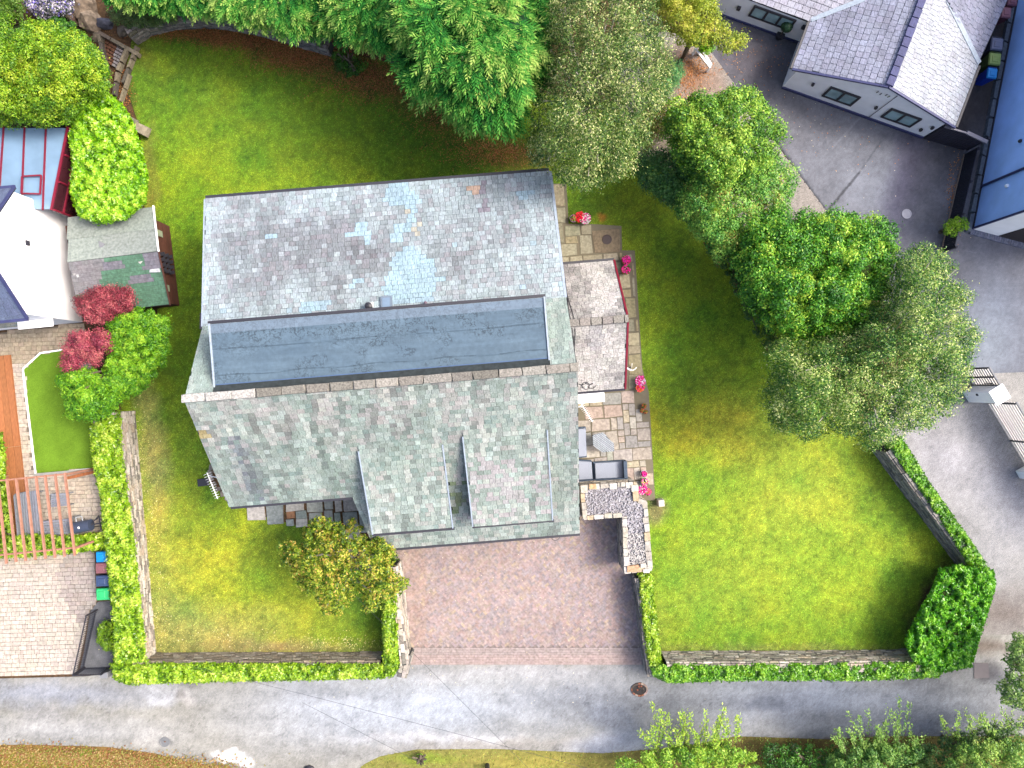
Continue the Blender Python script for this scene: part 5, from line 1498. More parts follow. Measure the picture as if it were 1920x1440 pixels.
for (x, y, w, l, a, c_) in [(206, 508, .17, .42, 1.5, (206, 204, 198)), (212, 514, .17, .42, 1.5, (214, 212, 206)), (262, 488, .2, .28, .8, (204, 202, 198)), (290, 507, .46, .18, .05, (196, 200, 204)), (138, 496, .12, .9, .05, (170, 170, 170)), (144, 500, .1, .9, .1, (184, 186, 186)), (150, 497, .1, .7, .1, (150, 152, 152))]:
    q = P(x, y, 2.4 - (y - 480) / 100 * .5 + .07)
    sc.add(q, Vector((math.cos(a), math.sin(a), 0)) * w, Vector((-math.sin(a), math.cos(a), 0)) * l, UP * .03, lin(*c_), R.randint(1, 7))
sc.emit('loose_board', sh, M['piece_obj'], M['piece_att'], 300)
mb = MB(); q = [P(x, y, 2.33) for x, y in [(168, 486), (188, 464), (186, 452), (198, 458), (190, 468), (212, 470), (208, 478), (172, 488)]]
mb.hexa([p for p in reversed(q)], [p + UP * .06 for p in reversed(q)]); mb.build('torn_felt', plain('torn', (138, 140, 146), .9), sh)
# walls of planks: right-hand end
gA, gM, gB = P(317, 424), P(326, 500), P(336, 573)
mb = MB(); wl = [P(317, 424), P(336, 573), P(190, 592), P(168, 440)]
wl = [(p.x, p.y) for p in wl]; mb.prism(wl, 0, 1.78); mb.build('wall_core', M['darkplank'], sh)
pk = Pieces(); d = (gB - gA); L = d.length; d.normalize(); n = Vector((-d.y, d.x, 0)); n = -n if n.x < 0 else n
tile(pk, gA, d, UP, n, [(0, 0), (L, 0), (L, 1.85), (L / 2, 2.35), (0, 1.85)], L + .4, .13, .012, .02, lambda p: vary(lin(104, 66, 54), .15), wj=0)
pk.emit('plank', sh, M['wood_obj'], M['piece_att'], 300)
for f in (.16, .82):
    p = gA.lerp(gB, f) + n * .05 + UP * .9; mb = MB(); bar(mb, p, p + UP * .75, .28, .03, up=n); mb.build('window', plain('shed_window%d' % (f * 100), (176, 186, 160), .4), sh)
p = gA.lerp(gB, .5) + n * .05
mb = MB()
for k in range(4):
    for j in range(3): bar(mb, p + d * (-.35 + k * .24) + UP * (.7 + j * .35), p + d * (-.35 + k * .24 + .16) + UP * (.7 + j * .35), .05, .25, up=n)
mb.build('lattice', M['black'], sh)
mb = MB(); bar(mb, rp((288, 386), zn_ + .03), rp((298, 472), zm_ + .03), .06, .05); mb.build('verge_trim', M['white'], sh)
mb = MB(); bar(mb, rp((298, 472), zm_ + .03), rp((320, 572), zn_ + .03), .06, .05); mb.build('verge_trim', M['darkplank'], sh)

# boardwalk of orange timber
bk = thing('boardwalk', 'orange brown timber boardwalk along the left edge of the cobbles', 'decking', P(15, 840, 0))
pk = Pieces()
A, B = P(-6, 668, .1), P(32, 1010, .1); d = (B - A); L = d.length; d.normalize(); s = Vector((-d.y, d.x, 0)); s = -s if s.x < 0 else s
for k in range(3):
    for j in range(2):
        pk.add(A + s * (-.08 + k * .29) + d * (L * (.25 + .5 * j)), d * (L / 2 - .012), s * .275, UP * .12, vary(lin(182, 118, 76), .1), 0)
pk.emit('plank', bk, M['wood_obj'], M['piece_att'], 300)
mb = MB(); bar(mb, P(124, 897, .25), P(180, 884, .25), .14, .12); prop(mb.build('timber_edging', M['browncon']), 'orange timber edging beam between the artificial lawn and the hedge', 'timber edging')
mb = MB(); bar(mb, P(66, 890, .05), P(180, 880, .05), .12, .1); prop(mb.build('kerb', plain('kerb_grey', (178, 176, 168))), 'pale kerb at the lower edge of the artificial lawn', 'kerb')
mb = MB(); bar(mb, P(120, 1010, .2), P(186, 1000, .2), .16, .14); prop(mb.build('timber_edging', M['browncon']), 'orange timber edging behind the barbecue', 'timber edging')

# pergola
pg = thing('pergola', 'pinkish timber pergola with parallel rafters over the left terrace', 'pergola', P(60, 970, 0))
ZP = 2.35
rf = [((-3, 900), (14, 1056)), ((14.5, 897), (32, 1053)), ((32, 896), (50, 1051)), ((50, 894), (68, 1049)), ((69, 892), (87, 1047)), ((86, 890), (105, 1045)), ((105, 888), (123, 1043)), ((123, 886), (142, 1041)),
      ((-21, 902), (-4, 1058)), ((-39, 904), (-22, 1060))]
for a, b in rf:
    mb = MB(); bar(mb, P(*a, ZP), P(*b, ZP), .065, .11); mb.build('rafter', M['pinkwood'], pg)
for (a, b) in (((-60, 907), (128, 888)), ((-60, 1046), (142, 1026))):
    mb = MB(); bar(mb, P(*a, ZP - .14), P(*b, ZP - .14), .07, .13); mb.build('beam', M['pinkwood'], pg)
for x, y in ((126, 889), (140, 1028), (-50, 905), (-40, 1044)):
    q = P(x, y, ZP - .14); mb = MB(); mb.box((q.x, q.y, 0), .1, .1, ZP - .14); mb.build('post', M['pinkwood'], pg)
# benches, table, barbecue
def slatted(label, quad, z, n, along, cat, name, back=None, grp=None):
    q = [P(x, y, z) for x, y in quad]; c = sum(q, Vector()) / 4
    t = thing(name, label, cat, (c.x, c.y, .03), grp)
    pk = Pieces()
    a, b = (0, 1) if along else (1, 2)
    if along: A, B, C, D = q
    else: A, B, C, D = q[1], q[2], q[3], q[0]
    for k in range(n):
        f = (k + .5) / n
        p0 = A.lerp(D, f); p1 = B.lerp(C, f)
        wd = (D - A).length / n - .018
        e = (p1 - p0); s = Vector((-e.y, e.x, 0)).normalized()
        pk.add((p0 + p1) / 2, e, s * wd, UP * .025, vary(lin(158, 162, 172), .08), 0)
    pk.emit('slat', t, M['wood_obj'], M['piece_att'], 300)
    for p in q:
        m_ = p.lerp(c, .08); mb = MB(); mb.box((m_.x, m_.y, .03), .06, .06, z - .045); mb.build('leg', M['oldwood'], t)
    mb = MB()
    for i in range(4): bar(mb, q[i].lerp(c, .08) - UP * .1, q[(i + 1) % 4].lerp(c, .08) - UP * .1, .04, .08)
    mb.build('frame', M['oldwood'], t)
    if back:
        A, B = [P(x, y, z + .35) for x, y in back]
        mb = MB(); bar(mb, A, B, .09, .05); bar(mb, A - UP * .2, B - UP * .2, .03, .12)
        for p in (A, B): bar(mb, p - UP * (z + .3), p, .05, .05, up=Vector((0, 1, 0)))
        mb.build('backrest', M['oldwood'], t)
    return t
slatted('weathered grey slatted bench, the longer arm of the corner seat under the pergola', [(32, 925), (72, 919), (80, 1003), (37, 1008)], .42, 9, False, 'bench', 'garden_bench', [(28, 928), (36, 1012)])
slatted('weathered grey slatted bench beside the barbecue, the shorter arm of the corner seat', [(79, 977), (132, 972), (134, 1000), (81, 1005)], .42, 6, True, 'bench', 'garden_bench', [(132, 972), (136, 1002)])
slatted('small grey slatted table standing on the cobbles under the pergola', [(95, 926), (128, 924), (129, 948), (96, 951)], .45, 6, True, 'table', 'slatted_table')
bq = thing('barbecue', 'dark blue drum barbecue on a cart next to the slatted bench', 'barbecue', P(153, 986, 0))
a, b = P(138, 990, .95), P(171, 984, .95); d = (b - a).normalized()
mb = MB()
mb.tube([a, a + d * .02, b - d * .02, b], .26, 18); mb.build('drum', plain('bbq_blue', (72, 82, 104), .4), bq)
mb = MB(); s = d.cross(UP)
h0 = (a * .7 + b * .3) - s * .26 + UP * .1; h1 = (a * .35 + b * .65) - s * .26 + UP * .1
for sgn in (1,):
    hs = s * .0
nrm_ = Vector((-d.y, d.x, 0))
mb.tube([h0, h0 + nrm_ * .2, h1 + nrm_ * .2, h1], .025, 6); mb.build('handle', M['metal'], bq)
mb = MB(); bar(mb, b + UP * -.05, b + d * .42 - UP * .05, .05, .04); bar(mb, b + d * .42 - nrm_ * .3, b + d * .42 + nrm_ * .35, .035, .04); bar(mb, b, b + d * .42 + nrm_ * .35, .03, .03); mb.build('side_frame', M['black'], bq)
for p in (a, b):
    for sg in (-1, 1):
        mb = MB(); mb.tube([p + nrm_ * .12 * sg - UP * .15, Vector((p.x + nrm_.x * .26 * sg, p.y + nrm_.y * .26 * sg, .03))], .02, 6); mb.build('leg', M['black'], bq)
mb = MB(); mb.lathe((a + b) / 2 + UP * .26, [(.04, 0), (.05, .02), (.03, .04)], 10); mb.build('thermometer', M['white'], bq)

# bins
def bin_(label, px, py, rz, body, lid, size=(.56, .66), h=1.02, group='wheeled bins', lidc=None):
    q = P(px, py, h)
    t = thing('wheelie_bin', label, 'bin', (q.x, q.y, .02), group)
    sx, sy = size
    bm_ = plain('bin_body', body, .45); lm = plain('bin_lid', lid, .4)
    mb = MB()
    ca, sa = math.cos(rz), math.sin(rz)
    def wq(x, y, z): return Vector((q.x + x * ca - y * sa, q.y + x * sa + y * ca, z))
    mb.hexa([wq(-sx * .36, -sy * .36, .06), wq(sx * .36, -sy * .36, .06), wq(sx * .36, sy * .36, .06), wq(-sx * .36, sy * .36, .06)],
            [wq(-sx * .47, -sy * .47, h - .1), wq(sx * .47, -sy * .47, h - .1), wq(sx * .47, sy * .47, h - .1), wq(-sx * .47, sy * .47, h - .1)])
    mb.build('body', bm_, t, bevel=.03)
    mb = MB()
    mb.hexa([wq(-sx * .5, -sy * .5, h - .098), wq(sx * .5, -sy * .5, h - .098), wq(sx * .5, sy * .46, h - .098), wq(-sx * .5, sy * .46, h - .098)],
            [wq(-sx * .43, -sy * .42, h - .01), wq(sx * .43, -sy * .42, h - .01), wq(sx * .43, sy * .4, h - .01), wq(-sx * .43, sy * .4, h - .01)])
    l = mb.build('lid', lm, t, bevel=.02)
    mb = MB(); mb.hexa([wq(-sx * .28, -sy * .3, h - .012), wq(sx * .28, -sy * .3, h - .012), wq(sx * .28, sy * .2, h - .012), wq(-sx * .28, sy * .2, h - .012)],
                       [wq(-sx * .24, -sy * .26, h + .02), wq(sx * .24, -sy * .26, h + .02), wq(sx * .24, sy * .16, h + .02), wq(-sx * .24, sy * .16, h + .02)]); mb.build('lid_panel', lm, l, bevel=.012)
    mb = MB(); mb.tube([wq(-sx * .42, sy * .54, h - .1), wq(sx * .42, sy * .54, h - .1)], .02, 8)
    for s_ in (-1, 1): mb.tube([wq(s_ * sx * .4, sy * .44, h - .1), wq(s_ * sx * .4, sy * .54, h - .1)], .018, 6)
    mb.build('handle', bm_, t)
    for s_ in (-1, 1):
        mb = MB(); mb.tube([wq(s_ * sx * .38, sy * .38, .12), wq(s_ * sx * .46, sy * .38, .12)], .1, 14); mb.build('wheel', M['black'], t)
    return t
rr_ = -math.pi / 2 + .04
bin_('bright blue lidded bin, topmost of the row beside the left hedge', 190, 1045, rr_, (0, 110, 180), (20, 150, 225), (.5, .58))
bin_('brown bin standing between the blue and the navy bins', 190, 1066, rr_, (112, 66, 72), (146, 96, 102), (.5, .62))
bin_('navy bin between the brown and the green bins', 192, 1090, rr_, (46, 60, 92), (66, 86, 124), (.52, .7))
bin_('light green lidded bin, lowest of the row beside the left hedge', 192, 1115, rr_, (20, 130, 80), (60, 200, 120), (.56, .66))
bin_('grey bin at the top of the row in the passage beside the white bungalow', 1871, 81, -.12, (70, 74, 92), (124, 130, 156), (.56, .6))
bin_('lime green bin between the grey and blue bins in the passage', 1867, 109, -.1, (86, 110, 50), (160, 184, 100), (.56, .58))
bin_('bright blue bin in the passage beside the white bungalow', 1862, 136, -.14, (10, 70, 190), (50, 160, 240), (.46, .5))
bin_('faded red bin in the passage near the top right corner', 1888, 22, -.1, (110, 60, 70), (168, 112, 122), (.46, .5))
bin_('dull red bin behind the faded red one at the very top right corner', 1900, 0, -.1, (110, 60, 70), (150, 96, 108), (.46, .46))

# railings
def railing(label, a, b, h, step):
    A, B = P(*a), P(*b); d = B - A; L = d.length; d.normalize()
    t = thing('railing', label, 'railing', A)
    mb = MB(); bar(mb, A + UP * h, B + UP * h, .04, .04); mb.build('top_rail', M['black'], t)
    mb = MB(); bar(mb, A + UP * .12, B + UP * .12, .035, .035); mb.build('bottom_rail', M['black'], t)
    n = int(L / step)
    for i in range(n + 1):
        p = A + d * (L * i / n); mb = MB(); mb.box((p.x, p.y, .0), .022 if i % n else .06, .022 if i % n else .06, h + (.0 if i % n else .06)); mb.build('bar' if i % n else 'post', M['black'], t)
railing('black iron railings beside the cobbled drive of the left neighbour', (183, 1143), (159, 1250), .85, .11)
railing('short black iron gate at the lane end of the railings', (160, 1252), (210, 1250), .85, .11)
mb = MB(); q = P(206, 1258, .0); mb.box(tuple(q), .36, .28, .5); prop(mb.build('gate_pier', plain('pier', (150, 152, 156)), bevel=.02), 'low grey gate pier where the left hedge meets the lane', 'pier')

# ================================================================== WHITE BUNGALOW, TOP RIGHT
bg_ = thing('bungalow', 'white bungalow with grey slate roof and black framed windows at the top right', 'bungalow', P(1650, 120, 0))
ZA, ZE = 3.0, 1.78
ap0, ap1 = P(1667, 161, ZA), P(1728, 0, ZA); rd = (ap1 - ap0).normalized()
eL0, eR0 = P(1487, 128, ZE), P(1791, 237, ZE)
Lr = 9.0
def plane_hit(px, py, A, n):
    o = Vector((0, 0, H)); d = P(px, py, 0) - o
    return o + d * ((A - o).dot(n) / d.dot(n))
nL = (eL0 - ap0).cross(rd).normalized(); nL = -nL if nL.z < 0 else nL
nR = (eR0 - ap0).cross(rd).normalized(); nR = -nR if nR.z < 0 else nR
def blue_slate(base, k):
    def f(p):
        n = float(fbm(np.array([p[0] / 26.0]), np.array([p[1] / 26.0]), 501, 3)[0])
        return vary(Vector(lin(*base)) * (1 + (n - .5) * k), .07)
    return f
bs = Pieces()
def roofpart(pxs, A, n, es, cf, w=.27, g=.29, tilt=.014):
    W_ = [plane_hit(x, y, A, n) for x, y in pxs]
    mb = MB(); q = list(W_)
    if (q[1] - q[0]).cross(q[2] - q[1]).z < 0: q.reverse()
    mb.hexa([p - n * .1 for p in q], q); mb.build('roof_slope', M['underlay'], bg_)
    es = es.normalized(); et = n.cross(es).normalized()
    if et.z > 0: et = -et
    tile(bs, A, es, et, n, [((p - A).dot(es), (p - A).dot(et)) for p in W_], w, g, .016, .02, cf, wj=.06, lap=.0, tilt=tilt, varn=9)
roofpart([(1667, 161), (1487, 128), (1520, 40), (1618, 0), (1668, -60), (1750, -60)], ap0, nL, rd, blue_slate((152, 156, 176), .5))  # darker slates: shade of the slope away from the sun, in the colour
roofpart([(1668, 161), (1791, 237), (1834, 119), (1775, 0), (1750, -60)], ap0, nR, rd, blue_slate((180, 185, 194), .35), .22, .2)  # paler slates: sunlight on this slope put into the colour
# wings beyond the valleys
wl0, wl1 = P(1520, 40, ZE), P(1405, -2, ZE); wd = (wl1 - wl0).normalized()
nW = wd.cross(Vector((rd.x, rd.y, .35))).normalized(); nW = -nW if nW.z < 0 else nW
wl0 = wl0 + UP * .002
roofpart([(1520, 40), (1405, -2), (1300, -42), (1400, -160), (1700, -90), (1618, 0)], wl0, nW, wd, blue_slate((176, 176, 190), .4), .34, .26)
wr0, wr1 = P(1834, 119, ZE), P(1892, -6, ZE); we = (wr1 - wr0).normalized()
nW2 = we.cross(Vector((-wd.x * -1, wd.y, 0)) * -1 + UP * .35).normalized(); nW2 = -nW2 if nW2.z < 0 else nW2
sideways = Vector((we.y, -we.x, 0)); sideways = -sideways if sideways.x > 0 else sideways
nW2 = we.cross(sideways + UP * .34).normalized(); nW2 = -nW2 if nW2.z < 0 else nW2
roofpart([(1835, 119), (1892, -6), (1915, -60), (1750, -60), (1776, 0)], wr0, nW2, we, blue_slate((140, 144, 164), .45), .27, .22)
bs.emit('slate', bg_, M['slate_obj'], M['slate_att'], 300)
for (a, A, n, b) in (((1520, 38), ap0, nL, (1620, -1)), ((1835, 119), ap0, nR, (1775, 0))):
    p, q = plane_hit(*a, A, n), plane_hit(*b, A, n)
    mb = MB(); bar(mb, p + UP * .03, q + UP * .03, .2, .03); mb.build('valley', M['lead'], bg_)
rt = Pieces(); L = 0
while L < 5.5:
    rt.add(ap0 + rd * (L + .2) + UP * .05, rd * .42, Vector((-rd.y, rd.x, 0)) * .34, UP * .09, vary(lin(78, 82, 124), .1), R.randint(1, 7)); L += .44
rt.emit('ridge_tile', bg_, M['slate_obj'], M['slate_att'], 300)
# walls
def wallprism(name, foot, tops, m):
    mb = MB(); mb.hexa(foot, tops); return mb.build(name, m, bg_)
wb0, wb1 = P(1466, 164), P(1729, 258)
gd = (wb1 - wb0); gw_ = gd.length; gd.normalize(); gn = Vector((gd.y, -gd.x, 0)); gn = -gn if gn.y > 0 else gn      # faces the camera side
back = -gn * 7.5
am = wb0.lerp(wb1, .519)
zl = ZE - .1; zap = ZA - .13
a = [wb0, wb1, wb1 + UP * zl, am + UP * zap, wb0 + UP * zl]; b = [p + back for p in a]
mb = MB(); mb.hexa(a, b); mb.build('gable_wall', M['render_grey'], bg_)
mb = MB(); bar(mb, wb0 + gn * .03 - UP * .0, wb1 + gn * .03, .07, .14); mb.build('plinth', M['navy'], bg_)
for (p, q) in ((eL0, ap0), (ap0, eR0)):
    mb = MB(); bar(mb, p + gn * .05 - UP * .06, q + gn * .05 - UP * .06, .09, .09); mb.build('bargeboard', M['navy'], bg_)
mb = MB(); bar(mb, eL0 + Vector((-.08, 0, -.08)), eL0 + rd * 2.3 + Vector((-.08, 0, -.08)), .1, .09); mb.build('gutter', M['black'], bg_)
mb = MB(); bar(mb, eR0 + Vector((.06, -.02, -.08)), eR0 + rd * 2.9 + Vector((.06, -.02, -.08)), .1, .09); mb.build('gutter', M['black'], bg_)
# left wing wall with a strip window, set back
lw1 = P(1330, 20); lw0 = P(1500, 84)
lw0 = P(1497, 80); ld = (lw1 - lw0).normalized(); lnn = Vector((ld.y, -ld.x, 0)); lnn = -lnn if lnn.y > 0 else lnn
a = [lw1, lw0, lw0 - lnn * 4, lw1 - lnn * 4]
mb = MB(); q = [(p.x, p.y) for p in a]; mb.prism(q, 0, ZE - .1); mb.build('wing_wall', M['render_grey'], bg_)
mb = MB(); bar(mb, lw0 + lnn * .03, lw1 + lnn * .03, .06, .12); mb.build('plinth', M['navy'], bg_)
mb = MB(); bar(mb, P(1521, 42, ZE - .1), P(1300, -41, ZE - .1), .1, .09); mb.build('gutter', M['black'], bg_)
def window(parent, A, d, n, x0, x1, z0, z1, k, fm):
    """frame with k panes on the wall line A + d*x"""
    p = A + d * x0 + n * .0; q = A + d * x1
    mb = MB()
    def fb(x0_, x1_, za_, zb_):
        u = A + d * x0_; v = A + d * x1_
        mb.hexa([u + UP * za_, v + UP * za_, v + UP * zb_, u + UP * zb_], [t_ + n * .07 for t_ in (u + UP * za_, v + UP * za_, v + UP * zb_, u + UP * zb_)])
    fw_ = .09
    fb(x0, x1, z0, z0 + fw_); fb(x0, x1, z1 - fw_, z1)
    w = (x1 - x0 - fw_) / k
    for i in range(k + 1): fb(x0 + i * w, x0 + i * w + fw_, z0 + fw_, z1 - fw_)
    f = mb.build('window', fm, parent)
    for i in range(k):
        mb = MB(); u = A + d * (x0 + i * w + fw_) + n * .012; v = A + d * (x0 + (i + 1) * w) + n * .012
        mb.hexa([u + UP * (z0 + fw_), v + UP * (z0 + fw_), v + UP * (z1 - fw_), u + UP * (z1 - fw_)], [t_ + n * .02 for t_ in (u + UP * (z0 + fw_), v + UP * (z0 + fw_), v + UP * (z1 - fw_), u + UP * (z1 - fw_))])
        mb.build('pane', M['glass'], f)
window(bg_, wb0, gd, gn, 1.72, 3.15, .55, 1.5, 2, M['black'])
window(bg_, wb0, gd, gn, 4.6, 6.05, .55, 1.5, 2, M['black'])
window(bg_, lw0, ld, lnn, .75, 2.75, .7, 1.55, 3, M['black'])
for x, z in ((1.0, 1.15), (4.05, 1.1), (6.75, 1.1), (6.5, .62)):
    p = wb0 + gd * x + UP * z + gn * .02; mb = MB(); mb.box((p.x + gn.x * .05, p.y + gn.y * .05, p.z), .1, .1, .16, math.atan2(gd.y, gd.x)); mb.build('wall_light', M['black'], bg_)
for x, z in ((.3, 1.2), (3.3, .9)):
    p = lw0 + ld * x + UP * z + lnn * .05; mb = MB(); mb.box((p.x, p.y, p.z), .16, .14, .2, math.atan2(ld.y, ld.x)); mb.build('wall_light', M['black'], bg_)
p = wb0 + gd * 4.25 + gn * .03
mb = MB(); mb.tube([p + UP * .1, p + UP * 2.55], .014, 5); mb.build('cable', M['darkfence'], bg_)
mb = MB(); q = wb0 + gd * 3.45 + gn * .06 + UP * 2.62
for i, (dx, dz, w_) in enumerate([(0, .06, .1), (.1, 0, .1), (.22, .08, .1), (.3, .02, .12)]): mb.box((q.x + gd.x * dx * 1.8, q.y + gd.y * dx * 1.8, 2.28 + dz), w_, .03, .05, .4)
mb.build('cable_clips', M['black'], bg_)

# ================================================================== TALL RENDERED BUILDING, RIGHT EDGE
bb = thing('house', 'tall rendered house, left wall coloured with blue sky shade, garage opening at the right edge', 'house', P(1900, 300, 0))
c0_, c1_ = P(1823, 430), P(1908, -10); c2p = P(1990, 474)
wn_ = (c1_ - c0_).normalized(); wn2 = (c2p - c0_).normalized()
mb = MB(); q = [c0_, c2p, c2p + wn_ * 14, c0_ + wn_ * 14]
mb.prism([(p.x, p.y) for p in q], 0, 5.2); mb.build('wall', M['render_sky_shade'], bb)
oW = Vector((-wn_.y, wn_.x, 0)); oW = -oW if oW.x > 0 else oW
oS_ = Vector((wn2.y, -wn2.x, 0)); oS_ = -oS_ if oS_.y > 0 else oS_
mb = MB(); A, B = c0_ + oS_ * .015 + wn2 * .0, c2p + oS_ * .015
mb.hexa([A, B, B - oS_ * .012, A - oS_ * .012], [p + UP * 5.1 for p in (A, B, B - oS_ * .012, A - oS_ * .012)]); mb.build('front_render', M['render_white'], bb)
mb = MB(); A, B = c0_ + oS_ * .03 + wn2 * 1.2, c2p + oS_ * .03 + wn2 * 0
mb.hexa([A, B, B - oS_ * .01, A - oS_ * .01], [p + UP * 2.1 for p in (A, B, B - oS_ * .01, A - oS_ * .01)]); mb.build('garage_opening', plain('garage_shade', (56, 50, 54), .8), bb)  # dark sheet on the wall stands in for the shade inside the garage
mb = MB(); bar(mb, c0_ + oW * .06 + oS_ * .04, c0_ + oW * .06 + oS_ * .04 + UP * 5.1, .1, .08, up=Vector((0, 1, 0))); mb.build('corner_pipe', M['navy'], bb)
pp_ = c0_ + wn_ * 2.0 + oW * .06
mb = MB(); mb.tube([pp_, pp_ + UP * 5.0], .06, 8); mb.build('downpipe', M['navy'], bb)
mb = MB(); bar(mb, c0_ + oW * .03 + UP * 0, c0_ + wn_ * 14 + oW * .03, .06, .12); mb.build('plinth', M['darkfence'], bb)
window(bb, c0_ + oW * .0, wn_, oW, 6.2, 7.4, 1.9, 3.2, 1, M['white'])
for x, z, m_ in ((1.5, 1.9, 'white'), (3.4, 2.2, 'black')):
    p = c0_ + wn_ * x + oW * .06 + UP * z; mb = MB(); mb.lathe(p, [(.07, 0), (.08, .04), (.07, .1)], 10); mb.build('wall_vent', M[m_], bb)
p = c0_ + wn2 * 1.6 + oS_ * .1 + UP * 2.5; mb = MB(); mb.lathe(p, [(.08, 0), (.09, .1), (.08, .16)], 10); mb.build('wall_light', M['black'], bb)
# brick sill row in front of the garage
t = thing('kerb', 'row of small grey setts edging the yard in front of the garage', 'kerb', c0_)
kp = Pieces(); A = P(1818, 434); B = P(1990, 480); d = (B - A); L = d.length; d.normalize(); s = Vector((-d.y, d.x, 0))
x = 0
while x < L: kp.add(A + d * (x + .055) + UP * .04, d * .1, s * .3, UP * .1, vary(lin(128, 134, 156), .1), R.randint(1, 7)); x += .115
kp.emit('sett', t, M['piece_obj'], M['piece_att'], 300)
# flat coping beside the wall foot
t = thing('boundary_wall', 'low dark coping wall along the foot of the tall house', 'wall', P(1830, 300, 0))
kp = Pieces(); A = P(1812, 436); B = P(1898, -10); d = (B - A); L = d.length; d.normalize(); s = Vector((-d.y, d.x, 0))
x = 0
while x < L: kp.add(A + d * (x + .45) + UP * .1, d * .88, s * .2, UP * .24, vary(lin(112, 122, 132), .1), R.randint(1, 7)); x += .9
kp.emit('coping_stone', t, M['piece_obj'], M['piece_att'], 300)

def board_fence(label, a, b, h, w, colr, name='fence', horizontal=False, gap=.02, cat='fence', z0=0.0, th=.03):
    A, B = P(*a, z0), P(*b, z0); d = B - A; L = d.length; d.normalize(); n = Vector((-d.y, d.x, 0))
    t = thing(name, label, cat, A)
    pk = Pieces()
    if horizontal:
        k = int(h / w)
        for i in range(k): pk.add((A + B) / 2 + UP * (w * (i + .5)), d * L, n * th, UP * (w - gap), vary(lin(*colr), .1), 0)
    else:
        k = int(L / w)
        for i in range(k): pk.add(A + d * (w * (i + .5)) + UP * (h / 2), d * (w - gap), n * th, UP * h, vary(lin(*colr), .12), 0)
    pk.emit('board', t, M['wood_obj'], M['piece_att'], 300)
    m_ = int(L / 1.9) + 1
    for i in range(m_ + 1):
        p = A + d * (L * i / m_) + n * .07; mb = MB(); mb.box((p.x, p.y, z0), .09, .09, h + .03, math.atan2(d.y, d.x)); mb.build('post', M['darkfence'], t)
    return t
board_fence('dark timber fence between the white bungalow and the tall house', (1732, 260), (1812, 283), 1.5, .13, (72, 68, 82))
mb = MB(); bar(mb, P(1771, 238, 1.55), P(1812, 250, 1.55), .07, .06); bar(mb, P(1812, 249, 1.55), P(1850, 267, 1.55), .16, .07); prop(mb.build('gate_beam', plain('beam_grey', (150, 146, 156))), 'pale timber beam capping the dark fence beside the bungalow', 'beam')
# boards of a low fence lying along the yard edge
board_fence('dark low fence running down the right edge of the tarmac yard', (1808, 290), (1766, 470), .95, .1, (56, 58, 72))
mb = MB(); bar(mb, P(1807, 290, .01), P(1762, 480, .01), .06, .05); prop(mb.build('kerb', plain('kerb_tan', (150, 132, 120))), 'thin pale kerb at the right edge of the tarmac yard', 'kerb')

# driveway gate with white pier, lower right
gp_ = thing('gate_pier', 'white square gate pier with a flat cap beside the slatted driveway gate', 'gate pier', P(1848, 738, 0))
q = P(1875, 740, 1.95); fo = Vector((q.x, q.y, 0))
mb = MB(); mb.box(tuple(fo), .56, .56, 1.86, .55); mb.build('pier', M['white'], gp_)
mb = MB(); mb.box((fo.x, fo.y, 1.862), .72, .72, .09, .55); mb.build('cap', M['white'], gp_, bevel=.01)
p = fo + Vector((-.32, -.02, .9)); mb = MB(); mb.lathe(p, [(.05, 0), (.06, .03), (.05, .09)], 10); mb.build('entry_button', M['black'], gp_)
mb = MB(); a = [P(1818, 752), P(1818, 737), P(1850, 736), P(1850, 752)]; mb.prism([(p.x, p.y) for p in a], .0, .5); prop(mb.build('wall_stub', M['white'], bevel=.01), 'short white wall stub at the foot of the gate pier, beneath the birch', 'wall')
def slat_gate(label, a, b, h, name='gate', cat='gate'):
    A, B = P(*a), P(*b); d = B - A; L = d.length; d.normalize(); n = Vector((-d.y, d.x, 0))
    t = thing(name, label, cat, A)
    pk = Pieces(); k = int(h / .17)
    for i in range(k): pk.add((A + B) / 2 + UP * (.12 + .17 * i), d * L, n * .03, UP * .105, vary(lin(236, 230, 224, 1.6), .06), 0)
    pk.emit('slat', t, M['wood_obj'], M['piece_att'], 300)
    for f in (.01, .36, .68, .99):
        p = A + d * L * f - n * .05; mb = MB(); mb.box((p.x, p.y, 0), .06, .06, h + .06, math.atan2(d.y, d.x)); mb.build('upright', M['black'], t)
    mb = MB(); bar(mb, A + UP * (h + .06), B + UP * (h + .06), .07, .06); mb.build('top_rail', M['oldwood'], t)
slat_gate('long pale slatted timber driveway gate running off the right edge', (1852, 752), (1975, 955), 1.75)
slat_gate('short slatted fence panel on the far side of the white gate pier', (1808, 690), (1836, 736), 1.6, 'fence', 'fence')
mb = MB(); a = P(1916, 885, 0); mb.box(tuple(a), .5, .4, .8, .5); prop(mb.build('gate_motor', M['white'], bevel=.02), 'white corner of a box at the right edge below the slatted gate', 'box')
mb = MB(); bar(mb, P(1845, 719, 1.2), P(1868, 719, 1.2), .05, .05); mb.build('hinge_bar', M['black'], gp_)

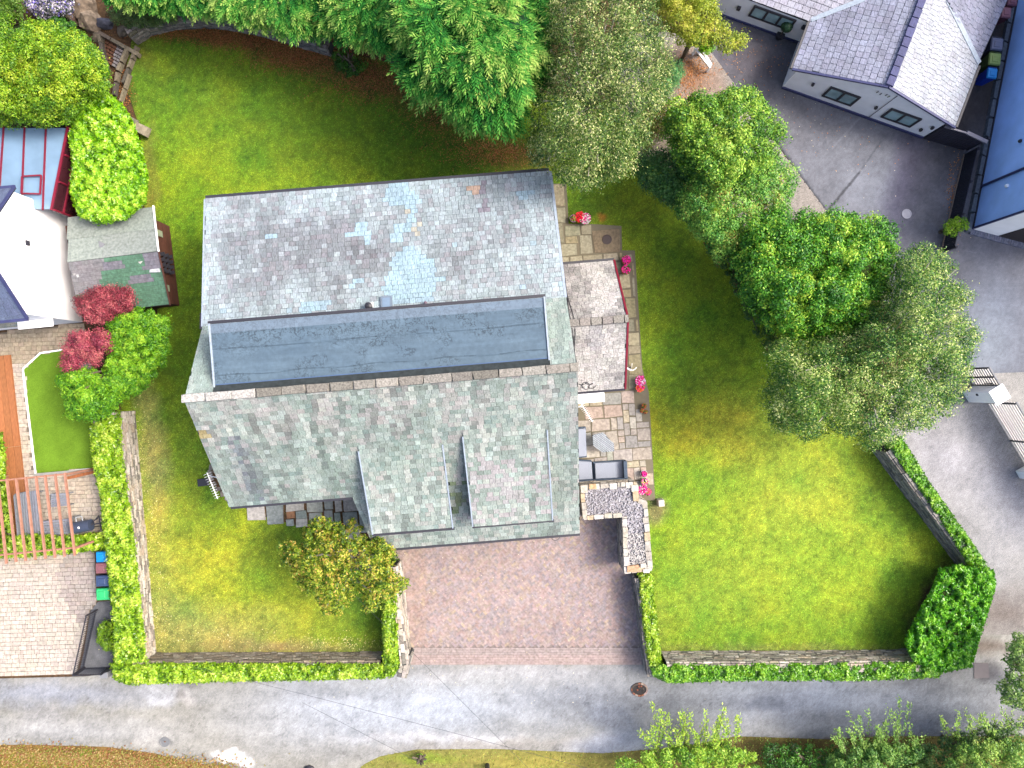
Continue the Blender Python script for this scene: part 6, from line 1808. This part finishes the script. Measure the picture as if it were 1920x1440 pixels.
# white A-shaped bench ends by the gravel
t = thing('timber_rails', 'two white timber rails meeting in a V on the edge of the gravel', 'timber rails', P(1318, 115, 0))
for a, b in (((1303, 92), (1331, 127)), ((1318, 98), (1333, 123))):
    mb = MB(); bar(mb, P(*a, .55), P(*b, .55), .09, .08); mb.build('rail', M['white'], t)
for x, y in ((1331, 126), (1304, 93)):
    q = P(x, y, .5); mb = MB(); mb.box((q.x, q.y, 0), .08, .08, .55); mb.build('leg', M['white'], t)
t = thing('trellis', 'pale timber trellis frame showing between the birch and the yellow green tree', 'trellis', P(1222, 40, 0))
for a, b in (((1200, 22), (1238, 44)), ((1205, 18), (1243, 40)), ((1200, 34), (1228, 52)), ((1203, 44), (1218, 52)), ((1206, 30), (1203, 46)), ((1216, 34), (1208, 50)), ((1226, 38), (1218, 54))):
    mb = MB(); bar(mb, P(*a, 1.4), P(*b, 1.4), .05, .05); mb.build('slat', M['oldwood'], t)
for x, y in ((1202, 24), (1240, 42)):
    q = P(x, y, 1.4); mb = MB(); mb.box((q.x, q.y, 0), .08, .08, 1.4); mb.build('post', M['oldwood'], t)
# ball of topiary hung by the bungalow door
t = thing('potted_bush', 'small round clipped bush in a pot against the bungalow wing wall', 'bush', P(1473, 62, 0))
q = P(1474, 52, .9); mb = MB(); mb.tube([(q.x, q.y, .1), (q.x, q.y, .9)], .03, 6); mb.build('stem', M['bark'], t)
mb = MB(); mb.lathe((q.x, q.y, 0), [(.14, 0), (.2, .3), (.17, .3)], 12); mb.build('pot', M['black'], t)
n = 1400; dv = unit(RG.normal(size=(n, 3))); Q = np.array([q.x, q.y, 1.0]) + dv * .26 * RG.uniform(.8, 1.05, (n, 1)); rv = RG.normal(size=(n, 3)); ax = unit(rv - (rv * dv).sum(-1, keepdims=True) * dv); bx = np.cross(dv, ax)
leaf_obj('foliage', Q, ax * .035, bx * .022, pal([lin(30, 60, 50), lin(70, 110, 80)], RG.random(n)), M['leaf'], t)

# ================================================================== TOP LEFT CORNER: BANK, STEPS, SLABS
st_ = thing('stone_steps', 'old stone steps and cobbles half covered in leaves in the top left corner', 'steps', P(215, 100, 0))
kp = Pieces()
for (a, b, w) in (((186, 62), (240, 92), .18), ((240, 92), (222, 134), .16), ((186, 62), (196, 108), .18), ((258, 88), (238, 140), .14), ((222, 136), (216, 172), .14), ((244, 140), (232, 176), .1)):
    A, B = P(*a, .2), P(*b, .2); d = B - A; L = d.length; d.normalize(); s = Vector((-d.y, d.x, 0)); x = 0
    while x < L:
        l = R.uniform(.4, .8); kp.add(A + d * (x + l / 2), d * l, s * w, UP * .25, vary(lin(*R.choice([(128, 118, 104), (104, 98, 90), (140, 130, 112)])), .12), R.randint(1, 7)); x += l + .02
kp.emit('kerb_stone', st_, M['piece_obj'], M['piece_att'], 300)
kp = Pieces()
ground_tile(kp, (200, 68), (.87, -.5, 0), [(200, 70), (238, 92), (221, 132), (196, 112)], .19, .15, .03, lambda p: vary(lin(150, 144, 146) if p[0] + p[1] * .3 > 246 else lin(120, 84, 66), .15), z=.1, wj=.2, varn=7)
kp.emit('sett', st_, M['piece_obj'], M['piece_att'], 300)
sl = thing('stone_slabs', 'two old weathered stone slabs lying at the left edge of the upper lawn', 'stone slab', P(262, 240, 0))
kp = Pieces()
a = P(267, 246, .4); ex = Vector((math.cos(-.42), math.sin(-.42), 0)); ey = Vector((.35, .93, 0))
kp.add(P(267, 243, .35), ex * .62, Vector((-ex.y, ex.x, 0)) * .46, UP * .3, lin(168, 158, 138), 3)
kp.add(P(248, 230, .35), ex * .34, Vector((-ex.y, ex.x, 0)) * .42, UP * .3, lin(150, 146, 132), 5)
kp.emit('slab', sl, M['piece_obj'], M['piece_att'], 300)
def boulder(label, px, py, s, col):
    b = P(px, py, 0); rr = random.Random(int(px * 7 + py))
    import bmesh
    bm = bmesh.new(); bmesh.ops.create_icosphere(bm, subdivisions=2, radius=1)
    for v in bm.verts:
        k = 1 + (rr.random() - .5) * .34
        v.co = Vector((v.co.x * s[0] * k, v.co.y * s[1] * k, max(-.2, v.co.z) * s[2] * k))
    me = bpy.data.meshes.new('boulder'); bm.to_mesh(me); bm.free()
    o = link('boulder', me, mat('rock', lin(*col), rough=.95, noise=.5, nscale=5, bump=.8, bscale=14), None, b)
    prop(o, label, 'rock', 'rocks on the bank in the top left corner')
boulder('long brown rock on the bank at the very top beside the purple flowers', 160, 14, (.55, .8, .7), (140, 124, 108))
boulder('grey brown rock on the bank below the long brown one', 172, 42, (.5, .6, .6), (158, 142, 124))
boulder('dark blue grey rock at the head of the steps', 198, 46, (.42, .3, .4), (96, 98, 112))
boulder('small rock beside the curved wall end', 232, 60, (.3, .3, .3), (128, 118, 104))
boulder('narrow dark rock left of the bank top', 142, 30, (.3, .6, .5), (100, 80, 70))
boulder('flat pale rock at the foot of the bank beside the steps', 186, 70, (.3, .25, .25), (146, 134, 116))

# ================================================================== HEDGES
YG = [lin(72, 116, 16), lin(118, 166, 24), lin(158, 198, 44), lin(196, 216, 92)]
BG = [lin(48, 100, 14), lin(82, 146, 22), lin(116, 180, 38), lin(160, 206, 70)]
BY = [lin(76, 116, 12), lin(118, 166, 24), lin(160, 196, 46), lin(196, 218, 90)]
DGN = [lin(24, 62, 20), lin(46, 104, 26), lin(84, 146, 44), lin(120, 176, 64)]
hedge('hedge', 'long yellow green clipped hedge beside the left stone wall, running down to the lane', 'hedge', [(168, 800), (226, 768), (232, 860), (246, 960), (262, 1100), (276, 1244), (214, 1246), (210, 1140), (198, 1040), (188, 930), (172, 860)], 1.55, 22000, YG)
hedge('hedge', 'clipped yellow green hedge along the lane, left of the block paved drive', 'hedge', [(206, 1244), (276, 1242), (720, 1244), (722, 1272), (560, 1276), (420, 1278), (240, 1284), (214, 1274)], 1.45, 17000, YG)
hedge('hedge', 'narrow bright hedge topping the wall on the left side of the paved drive', 'hedge', [(718, 1092), (746, 1090), (750, 1246), (738, 1268), (718, 1270), (716, 1180)], 1.5, 7000, BY)
hedge('hedge', 'narrow bright hedge on the right side of the block paved drive', 'hedge', [(1196, 1076), (1222, 1072), (1228, 1130), (1240, 1240), (1236, 1256), (1214, 1250), (1202, 1160)], 1.45, 7500, BY)
hedge('hedge', 'clipped green hedge along the lane below the right hand lawn', 'hedge', [(1216, 1250), (1240, 1244), (1400, 1243), (1600, 1241), (1762, 1238), (1762, 1270), (1620, 1276), (1400, 1276), (1250, 1280), (1222, 1266)], 1.5, 19000, BG)
hedge('hedge', 'green hedge running diagonally outside the shaded stone wall on the right', 'hedge', [(1660, 836), (1690, 818), (1740, 900), (1800, 985), (1862, 1075), (1820, 1068), (1770, 990), (1712, 905)], 1.5, 12000, BG)
hedge('bush', 'big rounded dark green laurel at the bottom right corner of the lawn', 'bush', [(1762, 1068), (1800, 1058), (1862, 1070), (1866, 1100), (1848, 1160), (1820, 1250), (1760, 1262), (1712, 1240), (1696, 1205), (1722, 1150), (1745, 1110)], 1.8, 24000, [lin(40, 108, 16), lin(74, 154, 24), lin(112, 190, 40), lin(154, 214, 70)], lump=.3)
hedge('bush', 'large glowing yellow green laurel bush left of the upper lawn', 'bush', [(150, 182), (186, 164), (222, 190), (246, 222), (262, 270), (276, 330), (272, 380), (236, 412), (190, 420), (150, 408), (132, 360), (136, 300), (128, 250), (140, 222)], 3.0, 34000, [lin(64, 124, 10), lin(112, 176, 16), lin(150, 206, 30), lin(196, 226, 90)], ll=.15, lw=.075, lump=.2)
hedge('hedge', 'row of bright yellow green shrubs under the pergola ends', 'hedge', [(-60, 1008), (60, 1000), (130, 1004), (190, 998), (206, 1030), (150, 1036), (60, 1044), (-60, 1052)], .9, 9000, YG, lump=.3)
hedge('hedge', 'yellow green shrubs left of the timber boardwalk', 'hedge', [(-40, 810), (4, 812), (12, 860), (10, 900), (22, 960), (26, 1000), (-40, 1004)], .9, 5000, YG, lump=.3)
hedge('shrub', 'small round yellow green shrub behind the black railings', 'shrub', [(182, 1176), (196, 1160), (212, 1164), (214, 1222), (198, 1222), (180, 1204)], 1.1, 2600, [lin(70, 110, 10), lin(110, 150, 20), lin(150, 180, 40)], ll=.07, lw=.04, lump=.25)

def tree(name, label, cat, poly, z0, z1, ncl, rpx, nleaf, ll, lw, cols, bark='bark', tr=.14, group=None, limbs=10, core=False, base=None, **kw):
    cxm = sum(p[0] for p in poly) / len(poly); cym = sum(p[1] for p in poly) / len(poly)
    b = base or P(cxm, cym, (z0 + z1) / 2)
    t = thing(name, label, cat, (b[0], b[1], 0), group)
    o, C0, rw = crown(poly, z0, z1, int(ncl * 1.8), rpx * .72, nleaf, ll, lw, cols, M['leaf'], t, **kw)
    trunk(t, (b[0], b[1], 0), limbs_from(C0, rw, limbs), tr, M[bark])
    if core: mound(poly, z0 - .5, z1 - 1.0, rpx * .9, t, z00=max(.2, z0 - 1.5))
    return t

# ------------------------------------------------------------------ top left
tree('tree', 'spreading yellow green tree filling the top left corner above the conservatory', 'tree', [(-60, 60), (0, 36), (40, 34), (90, 42), (140, 60), (185, 92), (206, 140), (200, 172), (160, 196), (128, 232), (80, 236), (30, 234), (-60, 230)], 2.6, 5.0, 150, 20, 52000, .09, .045,
     [lin(62, 112, 18), lin(104, 154, 26), lin(150, 190, 36), lin(190, 208, 66)], core=True, tintamp=.6)
tree('shrub', 'green shrub at the very top left beside the purple flowers', 'shrub', [(-60, -40), (0, -30), (36, -20), (44, 20), (20, 44), (-60, 60)], 2.0, 3.4, 40, 18, 9000, .09, .045, [lin(50, 90, 20), lin(90, 130, 40), lin(130, 160, 60)], core=True)
tree('hydrangea', 'hydrangea covered in pale purple and white flowers at the top edge', 'flowering shrub', [(44, -30), (100, -30), (134, -10), (136, 22), (110, 32), (70, 30), (48, 14)], 1.4, 2.1, 46, 12, 9000, .1, .07, [lin(50, 70, 50), lin(90, 90, 100), lin(186, 180, 220), lin(226, 222, 236), lin(120, 110, 220)], core=True, rnd=1.1)
tree('shrub', 'dark green shrub between the yellow tree and the rocky bank', 'shrub', [(60, 30), (110, 28), (140, 44), (176, 80), (200, 130), (206, 165), (180, 120), (140, 80)], 1.2, 2.0, 40, 11, 8000, .08, .04, DGN)
tree('shrub', 'loose grey green shrubs on the bank above the curved wall', 'shrub', [(200, 20), (250, 4), (330, 10), (330, 44), (280, 54), (240, 50), (215, 48)], .5, 1.3, 50, 10, 9000, .07, .03, [lin(60, 90, 50), lin(96, 130, 74), lin(140, 160, 100)])

# ------------------------------------------------------------------ conifers along the top
CF = [lin(14, 70, 26), lin(34, 112, 42), lin(70, 146, 58), lin(118, 174, 76), lin(170, 200, 108)]
def conifer(label, poly, z0, z1, ncl, rpx, nsp, ln=.5, cols=CF, down=(0, -1, 0)):
    cxm = sum(p[0] for p in poly) / len(poly); cym = sum(p[1] for p in poly) / len(poly)
    b = P(cxm, cym, (z0 + z1) / 2)
    t = thing('conifer', label, 'conifer', (b.x, b.y, 0), 'row of feathery conifers along the top of the garden')
    o, C0, rw = fronds(poly, z0, z1, ncl, rpx, nsp, cols, t, ln=ln, down=down)
    trunk(t, b * Vector((1, 1, 0)) if False else (b.x, b.y, 0), limbs_from(C0, rw, 8), .2, M['bark'])
    mound(poly, z0 - .4, z1 - .9, 13, t, z00=max(.3, z0 - 1.2), m=M['conifer_core'])
M['conifer_core'] = mat('conifer_core', lin(22, 66, 32), rough=1, noise=.6, nscale=7, bump=1, bscale=9)
conifer('feathery green conifer furthest left in the row, above the curved wall', [(195, -60), (400, -60), (430, -22), (410, 20), (340, 18), (280, 4), (220, -2), (195, -22)], 1.8, 3.6, 60, 22, 2200, .42)
conifer('feathery green conifer second from the left, over the middle of the curved wall', [(390, -70), (620, -70), (640, -2), (620, 60), (560, 58), (500, 38), (430, 24), (395, 8)], 2.2, 4.6, 60, 24, 2300, .5)
conifer('feathery green conifer third from the left, over the ivy mound', [(600, -70), (790, -70), (800, 8), (790, 78), (740, 94), (690, 74), (630, 64), (600, 18)], 2.6, 5.6, 55, 26, 2200, .55)
conifer('largest feathery conifer with pale tipped sprays hanging over the upper lawn', [(740, -80), (1010, -80), (1030, 42), (1020, 132), (995, 187), (960, 230), (925, 234), (870, 218), (830, 187), (790, 167), (762, 142), (760, 92), (738, 42)], 3.6, 8.0, 95, 30, 4600, .62)
tree('ivy', 'low dark green ivy mound under the conifers beside the leaf litter', 'ivy', [(622, 98), (660, 100), (690, 118), (676, 136), (650, 144), (628, 126)], .25, .6, 24, 8, 2600, .07, .05, DGN)

# ------------------------------------------------------------------ top middle and right trees
BIR = [lin(38, 74, 28), lin(66, 108, 40), lin(102, 138, 60), lin(144, 168, 88), lin(214, 216, 160)]  # palest tone paints glints of light on the leaves
tree('birch_tree', 'tall speckled birch hanging over the back right corner of the slate house', 'tree', [(1000, -80), (1200, -80), (1240, 30), (1262, 110), (1250, 180), (1222, 240), (1200, 290), (1168, 330), (1120, 345), (1075, 362), (1040, 325), (1000, 305), (985, 240), (1000, 180), (1020, 90)], 3.8, 8.4, 210, 24, 78000, .085, .04, BIR, 'pale_bark', .16, rnd=.9, tintamp=.45, hang=.3, limbs=36, scatter=.6, zvar=.2, droop=.6, base=tuple(P(1110, 170, 4)))
tree('tree', 'yellow green tree leaning over the tarmac beside the white bungalow', 'tree', [(1220, -60), (1330, -60), (1345, 10), (1350, 40), (1395, 66), (1398, 92), (1360, 100), (1340, 86), (1300, 92), (1270, 80), (1240, 40), (1225, 0)], 2.5, 4.6, 80, 15, 19000, .09, .045, [lin(100, 130, 30), lin(146, 168, 44), lin(186, 196, 66), lin(214, 208, 100)], scatter=.6)
tree('conifer', 'small soft blue green pine at the edge of the gravel strip', 'tree', [(1222, 150), (1250, 120), (1280, 112), (1282, 140), (1262, 170), (1226, 196), (1210, 180)], 1.6, 3.0, 30, 13, 8000, .12, .016, [lin(60, 130, 80), lin(100, 170, 110), lin(140, 200, 130)], droop=.6)
tree('shrub', 'bright green clipped conifer bush at the corner of the bungalow yard', 'shrub', [(1308, 62), (1334, 62), (1338, 90), (1322, 102), (1308, 92)], .8, 1.4, 14, 8, 2600, .07, .03, [lin(80, 150, 10), lin(130, 196, 20), lin(170, 220, 40)])
tree('tree', 'loose young tree with reddish tips between the birch and the gravel', 'tree', [(1190, 210), (1240, 176), (1282, 190), (1276, 230), (1240, 260), (1210, 290), (1186, 270)], 1.4, 2.6, 46, 13, 9000, .08, .04, [lin(70, 120, 50), lin(130, 170, 70), lin(176, 190, 90), lin(176, 120, 90)], rnd=.9)
BRT = [lin(54, 108, 32), lin(90, 150, 42), lin(140, 190, 60), lin(184, 214, 90)]
tree('tree', 'bright green leafy tree standing next to the tarmac yard', 'tree', [(1262, 190), (1300, 178), (1350, 176), (1372, 160), (1400, 165), (1440, 188), (1452, 200), (1448, 240), (1474, 235), (1468, 252), (1446, 270), (1464, 280), (1446, 300), (1440, 340), (1400, 362), (1340, 360), (1290, 325), (1258, 280), (1245, 225)], 3.0, 5.4, 120, 19, 46000, .1, .055, BRT, rnd=.8, tintamp=.6, scatter=.5)
tree('tree', 'dark green tree spreading over the lawn edge below the birch', 'tree', [(1186, 300), (1230, 282), (1300, 290), (1340, 330), (1330, 380), (1300, 420), (1270, 405), (1240, 370), (1200, 345)], 1.6, 3.0, 80, 17, 24000, .09, .05, [lin(30, 76, 42), lin(56, 112, 56), lin(92, 142, 74), lin(130, 168, 96)], scatter=.4)
tree('tree', 'mid green tree with rust red twigs between the lawn and the gravel strip', 'tree', [(1280, 330), (1340, 300), (1440, 290), (1492, 325), (1494, 370), (1460, 405), (1410, 430), (1390, 480), (1340, 490), (1310, 450), (1270, 400)], 2.2, 4.4, 100, 18, 36000, .09, .045, [lin(46, 104, 44), lin(80, 150, 58), lin(128, 188, 78), lin(166, 206, 96), lin(180, 150, 80)], rnd=.5, scatter=.5)
tree('shrub', 'low shrubs with rusty stems along the right edge of the lawn', 'shrub', [(1320, 440), (1370, 430), (1420, 470), (1400, 540), (1430, 600), (1470, 650), (1440, 660), (1400, 600), (1370, 520), (1335, 490)], .8, 1.8, 60, 13, 12000, .08, .04, [lin(26, 66, 34), lin(56, 104, 50), lin(90, 130, 64), lin(150, 90, 60)])
tree('tree', 'round dense bright green tree overlapping the tarmac, the fullest crown on the right', 'tree', [(1390, 440), (1410, 410), (1450, 396), (1510, 394), (1560, 400), (1620, 400), (1660, 420), (1684, 450), (1686, 500), (1672, 530), (1650, 570), (1640, 610), (1590, 630), (1540, 640), (1480, 640), (1430, 610), (1396, 570), (1380, 520), (1380, 480)], 2.8, 5.8, 190, 21, 76000, .1, .06, [lin(44, 104, 28), lin(76, 150, 38), lin(122, 188, 54), lin(176, 210, 72)], rnd=.7, tintamp=.6, core=True, scatter=.4)
tree('birch_tree', 'large drooping birch with pale glinting leaves at the right of the lawn', 'tree', [(1690, 470), (1740, 452), (1784, 470), (1800, 520), (1822, 560), (1812, 590), (1846, 630), (1830, 680), (1826, 720), (1790, 770), (1752, 800), (1700, 812), (1640, 838), (1590, 815), (1545, 812), (1505, 838), (1490, 810), (1452, 800), (1436, 740), (1450, 690), (1440, 640), (1520, 640), (1600, 620), (1660, 560)], 3.2, 7.0, 260, 22, 105000, .085, .04,
     [lin(34, 84, 38), lin(64, 122, 46), lin(108, 156, 62), lin(160, 192, 86), lin(224, 232, 166)], 'pale_bark', .17, rnd=.85, tintamp=.5, hang=.25, limbs=44, scatter=.5, zvar=.2, droop=.5)  # last tone is a painted leaf glint
tree('shrub', 'small bright golden conifer standing against the dark fence of the yard', 'shrub', [(1770, 420), (1782, 410), (1800, 408), (1818, 416), (1820, 426), (1800, 436), (1782, 442), (1772, 436)], .9, 1.5, 14, 8, 3200, .06, .03, [lin(70, 120, 10), lin(120, 170, 20), lin(166, 200, 40)])

# ------------------------------------------------------------------ left middle: rhododendron and acers
tree('bush', 'broad green rhododendron at the left edge of the lawn below the shed', 'bush', [(205, 590), (240, 578), (290, 580), (316, 600), (320, 650), (306, 690), (280, 722), (240, 745), (215, 770), (170, 790), (130, 782), (128, 755), (104, 720), (110, 698), (150, 690), (190, 700), (210, 660), (205, 620)], 1.7, 3.0, 110, 15, 42000, .13, .045, [lin(48, 108, 16), lin(92, 156, 26), lin(140, 196, 40), lin(182, 220, 70)], core=True, tintamp=.45)
RED = [lin(96, 34, 50), lin(146, 52, 74), lin(180, 80, 102), lin(204, 120, 128)]
tree('acer', 'crimson acer beside the shed roof and the white gable wall', 'tree', [(140, 562), (162, 555), (172, 540), (196, 536), (216, 542), (244, 540), (254, 562), (250, 580), (216, 588), (196, 606), (166, 608), (150, 588)], 2.4, 3.1, 60, 11, 15000, .08, .03, RED, scatter=.8, tintamp=.8)
tree('acer', 'lower crimson acer above the artificial lawn', 'tree', [(114, 664), (128, 632), (150, 618), (166, 624), (192, 614), (214, 630), (216, 656), (190, 664), (184, 688), (160, 678), (148, 692), (118, 698)], 2.2, 2.9, 50, 11, 13000, .07, .035, [lin(104, 36, 60), lin(156, 56, 88), lin(188, 86, 112), lin(208, 124, 130)], scatter=.8, tintamp=.8)
# yellow tinged tree in the front garden
tree('tree', 'yellowing tree with orange tinged leaves between the front lawn and the drive', 'tree', [(516, 1020), (540, 1012), (560, 1024), (570, 990), (590, 968), (618, 972), (640, 985), (664, 972), (684, 985), (690, 1010), (716, 1008), (742, 1030), (740, 1070), (764, 1090), (760, 1112), (735, 1118), (712, 1130), (700, 1152), (684, 1145), (680, 1110), (664, 1100), (656, 1140), (636, 1150), (610, 1154), (590, 1120), (560, 1095), (540, 1070)], 2.2, 4.2, 150, 11, 19000, .11, .065,
     [lin(62, 96, 22), lin(106, 142, 30), lin(150, 172, 46), lin(190, 194, 78), lin(196, 166, 84)], rnd=.85, tintamp=.5, scatter=.6, limbs=18, bark='pale_bark')

# ------------------------------------------------------------------ bottom right shrubs
LG = [lin(64, 116, 30), lin(110, 164, 44), lin(156, 200, 62), lin(196, 220, 92)]
def sprigs(label, pts, z, cols, poly=None, z1=2.0):
    b = P(*pts[0][0], 0)
    t = thing('shrub', label, 'shrub', (b.x, b.y, 0), 'leafy shrubs along the bottom of the lane')
    Qs, A, B, C = [], [], [], []
    mb = MB()
    for (a, e) in pts:
        for k in range(4):
            p0 = P(a[0] + R.uniform(-12, 12), a[1] + R.uniform(-8, 14), z * .35); p1 = P(e[0] + R.uniform(-26, 26), e[1] + R.uniform(-14, 20), z * R.uniform(.8, 1.15))
            md = (p0 + p1) / 2 + Vector((0, 0, .25)); mb.tube([p0, md, p1], .014, 4, .005)
            n = 90; f = RG.random(n) ** .6
            base = np.outer((1 - f) ** 2, p0) + np.outer(2 * f * (1 - f), md) + np.outer(f * f, p1)
            dr = np.array((p1 - p0).normalized())
            ld = unit(dr * .8 + RG.normal(size=(n, 3)) * .6)
            l = RG.uniform(.09, .17, (n, 1))
            nv = unit(np.array([0, 0, 1.0]) + RG.normal(size=(n, 3)) * .4)
            Qs.append(base + ld * l * .6 + RG.normal(size=(n, 3)) * .05); A.append(ld * l * .5); B.append(np.cross(nv, ld) * .026 * RG.uniform(.7, 1.4, (n, 1)))
            C.append(pal(cols, np.clip(.45 + f * .35 + RG.normal(size=n) * .2, 0, 1)))
    leaf_obj('sprigs', np.concatenate(Qs), np.concatenate(A), np.concatenate(B), np.concatenate(C), M['leaf'], t)
    mb.build('stem', M['bark'], t)
    if poly: crown(poly, z * .5, z * .95, 60, 12, 15000, .13, .045, cols, M['leaf'], t, name='foliage', tintamp=.5, rnd=.6)
    return t
sprigs('open leafy shrub reaching over the lane just right of the broken drain', [((1230, 1420), (1225, 1330)), ((1260, 1420), (1262, 1340)), ((1290, 1420), (1300, 1345)), ((1330, 1410), (1345, 1340)), ((1370, 1400), (1365, 1330)), ((1250, 1430), (1215, 1370)), ((1320, 1420), (1320, 1370)), ((1290, 1420), (1270, 1375)), ((1340, 1415), (1350, 1375))], 2.2, LG,
       [(1146, 1432), (1190, 1410), (1250, 1395), (1330, 1392), (1400, 1400), (1440, 1420), (1460, 1500), (1140, 1500)])
sprigs('thin leafy shrub reaching over the lane near the bottom right corner', [((1790, 1410), (1786, 1345)), ((1820, 1410), (1832, 1340)), ((1850, 1400), (1872, 1350)), ((1890, 1400), (1900, 1340))], 2.2, [lin(60, 112, 44), lin(100, 152, 60), lin(140, 186, 80), lin(176, 204, 110)])
tree('shrub', 'dark low shrubs beside the lane in the middle of the bottom right bank', 'shrub', [(1430, 1400), (1470, 1396), (1560, 1396), (1600, 1420), (1600, 1500), (1440, 1500)], .5, 1.2, 50, 13, 13000, .08, .05, DGN)
sprigs('leafy shrub hanging over the lane right of the dark low shrubs', [((1620, 1420), (1606, 1345)), ((1640, 1400), (1640, 1360)), ((1660, 1420), (1672, 1350)), ((1690, 1420), (1690, 1315)), ((1600, 1400), (1576, 1370)), ((1600, 1430), (1590, 1380)), ((1640, 1420), (1640, 1380)), ((1700, 1420), (1712, 1370))], 2.3, [lin(44, 92, 40), lin(80, 132, 56), lin(120, 166, 74), lin(156, 190, 100)],
       [(1556, 1412), (1610, 1394), (1680, 1392), (1740, 1404), (1760, 1500), (1550, 1500)])
tree('tree', 'soft green tree in the bottom right corner of the picture', 'tree', [(1770, 1440), (1800, 1400), (1850, 1380), (1920, 1390), (1960, 1420), (1960, 1500), (1760, 1500)], 1.8, 3.2, 60, 16, 15000, .1, .05, [lin(70, 120, 50), lin(112, 160, 66), lin(160, 196, 90), lin(196, 216, 120)])
tree('tree', 'tree reaching in from the right edge above the bottom corner', 'tree', [(1885, 1210), (1905, 1190), (1960, 1180), (1960, 1340), (1920, 1330), (1880, 1320), (1866, 1296), (1880, 1270)], 2.2, 3.8, 50, 14, 11000, .1, .05, [lin(60, 104, 50), lin(100, 142, 70), lin(146, 184, 96), lin(190, 210, 130)], base=tuple(P(1950, 1270, 0)))
tree('shrub', 'green shrubs between the soft tree and the lane at the lower right', 'shrub', [(1700, 1440), (1720, 1400), (1780, 1380), (1860, 1360), (1930, 1350), (1940, 1400), (1840, 1420), (1780, 1460), (1700, 1500)], 1.0, 2.0, 50, 14, 13000, .09, .045, [lin(44, 84, 44), lin(76, 120, 60), lin(120, 156, 80)])
tree('shrub', 'tiny weed tuft on the grass verge below the drive', 'weed', [(780, 1414), (796, 1412), (798, 1426), (782, 1428)], .12, .25, 6, 5, 500, .06, .03, LG)
mb = MB(); q = P(914, 1434, .0); mb.lathe(q, [(.1, 0), (.12, .5), (.12, .62), (.04, .68)], 10); prop(mb.build('bollard', M['black']), 'small dark post standing on the grass verge at the bottom edge', 'post')
mb = MB(); q = P(580, 1446, .0); mb.lathe(q, [(.3, 0), (.3, .08), (.22, .16), (.04, .2)], 12); prop(mb.build('manhole_cover', M['black']), 'dark rounded lump at the bottom edge of the lane', 'cover')

# ------------------------------------------------------------------ fallen leaves and petals
def litter(name, label, n, areas, cols, s=.055, z=.03):
    X = []; Y = []
    for (x, y, sx, sy, w) in areas:
        k = int(n * w); X.append(RG.normal(x, sx, k)); Y.append(RG.normal(y, sy, k))
    X = np.concatenate(X); Y = np.concatenate(Y); n = len(X)
    Q = Pn(X, Y, z) ; Q[:, 2] += RG.random(n) * .02
    nv = unit(RG.normal(size=(n, 3)) * .35 + np.array([0, 0, 1.0])); rv = RG.normal(size=(n, 3)); ax = unit(rv - (rv * nv).sum(-1, keepdims=True) * nv); bx = np.cross(nv, ax)
    k = RG.uniform(.6, 1.3, (n, 1)) * s * .5
    o = leaf_obj(name, Q, ax * k, bx * k * .7, pal(cols, RG.random(n)), M['leaf'], None)
    prop(o, label, 'fallen leaves', kind='stuff')
BRN = [lin(120, 60, 36), lin(168, 96, 56), lin(196, 140, 84), lin(140, 100, 60)]
litter('fallen_leaves', 'rust brown fallen leaves under the conifers and along the curved wall', 16000, [(360, 62, 60, 7, .1), (460, 76, 60, 9, .14), (560, 104, 50, 16, .26), (700, 150, 50, 22, .24), (830, 220, 40, 26, .08), (925, 285, 50, 16, .12), (232, 170, 9, 40, .04), (640, 130, 40, 12, .02)], BRN)
litter('fallen_leaves', 'pale yellow fallen leaves along the foot of the left and bottom walls', 900, [(262, 860, 8, 60, .2), (285, 1000, 10, 80, .2), (300, 1150, 14, 40, .15), (420, 1200, 90, 14, .2), (620, 1205, 60, 8, .25)], [lin(220, 214, 130), lin(206, 196, 120), lin(230, 226, 190)], .06)
litter('fallen_leaves', 'orange leaves scattered over the gravel strip and yard edge', 1600, [(1290, 130, 22, 14, .5), (1285, 175, 14, 24, .15), (1400, 110, 50, 30, .08), (1790, 370, 8, 40, .22), (1600, 240, 90, 40, .05)], [lin(176, 96, 50), lin(206, 150, 90), lin(140, 90, 60)], .06)
litter('fallen_leaves', 'brown bracken and dead leaves on the verge in the bottom left corner', 7000, [(60, 1420, 60, 12, .3), (180, 1424, 60, 9, .3), (290, 1432, 60, 7, .25), (380, 1440, 30, 5, .15)], [lin(120, 72, 46), lin(160, 112, 74), lin(128, 136, 50), lin(186, 150, 110), lin(110, 130, 44)], .09, .05)
litter('fallen_leaves', 'small pale specks of leaf and petal on the block paved drive and lane', 300, [(960, 1110, 120, 60, .5), (900, 1280, 200, 40, .3), (1560, 260, 120, 60, .2)], [lin(236, 226, 206), lin(206, 190, 160)], .045, .07)
o = blades('grass', 16000, VERGE2, [], lambda x, y: np.ones(x.shape + (3,)) * np.array(lin(140, 150, 66)) * (1 + (fbm(x / 9, y / 9, 601, 3) - .5) * .9)[..., None], .1, .03, .017)
prop(o, 'rough yellowing grass on the verge at the bottom edge', 'grass')
o = blades('grass', 9000, VERGE, [], lambda x, y: np.clip(paint(x, y, lin(178, 124, 76), verge_blobs, 18, 10), 0, 1)[..., [0, 1, 2]] * (np.array([.85, 1.0, 1.0])), .12, .035, .016)
prop(o, 'rough grass and dead stalks on the verge in the bottom left corner', 'grass')
